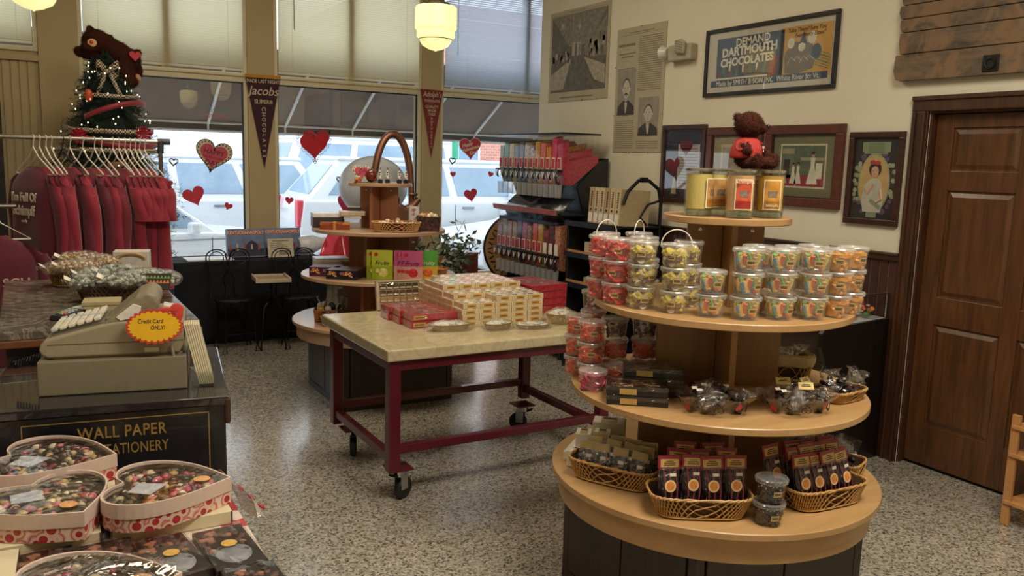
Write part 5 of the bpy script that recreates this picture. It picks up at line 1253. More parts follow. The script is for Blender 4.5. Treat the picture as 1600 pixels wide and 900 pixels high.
# lowest tier (z .56)
zz = TZ[0] + .001
BB = mat('#a8683c', .5, var=.3, scale=50, bump=.3)
basket('small square wicker basket of lollipops at left of lowest tier', (1.79, 5.63, zz), deg(-20), .15, .13, .075, 1.12, .4, 36, 'wicker baskets on the beech stand', M=BB)
basket('shallow wicker basket of black and white sweets on lowest tier', (1.80, 5.455, zz), deg(-12), .18, .12, .05, 1.15, .35, 40, 'wicker baskets on the beech stand', M=mat('#b98448', .5, var=.3, scale=50, bump=.3))
m = MB(); random.seed(4)
LOL = ['#b8903a', '#3a5a3a', '#d8d4cc', '#2a2a34', '#8a9a6a']
lolly = None
spots = [(-.04, -.02, .085), (.01, -.035, .088), (.0, .02, .11), (.05, .0, .105), (-.02, .04, .1), (.09, -.01, .095), (.13, .02, .09), (.05, .05, .09)]
for k, (x, y, z) in enumerate(spots):
    lb = 'round wrapped lollipop %s' % ('at the left front of the square basket', 'at the centre front of the square basket', 'topmost amber one in the square basket', 'dark green one right of centre in the basket', 'at the back of the square basket', 'leaning over the right basket rim', 'lying outermost right of the square basket', 'behind the dark green lollipop')[k]
    t = thing('lollipop', lb, 'lollipop', (1.79 + x, 5.63 + y, zz + z), random.uniform(-1, 1), 'lollipops in the square basket'); t.rotation_euler.x = random.uniform(-.5, .5)
    MB().ball((0, 0, 0), (.024, .021, .024), 14, 10).build('ball', mat(LOL[(0, 2, 0, 1, 2, 3, 4, 4)[k]], .2, var=.35, scale=50, coat=.6), t, smooth=True)
    MB().lathe([(.0235, -.006), (.025, 0), (.0235, .006)], n=18, caps=False, rot=RX(PI / 2)).build('white_band', mat('#e8e6e0', .4), t)
    a = random.uniform(-1, 1); MB().tube([(.02 * math.sin(a), .0, .02), (.075 * math.sin(a), .01, .07)], .0022, 6).build('stick', mat('#e4ddd0', .5), t)
sweets_pile('black and white wrapped sweets heaped in the shallow basket', 'wrapped_sweets', (1.80, 5.455, zz + .02), deg(-12), .15, .1, .05, 46, ['#e4e4e8', '#1c1c22', '#d8d4dc', '#2a2a30'], (.016, .011, .008), 3, 8)
gift('pale folded paper bag standing behind the lollipops', (2.03, 5.84, zz), deg(-12), (.16, .08, .19), speckle('newsprint', ['#b0aca8', '#9a9690', '#c0bcb8', '#8a6a68'], 25, .6), mat('#a8a49e', .6), 'paper_bag')
t = basket('small light basket half hidden behind the marble table corner', (1.99, 5.42, zz), deg(-20), .12, .1, .06, 1.15, .5, 30, 'wicker baskets on the beech stand', M=BB)
t = thing('dark_bottle_pack', 'dark glossy stacked tins behind the cream boxes', 'tins', (2.50, 5.35, zz), 0)
for k in range(3): MB().lathe([(0, 0), (.05, 0), (.052, .01), (.052, .06), (.05, .066), (0, .066)], (0, 0, k * .068), 28, caps=False).build('tin', mat('#1c1824', .18, .3, coat=.6), t, smooth=True)

# ------------------------------------------------------------------ by the window: kettle, white balloon, plant, game boxes
COP = mat('#9a6e5a', .38, .8, .1, 6)
t = thing('copper_kettle', 'large copper kettle with tall arched handle behind the rear stand', 'kettle', (2.90, 7.2, .72), 0)
MB().lathe([(.12, 0), (.22, .03), (.285, .14), (.3, .28), (.28, .4), (.22, .5), (.13, .56), (.1, .575), (.1, .6), (0, .61)], n=40).build('body', COP, t, smooth=True)
MB().tube([(.15, -.05, .52), (.21, -.08, .56), (.25, -.1, .62)], [.04, .032, .024], 12).ball((.2, -.08, .66), (.05, .03, .02), 12, 8).build('spout', COP, t, smooth=True)
MB().lathe([(.1, .6), (.09, .63), (.02, .66), (.015, .69), (0, .7)], n=24, caps=False).build('lid', mat('#4a2a1c', .4, .5), t, smooth=True)
MB().tube([(.19 * math.cos(a) + .03, 0, .52 + (.68 if math.sin(a) > 0 else 0) * math.sin(a) ** .8) for a in [PI * k / 24 for k in range(25)]], [.034 if 3 < k < 21 else .03 for k in range(25)], 12).build('handle', COP, t, smooth=True)
t = thing('round_pedestal', 'dark pedestal under the large copper kettle', 'pedestal', (2.90, 7.2, 0))
MB().lathe([(.24, 0), (.24, .04), (.1, .07), (.09, .6), (.22, .66), (.24, .68), (.24, .718)], n=32).build('column', mat('#3a3a42', .5), t, smooth=True)
wbl = thing('white_balloon', 'large round white balloon at the window behind the copper kettle', 'balloon', (2.98, 7.82, 1.42), 0)
MB().ball((0, 0, 0), (.34, .3, .3), 26, 16).build('balloon', mat('#d8dde6', .35, var=.04), wbl, smooth=True)
MB().tube([(0, 0, -.3), (.01, 0, -.6), (0, 0, -1.415)], .004, 6).build('string', mat('#d0d0d0', .6), wbl)
MB().lathe([(0, -1.42), (.045, -1.42), (.045, -1.38), (0, -1.38)], n=20, caps=False).build('weight', mat('#c8c8cc', .5), wbl)
# window ledge things: white jar lying down and red plastic
tag(MB().lathe([(0, 0), (.07, 0), (.085, .03), (.09, .14), (.07, .19), (.05, .23), (.05, .27), (0, .272)], (0, 0, .09), 28, rot=RY(PI / 2 - .1)).build('white_jug', mat('#dfe4ec', .3), smooth=True, loc=(2.28, 7.98, .752)), 'white plastic jug lying on the black cloth at the window', 'jug')
t = thing('window_bench', 'low white bench under the middle window', 'bench', (2.66, 7.95, 0)); MB().bx(-.25, .25, -.22, .22, .6, .64).build('seat', mat('#d8dade', .5), t, bevel=.004)
for sx in (-1, 1): MB().bx(sx * .22 - .02, sx * .22 + .02, -.2, .2, 0, .6).build('leg', mat('#d8dade', .5), t)
m = MB(); m.grid(lambda u, v: (-.24 + .48 * u, -.12 + .05 * math.sin(9 * u) + .1 * v, .0 + (.34 + .05 * math.sin(7 * u)) * v * min(1, .35 + 2.2 * u)), 24, 8)
tag(m.build('red_plastic_sheet', clear('red_film', (1, .38, .42, 1), .08, haze=.45, hazecol=(.75, .06, .09, 1)), smooth=True, loc=(2.68, 7.86, .642), solid=.004), 'bunched red plastic sheet on the bench in the middle window', 'plastic sheet')
# plant
t = thing('potted_shrub', 'leafy green shrub with pale flecked leaves between the stand and window', 'plant', (3.33, 7.0, 0), 0)
MB().lathe([(.1, 0), (.13, .02), (.16, .36), (.17, .4), (.15, .4), (.14, .36), (0, .35)], n=28, caps=False).build('pot', mat('#4a3a34', .5), t, smooth=True)
random.seed(17); lf = MB(); st_ = MB()
for k in range(38):
    a = random.uniform(0, 6.28); e_ = V((.3 * math.cos(a) * random.uniform(.5, 1.05), .24 * math.sin(a) * random.uniform(.5, 1.05), random.uniform(.6, 1.2))); mid = V((e_.x * .35, e_.y * .35, e_.z * .62 + .1))
    pts = [V((0, 0, .34)), mid, e_ + V((e_.x * .3, e_.y * .3, -.05 - .1 * random.random()))]
    st_.tube(pts, [.006, .004, .002], 5)
    for j in range(30):
        q = random.uniform(.3, 1); p = (pts[0] * (1 - q) ** 2 + pts[1] * 2 * q * (1 - q) + pts[2] * q * q) + V((random.gauss(0, .035), random.gauss(0, .035), random.gauss(0, .03)))
        d_ = V((random.uniform(-1, 1), random.uniform(-1, 1), random.uniform(-.7, .6))).normalized(); s_ = d_.orthogonal().normalized() * .018; L = random.uniform(.06, .10); n_ = d_.cross(s_) * .3
        lf.add([p, p + d_ * L * .5 + s_, p + d_ * L, p + d_ * L * .5 - s_, p + d_ * L * .5 + n_], [(0, 1, 4), (1, 2, 4), (2, 3, 4), (3, 0, 4)], (0, 0, 1, 2)[random.randrange(4)])
st_.build('stems', mat('#4a3a28', .7), t); lf.build('leaves', [mat('#35482c', .5, var=.3), mat('#5a6a48', .5, var=.3), mat('#b8bca8', .5)], t)['kind'] = 'stuff'
# board game boxes
def game(label, loc, rz, w=.345, h=.265, flyer=0):
    t = thing('board_game_box', label, 'board game', loc, rz, None); t.rotation_euler.x = deg(-7)
    MB().bx(-w / 2, w / 2, 0, .05, 0, h).build('carton', mat('#6a6a7a', .4, var=.1, coat=.4), t, bevel=.002)
    m = MB().bx(-w / 2 + .002, w / 2 - .002, -.001, 0, .002, h - .002, 0).bx(-w / 2 + .004, w / 2 - .004, -.0016, -.001, 0.01, h * .3, 1).bx(-w * .02, w * .33, -.0022, -.0016, h * .2, h * .42, 2)
    for k in range(5): m.box((-w * .42 + k * w * .19, -.0024, h * .36), (w * .05, .001, h * (.18 + .05 * (k % 3))), 3 + k % 2)
    m.prism([(-w * .02 + w * .35 * q, h * (.4 + .18 * math.sin(PI * q))) for q in [i / 10 for i in range(11)]], -.0028, -.0024, 2, 'xz')
    m.build('cover_picture', [mat('#6f83a8', .35, var=.3, scale=9, coat=.4), mat('#3a3c50', .35, var=.3, scale=20), mat('#2a3048', .4), mat('#a84a38', .4), mat('#c8b8a0', .4)], t)
    MB().bx(-w * .46, w * .46, -.003, -.0012, h * .8, h * .93).build('title_band', mat('#b84a38', .4), t)
    text('KENTUCKIANAOPOLY', 'title_lettering', t, (0, -.0036, h * .865), .044, mat('#f0e0d0', .5), sx=.74, bold=.0004)
    return t
game('board game box with skyline cover standing left on the black cloth', (1.775, 7.93, .75), deg(2))
g2 = game('second board game box behind a paper flyer on the black cloth', (2.13, 7.97, .75), deg(2))
t = thing('paper_flyer', 'cream printed flyer leaning on the second board game box', 'flyer', (2.08, 7.86, .75), deg(6)); t.rotation_euler.x = deg(-10)
m = MB().bx(-.125, .125, 0, .002, 0, .175, 0)
for k in range(4): m.bx(-.1, .1 - .03 * k, -.001, 0, .075 + k * .018, .08 + k * .018, 1)
m.bx(-.08, .08, -.001, 0, .15, .158, 1).bx(-.02, .09, -.0012, 0, .02, .065, 2); m.build('sheet', [mat('#cfc4ac', .6), mat('#6a6458', .6), mat('#8a8474', .6)], t)
tag(MB().bx(-.2, .2, -.13, .13, 0, .012).build('white_booklet', mat('#eceff2', .4), loc=(1.42, 7.86, .75)), 'flat white booklet lying at the left of the black cloth', 'booklet')
# etagere goods: row of tall narrow wooden boxes, small boxes below
KR = mat('#b39870', .6, var=.12, scale=12); KF = mat('#c9b48c', .55, var=.08)
for k in range(6):
    w_ = .066; y_ = 5.50 - k * .069
    t = thing('wooden_game_box', 'tall narrow kraft box with black lettering, %s from the dispensers' % ('first', 'second', 'third', 'fourth', 'fifth', 'sixth')[k], 'box', (4.09, y_, 1.2265), deg(-90), 'tall kraft boxes on the rack'); t.rotation_euler.x = deg(-3)
    MB().bx(-w_ / 2 + .001, w_ / 2 - .001, -.15, .14, 0, .285).build('carton', [KF if k % 3 else KR], t, bevel=.002)
    m = MB().bx(-w_ * .38, w_ * .38, -.1515, -.15, .01, .085, 0)
    for j in range(9): m.bx(-w_ * .1, w_ * .16, -.1515, -.15, .135 + j * .014, .144 + j * .014, 1)
    m.bx(-w_ * .14, w_ * .14, -.1515, -.15, .1, .118, 1); m.build('printed_spine', [mat('#e8e2d4', .5), mat('#2a2622', .6)], t)
for k, (y_, z_, d_, c_, lb) in enumerate(((5.50, .971, (.13, .16, .1), '#c9b898', 'cream box with a red striped front on the middle rack shelf'), (5.33, .971, (.12, .14, .08), '#dcd4c4', 'white small box right of the striped box on the rack'), (5.48, .721, (.14, .18, .06), '#b8a07a', 'kraft open tray box on the lower rack shelf'), (5.26, .721, (.12, .2, .1), '#c9c4c0', 'tilted white and blue packet on the lower rack shelf'))):
    t = thing('shelf_box', lb, 'box', (4.02, y_, z_), 0)
    MB().bx(-d_[0] / 2, d_[0] / 2, -d_[1] / 2, d_[1] / 2, 0, d_[2]).build('carton', mat(c_, .5, var=.1), t, bevel=.002)
    m = MB()
    for j in range(4): m.bx(-d_[0] / 2 - .001, -d_[0] / 2, -d_[1] * .4, d_[1] * (.1 if k == 0 else .3), d_[2] * (.1 + .22 * j), d_[2] * (.2 + .22 * j))
    m.build('front_print', mat(('#a83028', '#a89878', '#3a3230', '#5a7898')[k], .5), t)
for z_, nm in ((.971, 'middle'), (.721, 'lower')):
    t = thing('price_ledge', 'thin wooden tray ledge along the %s rack shelf' % nm, 'tray', (3.90, 5.43, z_), 0); MB().bx(-.012, .1, -.31, .31, 0, .006).bx(-.012, -.006, -.31, .31, .006, .03).build('board', LW, t, bevel=.001)
# ------------------------------------------------------------------ left side: cabinet, register, counter, heart boxes
t = thing('sign_cabinet', 'black painted cabinet with gold border and lettering under the register', 'cabinet', (.55, 2.81, 0), deg(-8.2))
BK = mat('#101218', .28, .0, .1, coat=.35)
MB().bx(-.72, 0, 0, .74, .05, .87).bx(-.70, -.02, .02, .74, 0, .05).build('body', BK, t, bevel=.003)
MB().bx(-.73, .012, -.012, .76, .87, .9).build('cabinet_top', mat('#14161c', .12, .0, .1, coat=.8), t, bevel=.005)
MB().box((.006, .0, .85), (.02, .03, .09)).build('corner_moulding', mat('#3a241a', .4), t, bevel=.008)
GL_ = mat('#a08448', .4, .4, .25)
m = MB(); x0, x1, z0, z1_ = -.6, -.052, .25, .85
for a in ((x0, x1, z1_ - .003, z1_), (x0, x1, z0, z0 + .003), (x0, x0 + .003, z0, z1_), (x1 - .003, x1, z0, z1_)): m.bx(a[0], a[1], -.0012, 0, a[2], a[3])
m.build('gold_border', GL_, t)
text('Wall Paper'.upper(), 'gold_lettering', t, (-.315, -.001, .806), .054, GL_, sx=.80, spacing=1.06, bold=.0006)
text('STATIONERY', 'gold_lettering', t, (-.283, -.001, .748), .05, GL_, sx=.68, spacing=1.04, bold=.0003)
# cash register
t = thing('cash_register', 'beige cash register on its cash drawer, keyboard side on', 'cash register', (.009, 3.033, .9005), deg(-10.5))
BG = mat('#8d8269', .5, .0, .06, 60, bump=.05); BG2 = mat('#766d57', .5, .0, .05)
MB().bx(0, .452, 0, .40, 0, .115).build('cash_drawer', BG2, t, bevel=.004)
MB().bx(.0, .452, .385, .402, .002, .113).build('drawer_back', BG2, t)
prof = [(.03, .122), (.012, .132), (.004, .148), (.01, .168), (.022, .182), (.2, .228), (.225, .234), (.4, .244), (.436, .236), (.446, .22), (.447, .16), (.43, .122)]
MB().prism(prof, .02, .34, plane='xz').build('register_body', BG, t, bevel=.008, seg=3)
MB().prism([(.05, .1135), (.04, .122), (.44, .122), (.43, .1135)], .03, .33, plane='xz').build('base_plinth', BG2, t)
MB().bx(.03, .445, .0185, .0205, .166, .168).build('body_seam', mat('#5a5240', .6), t)
prof = [(.19, .222), (.22, .248), (.30, .318), (.335, .330), (.36, .318), (.372, .29), (.36, .26), (.33, .235)]
MB().prism(prof, .03, .30, plane='xz').build('printer_cover', mat('#82775f', .42), t, bevel=.01, seg=3)
MB().prism([(.235, .25), (.29, .295), (.315, .285), (.31, .25), (.25, .238)], .026, .0305, plane='xz').build('paper_window', mat('#d8d4c8', .35), t, bevel=.002)
sl = math.atan2(.046, .178); R = RY(-sl)
kb = MB().box((.115, .18, .203), (.17, .25, .012), rot=R).build('key_bed', mat('#6a6250', .6), t)
for i in range(6):
    for j in range(8):
        x = .045 + i * .026; z = .1885 + (x - .022) * .258 + .013
        MB().box((x, .075 + j * .029, z), (.020, .022, .012), rot=R).build('key', mat('#d0c9b4' if (i + j) % 7 else '#b0b4b0', .45), kb, bevel=.003)
MB().box((.215, .1, .236), (.03, .03, .004)).build('badge', mat('#6a6250', .5), t)
MB().bx(.32, .365, .018, .0205, .13, .145).build('data_plate', mat('#c8c2a8', .4), t)
MB().tube([(.405, .012, .15), (.412, .008, .11), (.40, .006, .06), (.398, .006, .0), ], .005, 8).build('power_cord', mat('#8a8068', .5), t, smooth=True)
m = MB().tube([(-.1 + .1 * k / 60, .18 + .012 * math.sin(k * 1.2), .07 + .03 * k / 60 + .012 * math.cos(k * 1.2)) for k in range(61)], .003, 5)
m.build('coiled_cord', mat('#16161a', .4), t, smooth=True)
MB().box((.40, .10, .262), (.05, .06, .03), rot=RY(.3)).tube([(.38, .1, .27), (.39, .1, .25)], .012, 8).build('rear_display', mat('#c8c2b4', .4), t, bevel=.004)
# yellow price burst sign
t = thing('price_sign', 'yellow scalloped sign with red edge and handwritten credit card note', 'sign', (.355, 2.945, 1.125), deg(-12)); t.rotation_euler.x = deg(-6)
def scal(w, h, amp, n=26, N=208): return [((w + amp * abs(math.sin(n * a / 2))) * math.cos(a), (h + amp * abs(math.sin(n * a / 2))) * math.sin(a)) for a in [2 * PI * k / N for k in range(N)]]
MB().prism(scal(.082, .052, .008), 0, .002, plane='xz').build('red_edge', mat('#b83222', .5), t)
MB().prism(scal(.075, .045, .007), -.0012, 0, plane='xz').build('yellow_card', mat('#d8a818', .5, var=.04), t)
text('Credit Card', 'handwriting', t, (-.012, -.0018, .018), .021, INK, sx=.75, shear=.1); text('ONLY!', 'handwriting', t, (.01, -.0018, -.004), .02, INK, sx=.75, shear=.1)
m = MB()
for c_, r_ in (((.038, .001, .055), (.026, .002, .009)), ((.07, .001, .056), (.022, .002, .02)), ((.068, .001, .036), (.014, .002, .014)), ((.08, .001, .04), (.01, .002, .02))): m.ball(c_, r_, 18, 6)
hand = m.build('pointing_hand', mat('#c03a30', .5), t, smooth=True)
for k in range(3): MB().tube([(.055 + .003 * k, -.0018, .052 - .009 * k), (.068, -.0018, .048 - .009 * k)], .0011, 5).build('finger_line', mat('#6a1a18', .5), hand)
# envelopes in clear holder
t = thing('envelope_holder', 'clear holder with a tall leaning stack of cream envelopes beside the register', 'holder', (.505, 2.965, .9005), deg(-10))
for k in range(7): MB().box((-.008 + k * .0072 - .022, .04, .112), (.0058, .085, .215), rot=RY(deg(-12))).build('envelope', mat('#cfc3a0', .6, var=.06), t)
MB().bx(-.03, .042, -.01, .09, 0, .004).bx(.038, .042, -.01, .09, 0, .06).bx(-.03, .042, -.01, -.007, 0, .05).build('clear_holder', clear('holder_plastic', (.92, .93, .93, 1), .12, rough=.02), t)

# marble counter behind
t = thing('marble_counter', 'grey brown marble topped counter behind the register', 'counter', (0, 0, 0))
MB().bx(-.11, .62, 3.66, 5.12, .968, 1.0).build('counter_top', marble('brown_marble', '#5e564c', '#8f877a', 5, .1), t, bevel=.004)
MB().bx(-.12, .63, 3.655, 5.13, .935, .968).build('edge_trim', wood('counter_edge', '#4a2a18', '#7a4a2a', 1, 'x', .4), t, bevel=.006)
MB().bx(-.09, .6, 3.70, 5.08, 0, .935).build('body', wood('counter_body', '#17120f', '#2c221b', 1, 'z', .5), t, bevel=.004)
for x in (.06, .25, .44): MB().bx(x - .08, x + .08, 3.694, 3.70, .1, .88).build('panel', wood('counter_body', '#17120f', '#2c221b', 1, 'z', .5), t, bevel=.004)
t = thing('card_terminal', 'black card payment terminal with grey keypad on the marble counter', 'card terminal', (.09, 3.84, 1.0005), deg(38))
MB().prism([(0, 0), (.17, 0), (.185, .03), (.175, .042), (.1, .036), (.01, .02), (0, .012)], -.04, .04, plane='xz').build('body', mat('#17181c', .35), t, bevel=.004)
MB().box((.13, 0, .0405), (.06, .058, .003), rot=RY(-.07)).build('screen', mat('#c8cbb8', .25), t)
kb = MB().box((.055, 0, .029), (.07, .06, .003), rot=RY(-.17)).build('keypad', mat('#4a4c52', .4), t)
for i in range(4):
    for j in range(3): MB().box((.03 + i * .017, -.019 + j * .019, .0275 + i * .0029), (.012, .014, .005), rot=RY(-.17)).build('key', mat('#a8abae' if i else ('#c84a3a', '#d8b040', '#4a9a50')[j], .4), kb, bevel=.001)
MB().box((.178, 0, .038), (.03, .06, .012)).build('printer_lid', mat('#b0b2b4', .35), t, bevel=.004)
def bag_mesh(cols, w, n, sz, seed):
    m = MB(); random.seed(seed)
    for k in range(n):
        a = random.uniform(0, 6.28); r = random.random() ** .5
        m.ball((w[0] * r * math.cos(a), w[1] * r * math.sin(a), w[2] * random.uniform(-.8, .9) * math.sqrt(max(0, 1 - r * r))), sz, 6, 4, mi=random.randrange(len(cols)), rot=twist_rot())
    return m
def cbag(label, loc, rz, w, cols, sz, n=60, seed=1, grp=None, tie=1):
    t = thing('candy_bag', label, 'sweet bag', loc, rz, grp)
    o = bag_mesh(cols, w, n, sz, seed).build('sweets', [mat(c_, .35, var=.25, scale=80, coat=.3) for c_ in cols], t, smooth=True); o['kind'] = 'stuff'
    b = MB()
    b.grid(lambda u, v: (w[0] * 1.12 * math.sin(PI * v) ** .7 * math.cos(2 * PI * u) * (1 + .04 * math.sin(9 * u * 6.28)), w[1] * 1.14 * math.sin(PI * v) ** .7 * math.sin(2 * PI * u), -w[2] * 1.12 * math.cos(PI * v)), 26, 12, wrapu=True)
    if tie: b.grid(lambda u, v: (-w[0] * (1 + .35 * v), w[1] * (.1 + .5 * v) * (u - .5) * 2, w[2] * (.2 + .2 * math.sin(9 * u))), 10, 3)
    b.build('cellophane_bag', CELLO, t, smooth=True)
    MB().box((-w[0] * 1.1, 0, w[2] * .5), (.03, .04, .002), rot=RY(.5) @ RX(.3)).build('paper_tag', PAPER, t)
    return t
RW = ['#b8935c', '#a67c48', '#d8c4a0', '#c0a070']; SG = ['#a9b0a0', '#8f9a8c', '#c8ccb8', '#76806e']
t = basket('woven basket with loop handles holding tan sweet bags on the counter', (.205, 4.86, 1.0005), deg(10), .24, .2, .085, 1.3, 1, 40, 'baskets on the marble counter', M=mat('#9a7a46', .6, var=.3, scale=50, bump=.3))
MB().tube([(.02 + .09 * math.cos(a), -.135, .06 + .055 * math.sin(a)) for a in [PI * k / 10 for k in range(11)]], .011, 8).build('loop_handle', mat('#b08a50', .55, var=.25, scale=70, bump=.4), t, smooth=True)
for k, (x, y, z, a) in enumerate(((.16, 4.80, 1.10, .4), (.24, 4.90, 1.135, 0), (.33, 4.84, 1.12, -.3), (.22, 4.72, 1.115, .2), (.31, 4.98, 1.11, .1))):
    cbag('cellophane bag of tan sweets %s in the handled basket' % ('at the left', 'topmost', 'at the right', 'nearest the front', 'at the back')[k], (x, y, z), a, (.095, .06, .038), RW, (.013, .009, .009), 90, 30 + k, 'tan sweet bags in the counter basket')
basket('dark woven oval basket of green grey sweet bags on the counter', (.36, 4.25, 1.0005), deg(-14), .36, .2, .085, 1.25, .8, 50, 'baskets on the marble counter', M=mat('#5a4028', .6, var=.3, scale=50, bump=.3))
for k, (x, y, z, a) in enumerate(((.25, 4.22, 1.105, .1), (.38, 4.15, 1.115, -.2), (.37, 4.32, 1.13, 0), (.48, 4.24, 1.115, -.4), (.28, 4.34, 1.12, .3), (.56, 4.34, 1.09, -.5))):
    cbag('cellophane bag of pale green sweets %s in the dark basket' % ('at the left', 'in front', 'topmost', 'right of centre', 'at the back left', 'hanging over the right rim')[k], (x, y, z), a, (.09, .06, .04), SG, (.013, .010, .010), 90, 50 + k, 'green sweet bags in the counter basket')
t = thing('kraft_box', 'cream open card box between the dark basket and the register', 'box', (.27, 3.93, 1.0005), deg(-8)); MB().bx(-.07, .07, -.06, .06, 0, .06).bx(-.074, .074, -.064, .064, .05, .066).build('carton', mat('#a89a6e', .6), t, bevel=.002)
t = thing('patterned_packet', 'orange and green zigzag patterned packet standing behind the register', 'packet', (.50, 4.12, 1.10), deg(-25)); t.rotation_euler.x = deg(-35)
MB().bx(-.07, .07, 0, .012, -.03, .05).build('packet', mat('#2a2420', .5), t)
m = MB()
for k in range(9):
    x = -.062 + k * .0155; m.add([(x - .007, -.001, 0), (x + .0085, -.001, 0), (x, -.001, .018)], [(0, 1, 2)], 0); m.add([(x - .007, -.001, .024), (x + .0085, -.001, .024), (x, -.001, .04)], [(0, 1, 2)], 1)
m.build('zigzag_print', [mat('#c8763a', .5), mat('#7a9a48', .5)], t)
t = thing('white_gift_carton', 'white open carton with a bow behind the counter baskets', 'box', (.50, 4.98, 1.0005), deg(-12)); MB().bx(-.09, .09, -.06, .06, 0, .16).build('carton', mat('#cfc8ba', .6), t, bevel=.003)
MB().tube([(.07 * math.cos(a), -.07, .12 + .03 * math.sin(a)) for a in [PI * k / 10 for k in range(11)]], .008, 6).build('bow', mat('#a8885a', .5), t, smooth=True)

# foreground table and heart boxes
t = thing('display_table', 'low table covered in pale patterned cloth in the near left corner', 'table', (0, 0, 0))
HC = speckle('heart_cloth_print', ['#c8b8a8', '#cfc0b0', '#d2c6b6', '#a83038', '#c9bba8', '#c0a898'], 22, .5)
MB().bx(-.95, .478, .6, 2.56, .675, .713).build('table_top', HC, t, bevel=.004)
MB().bx(.472, .480, .6, 2.56, .3, .69).bx(-.95, .48, 2.55, 2.558, .3, .69).build('cloth_skirt', HC, t)
for x in (-.88, .42):
    for y in (.7, 2.48): MB().bx(x - .025, x + .025, y - .025, y + .025, 0, .675).build('leg', BLACKM, t)
WBX = mat('#cbbf9c', .6, var=.03)
def ship(label, loc, rz, w, l, h=.036):
    t = thing('carton', label, 'box', loc, rz, 'flat cream cartons under the heart boxes')
    MB().bx(-w / 2, w / 2, -l / 2, l / 2, 0, h).build('carton', WBX, t, bevel=.002)
    for q in (-w / 2 - .001, w / 2 - .003): MB().bx(q, q + .004, -l / 2 - .001, l / 2, 0, h * .98).build('dark_edge', mat('#4a4030', .7), t)
ship('flat cream carton under the right heart box', (.298, 2.37, .7138), deg(-1), .295, .32)
ship('flat cream carton under the middle left heart box', (-.02, 2.40, .7138), deg(-3), .31, .34)
ship('flat cream carton at the left edge, beside black chocolate boxes', (-.16, 2.05, .7138), deg(-3), .2, .34)
t = thing('heart_note', 'cream paper note with a hand drawn black heart at the bottom left corner', 'note', (-.09, 1.975, .7505), deg(-15)); MB().bx(-.05, .05, -.05, .05, 0, .001).build('paper', PAPER, t); MB().tube([(x, y, .003) for x, y in heart_pts(.05)], .0012, 5, closed=True).build('drawn_heart', INK, t, smooth=True)
RED_P = NT('red_flower_print'); _v = RED_P.coord(); _w = RED_P.add('TexVoronoi'); RED_P.link(_v, _w.inputs['Vector']); _w.inputs['Scale'].default_value = 34
RED_P.link(RED_P.ramp(_w.outputs['Distance'], [(.0, rgb('#b03a40')), (.36, rgb('#a02a34')), (.40, rgb('#d8b8a0')), (.56, rgb('#cfae98')), (.62, rgb('#b8404a')), (.8, rgb('#d8c0ac'))]), RED_P.b.inputs['Base Color']); RED_P.b.inputs['Roughness'].default_value = .3; RED_P = RED_P.m
CC = ['#1c100c', '#2a1812', '#a8384a', '#c86a78', '#c8b48a', '#b89a60', '#6a2a28', '#d8c8a8']
def box_heart(w, n):
    R_ = [(0, .33), (.09, .395), (.2, .43), (.32, .425), (.42, .365), (.485, .26), (.5, .13), (.475, .0), (.41, -.13), (.32, -.25), (.21, -.36), (.10, -.455), (0, -.54)]
    half = []
    for i in range(12):
        a, b = R_[i], R_[i + 1]; p0 = R_[i - 1] if i else (-.09, .395); p3 = R_[i + 2] if i < 11 else (R_[12][0] - .1, R_[12][1] - .09)
        for q in (0, .5): half.append(tuple(.5 * (2 * a[k] + (b[k] - p0[k]) * q + (2 * p0[k] - 5 * a[k] + 4 * b[k] - p3[k]) * q * q + (3 * a[k] - p0[k] - 3 * b[k] + p3[k]) * q ** 3) for k in (0, 1)))
    half.append(R_[12])
    full = half + [(-x, y) for x, y in half[-2:0:-1]]
    return [(x * w, y * w) for x, y in full]
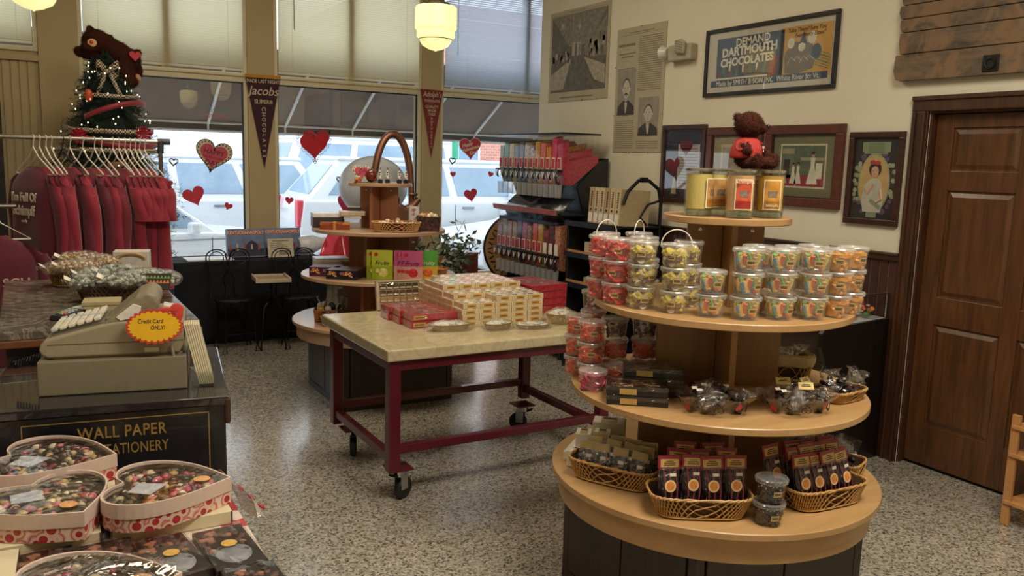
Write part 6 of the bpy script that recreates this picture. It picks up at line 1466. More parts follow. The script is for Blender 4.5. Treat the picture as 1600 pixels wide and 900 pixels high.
def heart_box(label, loc, rz, w=.30, seed=1, sticker=1):
    w *= 1.12
    t = thing('heart_box', label, 'heart box', loc, rz, 'heart shaped chocolate boxes')
    P_ = rotp(box_heart(w, 60), PI / 2)      # tip towards +x
    sc = lambda k: [(x * k, y * k) for x, y in P_]
    MB().prism(sc(.985), 0, .045).build('printed_base', RED_P, t)
    lid = MB(); n = len(P_); vs = []
    for k, z in ((1.0, .036), (1.0, .074), (.965, .074), (.955, .066)): vs += [(x * k, y * k, z) for x, y in P_]
    lid.add(vs, [(r * n + i, r * n + (i + 1) % n, (r + 1) * n + (i + 1) % n, (r + 1) * n + i) for r in range(3) for i in range(n)])
    lid.build('lid_rim', mat('#c9b3a4', .45, var=.05), t)
    m = MB().prism(sc(.955), .045, .056, 0); random.seed(seed)
    def inside(x, y):
        c_ = False; j = len(P_) - 1
        for i in range(len(P_)):
            if (P_[i][1] > y) != (P_[j][1] > y) and x < (P_[j][0] - P_[i][0]) * (y - P_[i][1]) / (P_[j][1] - P_[i][1]) + P_[i][0]: c_ = not c_
            j = i
        return c_
    k = 0
    while k < 95:
        x, y = random.uniform(-w * .5, w * .5), random.uniform(-w * .5, w * .5)
        if not inside(x * 1.32, y * 1.32): continue
        mi = random.choice((0, 1, 0, 1, 2, 3, 4, 5, 6, 7)); s_ = .022 if mi < 2 else .014
        m.ball((x, y, .056), (s_ * random.uniform(.8, 1.3), s_ * .8, .011), 8, 5, mi=mi, rot=RZ(random.uniform(0, 3))); k += 1
    o = m.build('sweets', [mat(c_, .35, var=.3, scale=60, coat=.4) for c_ in CC], t, smooth=True); o['kind'] = 'stuff'
    MB().prism([(-w * .25, -w * .2), (-.02, -w * .27), (.01, -w * .05), (-w * .2, 0)], .0695, .0702).build('card_insert', mat('#b8bcc4', .5), t)
    m = MB().prism(sc(.962), .0705, .0725); m.build('clear_window', clear('heart_window', (.98, .98, .98, 1), .03, crinkle=3, rough=.03, fk=.3), t)
    if sticker: MB().lathe([(0, 0), (.02, 0), (.02, .001), (0, .001)], (w * .30, .0, .073), 20, sx=1.1).build('seal_sticker', mat('#c8945c', .5, var=.3, scale=100), t)
    m = MB(); m.grid(lambda u, v: (w * .56 * math.cos(2 * PI * u) * (1 + .05 * math.sin(7 * 2 * PI * u)) * (1.02 - .1 * v), w * .55 * math.sin(2 * PI * u) * (1.02 - .1 * v), .003 + .076 * v + .004 * math.sin(11 * u * 6.28 + 3 * v)), 60, 4, wrapu=True)
    return t
heart_box('heart box on the right carton in front of the black cabinet', (.29, 2.315, .7505), deg(-18), .285, 2)
heart_box('heart box in the middle left, tip toward the front', (.02, 2.34, .7505), deg(-66), .28, 5)
heart_box('heart box at the back left touching the gold lettering', (.03, 2.63, .762), deg(-24), .30, 8, 0)
t = thing('carton', 'flat carton under the back left heart box', 'box', (.03, 2.62, .7138), deg(-3), 'flat cream cartons under the heart boxes'); MB().bx(-.16, .16, -.12, .12, 0, .045).build('carton', WBX, t)
heart_box('large heart box under loose shiny cellophane at the bottom edge', (.075, 1.87, .7145), deg(-10), .31, 11)
t = thing('cellophane_sheet', 'crumpled shiny cellophane over the heart box at the bottom edge', 'cellophane', (.08, 1.86, .795), 0)
m = MB(); m.grid(lambda u, v: (.17 * v * math.cos(6.283 * u), .13 * v * math.sin(6.283 * u), .022 * (1 - v * v) + .006 * math.sin(17 * u * 3 + 8 * v) * v), 50, 10, wrapu=True); m.build('film', clear('heavy_cellophane', (.97, .97, .97, 1), .22, crinkle=4, rough=.06), t, smooth=True)
# square black chocolate boxes with round gold seals
def sq_box(label, loc, rz, tilt=0, proto=[None]):
    if proto[0]: return dup(proto[0], loc, None, label, None, (deg(tilt), 0, rz))
    t = thing('square_chocolate_box', label, 'chocolate box', loc, rz, 'square black chocolate boxes with gold seals'); t.rotation_euler.x = deg(tilt)
    w = .122; MB().bx(-w / 2, w / 2, -.118, .118, 0, .022).build('tray', mat('#16110f', .35, coat=.3), t, bevel=.0015)
    random.seed(6); m = MB()
    for k in range(34): m.ball((random.uniform(-w * .42, w * .42), random.uniform(-.04, .108), .021), (.012, .010, .006), 7, 4, mi=k % 3)
    m.ball((0, -.04, .014), (w * .44, .07, .014), 16, 6, mi=3)
    o = m.build('chocolates', [mat('#2a1a14', .4), mat('#4a2c22', .4), mat('#8a5a40', .4), mat('#7a7c80', .35, var=.35, scale=30)], t, smooth=True); o['kind'] = 'stuff'
    MB().bx(-w / 2 - .0008, w / 2 + .0008, -.119, .119, .022, .029).build('clear_lid', clear('square_lid', (.97, .97, .97, 1), .08, crinkle=2, rough=.03, fk=.3), t, bevel=.001)
    MB().lathe([(0, 0), (.019, 0), (.019, .001), (0, .001)], (.0, .0, .0295), 22).build('gold_seal', mat('#c8a050', .4, .3, .2, 90), t)
    proto[0] = t; return t
sq_box('square black chocolate box with gold seal, rightmost beside the carton edge', (.398, 2.03, .7142), deg(4))
sq_box('square black chocolate box with gold seal, left of the rightmost one', (.265, 2.04, .7142), deg(9))
sq_box('square black chocolate box, partly under the cellophane sheet', (.135, 2.075, .7142), deg(3))
sq_box('square black chocolate box beside the left edge carton', (.005, 2.09, .7142), deg(3))
sq_box('square black chocolate box cut off at the bottom edge on the right', (.42, 1.79, .7142), deg(3))
t = thing('heart_print_bag', 'clear gift bag printed with red hearts hanging over the table edge', 'bag', (.455, 2.40, .7142), deg(8))
m = MB(); m.grid(lambda u, v: (.02 + .05 * u + .01 * math.sin(9 * v), -.22 + .42 * v, .012 + .05 * math.sin(PI * v) * (1 - u) + .006 * math.sin(12 * v + 5 * u) - .06 * u * u), 8, 16); m.build('film', clear('gift_film', (.93, .9, .88, 1), .15, crinkle=12, haze=.3, hazecol=(.7, .6, .52, 1)), t, smooth=True)
for k, v in enumerate((.12, .3, .5)): MB().ball((.05, -.22 + .42 * v, .02), (.012, .02, .004), 10, 6, rot=RY(.8)).build('printed_heart', mat('#a81c2c', .4), t, smooth=True)

# ------------------------------------------------------------------ garment rack with red shirts
STEEL = mat('#b8b4ac', .2, 1, .05); DKS = mat('#4a4a50', .4, .6)
t = thing('garment_rack', 'chrome garment rack with a row of dark red shirts', 'clothes rack', (0, 0, 0))
MB().tube([(-.75, 5.9, 1.765), (.80, 5.9, 1.765)], .0135, 12).build('rail', STEEL, t, smooth=True)
MB().tube([(.77, 5.9, 1.765), (.845, 5.9, 1.765)], .02, 10).tube([(.79, 5.9, 1.77), (.785, 5.9, 1.69)], .02, 10).build('joint', DKS, t, smooth=True)
for x in (-.74, .785):
    MB().tube([(x, 5.9, .1), (x, 5.9, 1.765)], .014, 10).build('upright', mat('#6a6668', .35, .7), t, smooth=True)
    b = MB().tube([(x, 5.6, .1), (x, 6.2, .1)], .014, 10).build('base_bar', DKS, t, smooth=True)
    for y in (5.62, 6.18): MB().lathe([(0, -.012), (.04, -.012), (.04, .012), (0, .012)], (x, y, .04), 16, rot=RY(PI / 2)).build('wheel', RUB, b, smooth=True)
HW = mat('#d8d2c4', .35, var=.03)
def hanger(label, x, rz, M=None, proto=[None]):
    if proto[0] and not M: return dup(proto[0], (x, 5.9, 1.7795), rz, label, 'white hangers on the garment rack')
    t = thing('clothes_hanger', label, 'hanger', (x, 5.9, 1.7795), rz, 'white hangers on the garment rack' if not M else None)
    m = MB().tube([(.016 * math.sin(a), 0, -.014 + .016 * math.cos(a)) for a in [math.radians(q) for q in (-110, -70, -35, 0, 35, 70, 100, 130)]] + [(.004, 0, -.045), (0, 0, -.075)], .0028, 7)
    m.build('hook', M or HW, t, smooth=True)
    m = MB().tube([(0, 0, -.07), (-.05, 0, -.13), (-.19, 0, -.215), (-.205, 0, -.228), (-.19, 0, -.236), (.19, 0, -.236), (.205, 0, -.228), (.19, 0, -.215), (.05, 0, -.13)], .0048, 7, closed=True)
    m.build('shoulder_frame', M or HW, t, smooth=True)
    if not M: proto[0] = t
    return t
SH = [mat('#5c1226', .85, var=.1, scale=20, sheen=.3), mat('#6e1428', .85, var=.1, scale=20, sheen=.3), mat('#8a1a30', .85, var=.1, scale=20, sheen=.3)]
def shirt_mesh(seed, short):
    random.seed(seed); ph = [random.uniform(0, 6) for _ in range(4)]; L = .80 if not short else .76
    zt = [0, .015, .045, .09, .13, .18, .28, .4, .55, L]; hw = [.075, .09, .15, .205, .225, .225, .22, .222, .225, .23]; dp = [.03, .04, .05, .06, .07, .075, .075, .075, .08, .085]
    def body(u, v):
        f_ = v * 9; i = min(8, int(f_)); q = f_ - i; z = zt[i] * (1 - q) + zt[i + 1] * q; w_ = hw[i] * (1 - q) + hw[i + 1] * q; d_ = dp[i] * (1 - q) + dp[i + 1] * q
        a = 2 * PI * u; k = max(0, z - .12) / L
        fold = k * (.018 * math.sin(3 * a * 1.5 + ph[0]) + .014 * math.sin(7 * a + ph[1]))
        x = w_ * math.copysign(abs(math.cos(a)) ** .8, math.cos(a)); y = d_ * math.sin(a) * 1.05 + fold + .012 * math.sin(x * 30 + ph[2]) * k
        return (x, y, -z)
    b = MB().grid(body, 44, 18, wrapu=True)
    s_ = []
    for sd in (-1, 1):
        m = MB(); Ls = .52 if not short else .24
        def sl_(u, v, sd=sd, Ls=Ls):
            a = 2 * PI * u; r = .062 - .014 * v if not short else .07 - .005 * v
            cx = sd * (.198 + (.045 * min(1, v * 3)) + (.02 * v if not short else .03 * v)); z = -.075 - Ls * v
            return (cx + sd * .0 + r * .75 * math.cos(a) + .004 * math.sin(9 * v + ph[3]), r * math.sin(a) * .62 + .012 * math.sin(6 * v + ph[1]) * v, z + (r * .6 * sd * -math.cos(a) if v < .12 else 0))
        m.grid(sl_, 18, 12, wrapu=True); s_.append(m)
    return b, s_
xs = [(.067, 0, -62), (.10, 0, -66), (.135, 0, -68), (.165, 0, -70), (.225, 0, -62), (.265, 0, -66), (.335, 0, -62), (.40, 0, -66), (.44, 0, -68), (.505, 0, -62), (.54, 1, -72), (.575, 1, -72), (.605, 1, -70), (.635, 1, -70), (.66, 1, -68), (.69, 1, -66)]
ordw = ['first', 'second', 'third', 'fourth', 'fifth', 'sixth', 'seventh', 'eighth', 'ninth', 'tenth', 'eleventh', 'twelfth', 'thirteenth', 'fourteenth', 'fifteenth', 'last']
for k, (x, short, rz) in enumerate(xs):
    if k == 4: hanger('black clothes hanger among the white ones on the rack', x, deg(rz), mat('#1a1a1e', .35))
    else: hanger('white clothes hanger, %s from the left on the rack' % ordw[k], x, deg(rz))
    t = thing('red_shirt', 'dark red %s shirt, %s from the left on the rack' % ('short sleeved' if short else 'long sleeved', ordw[k]), 'shirt', (x, 5.9, 1.585 if k != 9 else 1.57), deg(rz), 'dark red shirts on the rack')
    b, ss = shirt_mesh(k, short); M = SH[0] if k in (0, 4, 6, 9) else SH[1 + k % 2]  # leading shirts take the darkest red: backlit shade put into the colour
    b.build('body', M, t, smooth=True)
    for s_ in ss: s_.build('sleeve', SH[2] if short or k % 2 else M, t, smooth=True)
    MB().tube([(.07 * math.cos(a), .026 * math.sin(a), -.002 - .012 * (math.sin(a) < 0)) for a in [2 * PI * q / 20 for q in range(20)]], .006, 6, closed=True).build('collar', M, t, smooth=True)
    if k == 0:
        WL = mat('#d8c8b8', .7); text("I'm Full Of", 'shirt_lettering', t, (.02, -.086, -.18), .074, WL, sx=.85, bold=.002, ext=.002); text('Schimpff', 'shirt_lettering', t, (.02, -.09, -.26), .082, WL, sx=.85, bold=.002, ext=.002); text('candy', 'shirt_lettering', t, (.03, -.095, -.32), .026, WL, ext=.002)
    if k == 6: MB().box((.05, -.078, -.14), (.02, .004, .03)).build('chest_logo', mat('#b89aa0', .7), t)
    if k == 9:
        for q, (tx, zz_) in enumerate((('SCHI', -.33), ('OFF', -.28), ('TIME', -.40), ('SIX', -.46))): 
            if q: text(tx, 'shirt_lettering', t, (.0, -.095, zz_), .07, mat('#a08088', .7), ext=.002, sx=.9)
# second low rack at far left with one shirt
t = thing('low_clothes_rack', 'short chrome rack rail at the far left edge', 'clothes rack', (0, 0, 0))
MB().tube([(-.9, 5.72, 1.36), (-.04, 5.72, 1.36)], .013, 10).build('rail', STEEL, t, smooth=True)
for x in (-.85, -.3): MB().tube([(x, 5.72, 0), (x, 5.72, 1.36)], .013, 10).build('upright', STEEL, t, smooth=True)
t = thing('red_shirt', 'dark red printed shirt hanging lower at the far left edge', 'shirt', (-.17, 5.6, 1.2), deg(8), 'dark red shirts on the rack')
b, ss = shirt_mesh(40, 1); b.build('body', SH[0], t, smooth=True); [s_.build('sleeve', SH[0], t, smooth=True) for s_ in ss]
text('SCH', 'shirt_lettering', t, (.1, -.098, -.27), .075, mat('#c8a8a0', .7), ext=.002, bold=.001); text('CO', 'shirt_lettering', t, (.11, -.1, -.34), .065, mat('#c8a8a0', .7), ext=.002, bold=.001)
t = thing('clothes_hanger', 'white clothes hanger holding the low shirt at the far left', 'hanger', (-.17, 5.6, 1.40), deg(8), None)
MB().tube([(0, 0, -.02), (-.05, 0, -.13), (-.2, 0, -.225), (.2, 0, -.225), (.05, 0, -.13)], .005, 7, closed=True).tube([(0, 0, -.02), (0, 0, .02), (.015, .0, .035), (.03, 0, .02)], .003, 6).build('frame', HW, t, smooth=True)

# ------------------------------------------------------------------ christmas tree and bear
TX, TY = .60, 7.3
t = thing('christmas_tree', 'slim dark green christmas tree with lights and ribbons behind the rack', 'tree', (TX, TY, 0))
def trad(z): return .1 + (2.44 - z) * .35 if z > 1.2 else .43
random.seed(33); m = MB()
for k in range(2300):
    z = 2.43 - random.random() ** .8 * 1.55; a = random.uniform(0, 6.28); r = trad(z) * random.uniform(.8, 1.12); z += .05 * math.sin(a * 5 + z * 20)
    tip = V((r * math.cos(a), r * math.sin(a), z)); root = V((r * .62 * math.cos(a), r * .62 * math.sin(a), z + .03)); d_ = (tip - root).normalized(); o1 = d_.orthogonal().normalized(); o2 = d_.cross(o1)
    for j in range(16):
        q = random.random(); p = root.lerp(tip, q); an = random.uniform(0, 6.28); n_ = (o1 * math.cos(an) + o2 * math.sin(an) + d_ * .9).normalized() * .03; s_ = n_.orthogonal().normalized() * .0022
        m.add([p - s_, p + s_, p + n_], [(0, 1, 2)], j % 2)
m.build('needles', [mat('#1c3a2a', .7, var=.3), mat('#12281e', .7, var=.3)], t)['kind'] = 'stuff'
MB().lathe([(.34, .8), (.32, 1.2), (.18, 2.0), (.08, 2.42), (0, 2.43)], n=24).build('dark_core', mat('#0d1a14', .95), t)  # solid dark core behind the needles
MB().cyl((0, 0, 0), .03, 0, .85, 12).build('trunk', mat('#3a2a1e', .8), t); MB().lathe([(.2, 0), (.2, .02), (.03, .06)], n=24).build('stand', mat('#2a2a2a', .5), t)
def band(z, w, dz, M, name, a0=3.3, a1=6.2, amp=.0, k_=1.04):
    b = MB().grid(lambda u, v: ((trad(z) * k_ + .01) * math.cos(a0 + (a1 - a0) * u), (trad(z) * k_ + .01) * math.sin(a0 + (a1 - a0) * u), z + dz * math.sin(PI * u) + amp * (u - .5) + w * (v - .5)), 30, 1)
    return b.build(name, M, t, smooth=True, solid=.003)
CK = NT('checked_ribbon'); _v = CK.coord(); _c = CK.add('TexChecker'); CK.link(_v, _c.inputs['Vector']); _c.inputs['Scale'].default_value = 85; _c.inputs['Color1'].default_value = rgb('#c8b8a0'); _c.inputs['Color2'].default_value = rgb('#2a1c18'); CK.link(_c.outputs[0], CK.b.inputs['Base Color']); CK = CK.m
RR = mat('#8a1626', .5, sheen=.4)
band(2.12, .03, -.015, CK, 'checked_ribbon'); band(1.86, .035, -.02, CK, 'checked_ribbon'); band(1.70, .035, -.0, CK, 'checked_ribbon'); band(2.0, .04, .05, RR, 'red_ribbon', 4.0, 6.2, .12); band(1.78, .05, -.05, RR, 'red_ribbon', 4.2, 6.2)
m = MB()
for s_ in (-1, 1):
    m.grid(lambda u, v: (s_ * (.01 + .07 * math.sin(PI * u) ** .7 * (1 if u < .5 else .9)), -.15 - .02 * math.sin(2 * PI * u), 2.30 + .045 * math.sin(2 * PI * u) + .03 * (v - .5) * 2), 12, 1)
    m.grid(lambda u, v: (s_ * (.012 + .07 * u) + .03 * (v - .5), -.15 - .03 * u, 2.28 - .17 * u), 6, 1)
m.ball((0, -.16, 2.29), .02, 8, 6); m.build('bow', CK, t, smooth=True, solid=.002)
m = MB(); random.seed(2)
for k in range(60):
    z = random.uniform(1.5, 2.36); a = random.uniform(3.3, 6.1); r = trad(z) * 1.1; m.ball((r * math.cos(a), r * math.sin(a), z), (.0045, .0045, .007), 6, 4)
o = m.build('light_bulbs', mat('#fff0c8', .4, emit=2.2), t); o['kind'] = 'stuff'
for (x, z) in ((-.22, 1.80), (.22, 1.83)):
    m = MB()
    for k in range(10):
        a = 2 * PI * k / 10; m.add([(x, -.27, z), (x + .05 * math.cos(a - .25), -.285, z + .05 * math.sin(a - .25)), (x + .065 * math.cos(a), -.275, z + .065 * math.sin(a)), (x + .05 * math.cos(a + .25), -.285, z + .05 * math.sin(a + .25))], [(0, 1, 2, 3)])
    m.build('red_flower', speckle('red_glitter', ['#a0142a', '#c0283a', '#7a0c1c'], 120, .3), t)
MB().ball((-.14, -.2, 2.10), (.03, .02, .05), 12, 8).build('orange_ornament', mat('#b84a28', .4), t, smooth=True)
MB().box((.02, -.34, 1.60), (.13, .01, .035), rot=RY(-.1)).build('wooden_tag', mat('#8a5a34', .6), t, bevel=.01)
b2 = teddy('teddy_bear', 'large dark brown plush bear draped over the christmas tree top', (TX, TY, 2.43), 0, [
    ((-.06, -.02, .085), (.105, .1, .095)), ((-.12, -.08, .035), (.055, .05, .045)), ((-.1, -.02, .175), (.03, .02, .032)), ((.03, -.05, .11), (.035, .03, .04)),
    ((-.12, -.02, -.005), (.085, .05, .045)), ((-.175, -.02, .005), (.045, .045, .04)),
    ((.08, 0, .02), (.16, .1, .09, .5)), ((.17, 0, -.03), (.085, .09, .09)), ((.23, .02, .03), (.035, .03, .035)),
    ((.13, -.03, -.13), (.075, .07, .12, -.15)), ((.16, -.05, -.2), (.065, .06, .05)), ((.21, .05, -.1), (.06, .06, .08)), ((.0, .02, -.02), (.1, .08, .06))], '#3a1c14', vox=.011, hair=4200, hl=.012)
MB().lathe([(0, 0), (.03, 0), (.028, .006), (0, .008)], (-.095, -.118, .065), 18, rot=RX(PI / 2), sx=1.1).build('eye_patch', mat('#c8a070', .7), b2, smooth=True)
MB().ball((-.1, -.125, .068), (.014, .006, .014), 12, 8).build('eye', mat('#a8301c', .3), b2, smooth=True)
MB().prism([(x + .2, y - .01) for x, y in heart_pts(.085)], -.105, -.085, plane='xz').build('heart_patch', mat('#b01c30', .5), b2, bevel=.004)
MB().ball((.22, -.0, -.17), (.03, .05, .04), 12, 8).build('foot_pad', mat('#b88a6a', .8), b2, smooth=True)
# ------------------------------------------------------------------ on the right wall
def onwall(name, label, cat, y, z, grp=None): return thing(name, label, cat, (XW - .001, y, z), -PI / 2, grp)
def frame(t, w, h, fw, M, d=.025, back=None, inner=None, gl=True, bevel=.004):
    for (x, z, sx, sz) in ((0, h / 2 - fw / 2, w, fw), (0, -h / 2 + fw / 2, w, fw), (-w / 2 + fw / 2, 0, fw, h - 2 * fw), (w / 2 - fw / 2, 0, fw, h - 2 * fw)):
        MB().box((x, -d / 2, z), (sx, d, sz)).build('frame_side', M, t, bevel=bevel)
    if inner:
        fi = MB(); iw, ih, k = w - 2 * fw, h - 2 * fw, .008
        for (x, z, sx, sz) in ((0, ih / 2 - k / 2, iw, k), (0, -ih / 2 + k / 2, iw, k), (-iw / 2 + k / 2, 0, k, ih), (iw / 2 - k / 2, 0, k, ih)): fi.box((x, -d * .4, z), (sx, d * .6, sz))
        fi.build('inner_lip', inner, t)
    MB().box((0, -.004, 0), (w - 2 * fw, .006, h - 2 * fw)).build('backing', back, t)
    if gl: MB().box((0, -.0125, 0), (w - 2 * fw, .001, h - 2 * fw)).build('picture_glass', clear('picture_glass', (.985, .985, .985, 1), .01, rough=.0, fk=.28), t)
def flat(m, x, z, w, h, y, mi=0, rot=0): m.box((x, y, z), (w, .0008, h), mi=mi, rot=RY(rot) if rot else None)
NEWS = mat('#a99f86', .7, var=.06, scale=6); NINK = mat('#6e675a', .7); PHD = mat('#5f594f', .6, var=.3, scale=18); PHM = mat('#7a7366', .6, var=.35, scale=30); PHL = mat('#9c9380', .6, var=.25, scale=34)
# photo page
t = onwall('newspaper_page', 'large sepia page with a photo of an old shop interior', 'poster', 6.44, 2.68); w, h = .945, .82
MB().box((0, -.003, 0), (w, .005, h)).build('sheet', NEWS, t)
m = MB(); flat(m, 0, .02, w * .92, h * .84, -.0062, 0); Y_ = -.007
m.add([(-.43, Y_, .36), (.43, Y_, .36), (.16, Y_, .08), (-.14, Y_, .08)], [(0, 1, 2, 3)], 1)
m.add([(-.06, Y_, -.02), (.07, Y_, -.02), (.22, Y_, -.32), (-.2, Y_, -.32)], [(0, 1, 2, 3)], 0)
m.add([(.1, Y_ - .0003, .06), (.43, Y_ - .0003, .3), (.43, Y_ - .0003, -.04), (.12, Y_ - .0003, -.02)], [(0, 1, 2, 3)], 1)
m.add([(.1, Y_ - .0004, -.03), (.43, Y_ - .0004, -.12), (.43, Y_ - .0004, -.28), (.27, Y_ - .0004, -.24)], [(0, 1, 2, 3)], 2)
m.add([(-.1, Y_ - .0004, -.03), (-.43, Y_ - .0004, -.16), (-.43, Y_ - .0004, -.3), (-.22, Y_ - .0004, -.3)], [(0, 1, 2, 3)], 2)
random.seed(8)
for k in range(26):
    q = random.random(); x = .13 + .29 * q; flat(m, x, random.uniform(-.02, .05 + .22 * q) , .02 + .02 * q, .03 + .05 * q, Y_ - .001, random.choice((0, 2, 1)))
for k in range(18):
    q = random.random(); flat(m, -.13 - .29 * q, random.uniform(-.05, .02 + .12 * q), .02 + .02 * q, .03 + .04 * q, Y_ - .001, random.choice((0, 2, 1)))
flat(m, -.02, .05, .14, .12, Y_ - .0012, 2); flat(m, -.03, .04, .03, .12, Y_ - .0016, 0); flat(m, .03, .04, .025, .1, Y_ - .0016, 1)
m.tube([(-.08, Y_ - .001, .36), (-.08, Y_ - .001, .19)], .003, 5, mi=2); m.tube([(-.15, Y_ - .001, .17), (.02, Y_ - .001, .19)], .004, 5, mi=2); m.lathe([(0, 0), (.025, 0)], (.02, Y_ - .001, .24), 14, rot=RX(PI / 2), mi=2).lathe([(0, 0), (.03, 0)], (-.26, Y_ - .001, .27), 14, rot=RX(PI / 2), mi=2)
m.build('shop_photograph', [PHD, PHM, PHL], t)
m = MB()
for k in range(22): flat(m, -.26 + k * .024, -h / 2 + .035, .017, .014, -.0062)
for k in range(14): flat(m, -.14 + k * .02, h / 2 - .022, .014, .006, -.0062)
flat(m, 0, h / 2 - .035, w * .92, .002, -.0062); m.build('print_lines', NINK, t)
for x, z in ((-.3, -h / 2), (.1, -h / 2), (.32, -h / 2), (-w / 2, 0), (w / 2, .06)): MB().ball((x, -.010, z), .007, 8, 6).build('push_pin', CHROME, t, smooth=True)
# text page with two portraits
t = onwall('newspaper_page', 'tall sepia newspaper page with two portraits of men in suits', 'poster', 5.54, 2.315); w, h = .63, 1.015
MB().box((0, -.003, 0), (w, .005, h)).build('sheet', NEWS, t)
m = MB(); random.seed(4)
def lines(x0, x1, z0, z1, dz=.017):
    z = z0
    while z > z1:
        x = x0
        while x < x1 - .012:
            l = random.uniform(.015, .045); l = min(l, x1 - x); flat(m, x + l / 2, z, l * .86, .0055, -.0062); x += l
        z -= dz
lines(-.02, .28, .42, -.02); lines(-.29, -.06, .18, .12); lines(-.29, -.04, -.25, -.48); lines(.0, .28, -.42, -.48)
flat(m, 0, .45, .56, .002, -.0062)
for k in range(16): flat(m, -.15 + .02 * k, .465, .015, .006, -.0062)
for k in range(9): flat(m, -.28 + .025 * k, .37, .02, .02, -.0062)
for k in range(11): flat(m, -.27 + .02 * k, .3, .015, .01, -.0062); flat(m, -.24 + .015 * k, .275, .012, .01, -.0062)
for x_ in (-.17,): flat(m, x_, .335, .05, .002, -.0062); flat(m, x_, .24, .05, .002, -.0062)
for k in range(6): flat(m, -.2 + .014 * k, -.205, .01, .006, -.0062); flat(m, .1 + .014 * k, -.375, .01, .006, -.0062)
m.build('print_lines', NINK, t)
def portrait(x, z, w_, h_, mous):
    m = MB(); flat(m, x, z, w_, h_, -.0064, 0); Yp = -.0072
    m.prism([(x - w_ * .49, z - h_ * .49), (x + w_ * .49, z - h_ * .49), (x + w_ * .45, z - h_ * .3), (x + w_ * .12, z - h_ * .16), (x - w_ * .12, z - h_ * .16), (x - w_ * .45, z - h_ * .3)], Yp - .0004, Yp, 1, 'xz')
    m.prism([(x - w_ * .1, z - h_ * .16), (x + w_ * .1, z - h_ * .16), (x + w_ * .02, z - h_ * .45), (x - w_ * .02, z - h_ * .45)], Yp - .0008, Yp - .0004, 2, 'xz')
    m.ball((x, Yp, z + h_ * .07), (w_ * .2, .0012, h_ * .21), 18, 8, mi=2)
    m.ball((x, Yp + .0004, z + h_ * .12), (w_ * .215, .0011, h_ * .19), 18, 8, mi=1)
    for s_ in (-1, 1): flat(m, x + s_ * w_ * .085, z + h_ * .1, w_ * .07, h_ * .014, Yp - .002, 1); m.ball((x + s_ * w_ * .21, Yp, z + h_ * .06), (w_ * .03, .001, h_ * .04), 8, 6, mi=2)
    flat(m, x, z + h_ * .02, w_ * .03, h_ * .08, Yp - .002, 3); flat(m, x, z - h_ * .07, w_ * .1, h_ * .01, Yp - .002, 1)
    if mous: m.prism([(x - w_ * .14, z - h_ * .06), (x - w_ * .05, z - h_ * .01), (x + w_ * .05, z - h_ * .01), (x + w_ * .14, z - h_ * .06), (x, z - h_ * .045)], Yp - .0026, Yp - .002, 1, 'xz')
    for s_ in (-1, 1): m.prism([(x, z - h_ * .2), (x + s_ * w_ * .09, z - h_ * .17), (x + s_ * w_ * .09, z - h_ * .23)], Yp - .0014, Yp - .0009, 1 if mous else 3, 'xz')
    m.build('portrait_print', [mat('#8c8578', .6, var=.15, scale=16), mat('#3b3733', .6), mat('#b5ac9b', .6, var=.1), mat('#948b7c', .6)], t)
portrait(-.16, -.015, .235, .375, 1); portrait(.14, -.22, .255, .31, 0)
for x, z in ((0, h / 2), (-w / 2, .2), (-w / 2, -.2), (w / 2, -.2), (-.1, -h / 2), (.15, -h / 2)): MB().ball((x, -.010, z), .007, 8, 6).build('push_pin', CHROME, t, smooth=True)
# emergency light
t = onwall('emergency_light', 'beige twin headed emergency light beside the framed poster', 'emergency light', 5.0, 2.555)
EB = mat('#a59c86', .45)
MB().box((.0, -.035, 0), (.26, .07, .12)).build('housing', EB, t, bevel=.012)
MB().lathe([(.03, 0), (.05, .05), (.058, .06), (.0, .062)], (-.155, -.04, .015), 20, rot=RY(-PI / 2)).build('lamp_head', mat('#c8c4b8', .3), t, smooth=True)
hd = MB().prism([(-.055, -.04), (.05, -.055), (.06, .03), (.01, .06), (-.05, .05)], -.10, -.07, plane='xz').build('lamp_head', EB, t, bevel=.008)
hd.location = (.03, 0, .035)
m = MB()
for k in range(5): m.box((-.0 + .0 * k, -.1015, -.035 + .018 * k), (.09, .003, .007), rot=RY(.25))
m.build('lens_ribs', mat('#8a8478', .2, .4), hd)
# DEMAND DARTMOUTH CHOCOLATES poster
t = onwall('framed_poster', 'wide black framed chocolate advertising poster with blue panel', 'poster', 4.18, 2.45)
w, h = 1.172, .478; frame(t, w, h, .028, mat('#1c1a1e', .35, coat=.3), .022, mat('#b9b4a4', .6, var=.05))
m = MB(); Yq = -.0078
flat(m, -.16, .0, .62, .33, Yq, 0); flat(m, .33, .01, .42, .33, Yq, 1); flat(m, 0, -.15, 1.04, .045, Yq - .0004, 0); flat(m, -.22, -.117, .5, .012, Yq - .0006, 5)
random.seed(14)
for k in range(15): flat(m, -.45 + k * .032 + .02 * (k % 2), -.07 + random.uniform(-.02, .03), .018, .05, Yq - .001, 2 + k % 4)
m.prism([(.02, -.13), (.1, -.12), (.11, .0), (.06, .01), (.03, -.03)], Yq - .0012, Yq - .0008, 2, 'xz')
m.prism([(.17, -.12), (.28, -.13), (.4, -.1), (.42, -.02), (.38, .06), (.22, .08), (.16, 0)], Yq - .0012, Yq - .0008, 4, 'xz')
m.prism([(.28, .06), (.31, .14), (.34, .06)], Yq - .0016, Yq - .0012, 0, 'xz'); m.ball((.38, Yq - .001, .09), (.035, .0012, .04), 12, 6, mi=5).ball((.21, Yq - .001, .07), (.03, .0012, .035), 12, 6, mi=5).ball((.42, Yq - .001, .0), (.04, .0012, .05), 12, 6, mi=0).ball((.3, Yq - .001, .04), (.03, .0012, .03), 12, 6, mi=5)
for k in range(8): flat(m, .45 + .01 * (k % 3), -.09 + .012 * k, .14, .004, Yq - .0014, 3, .3)
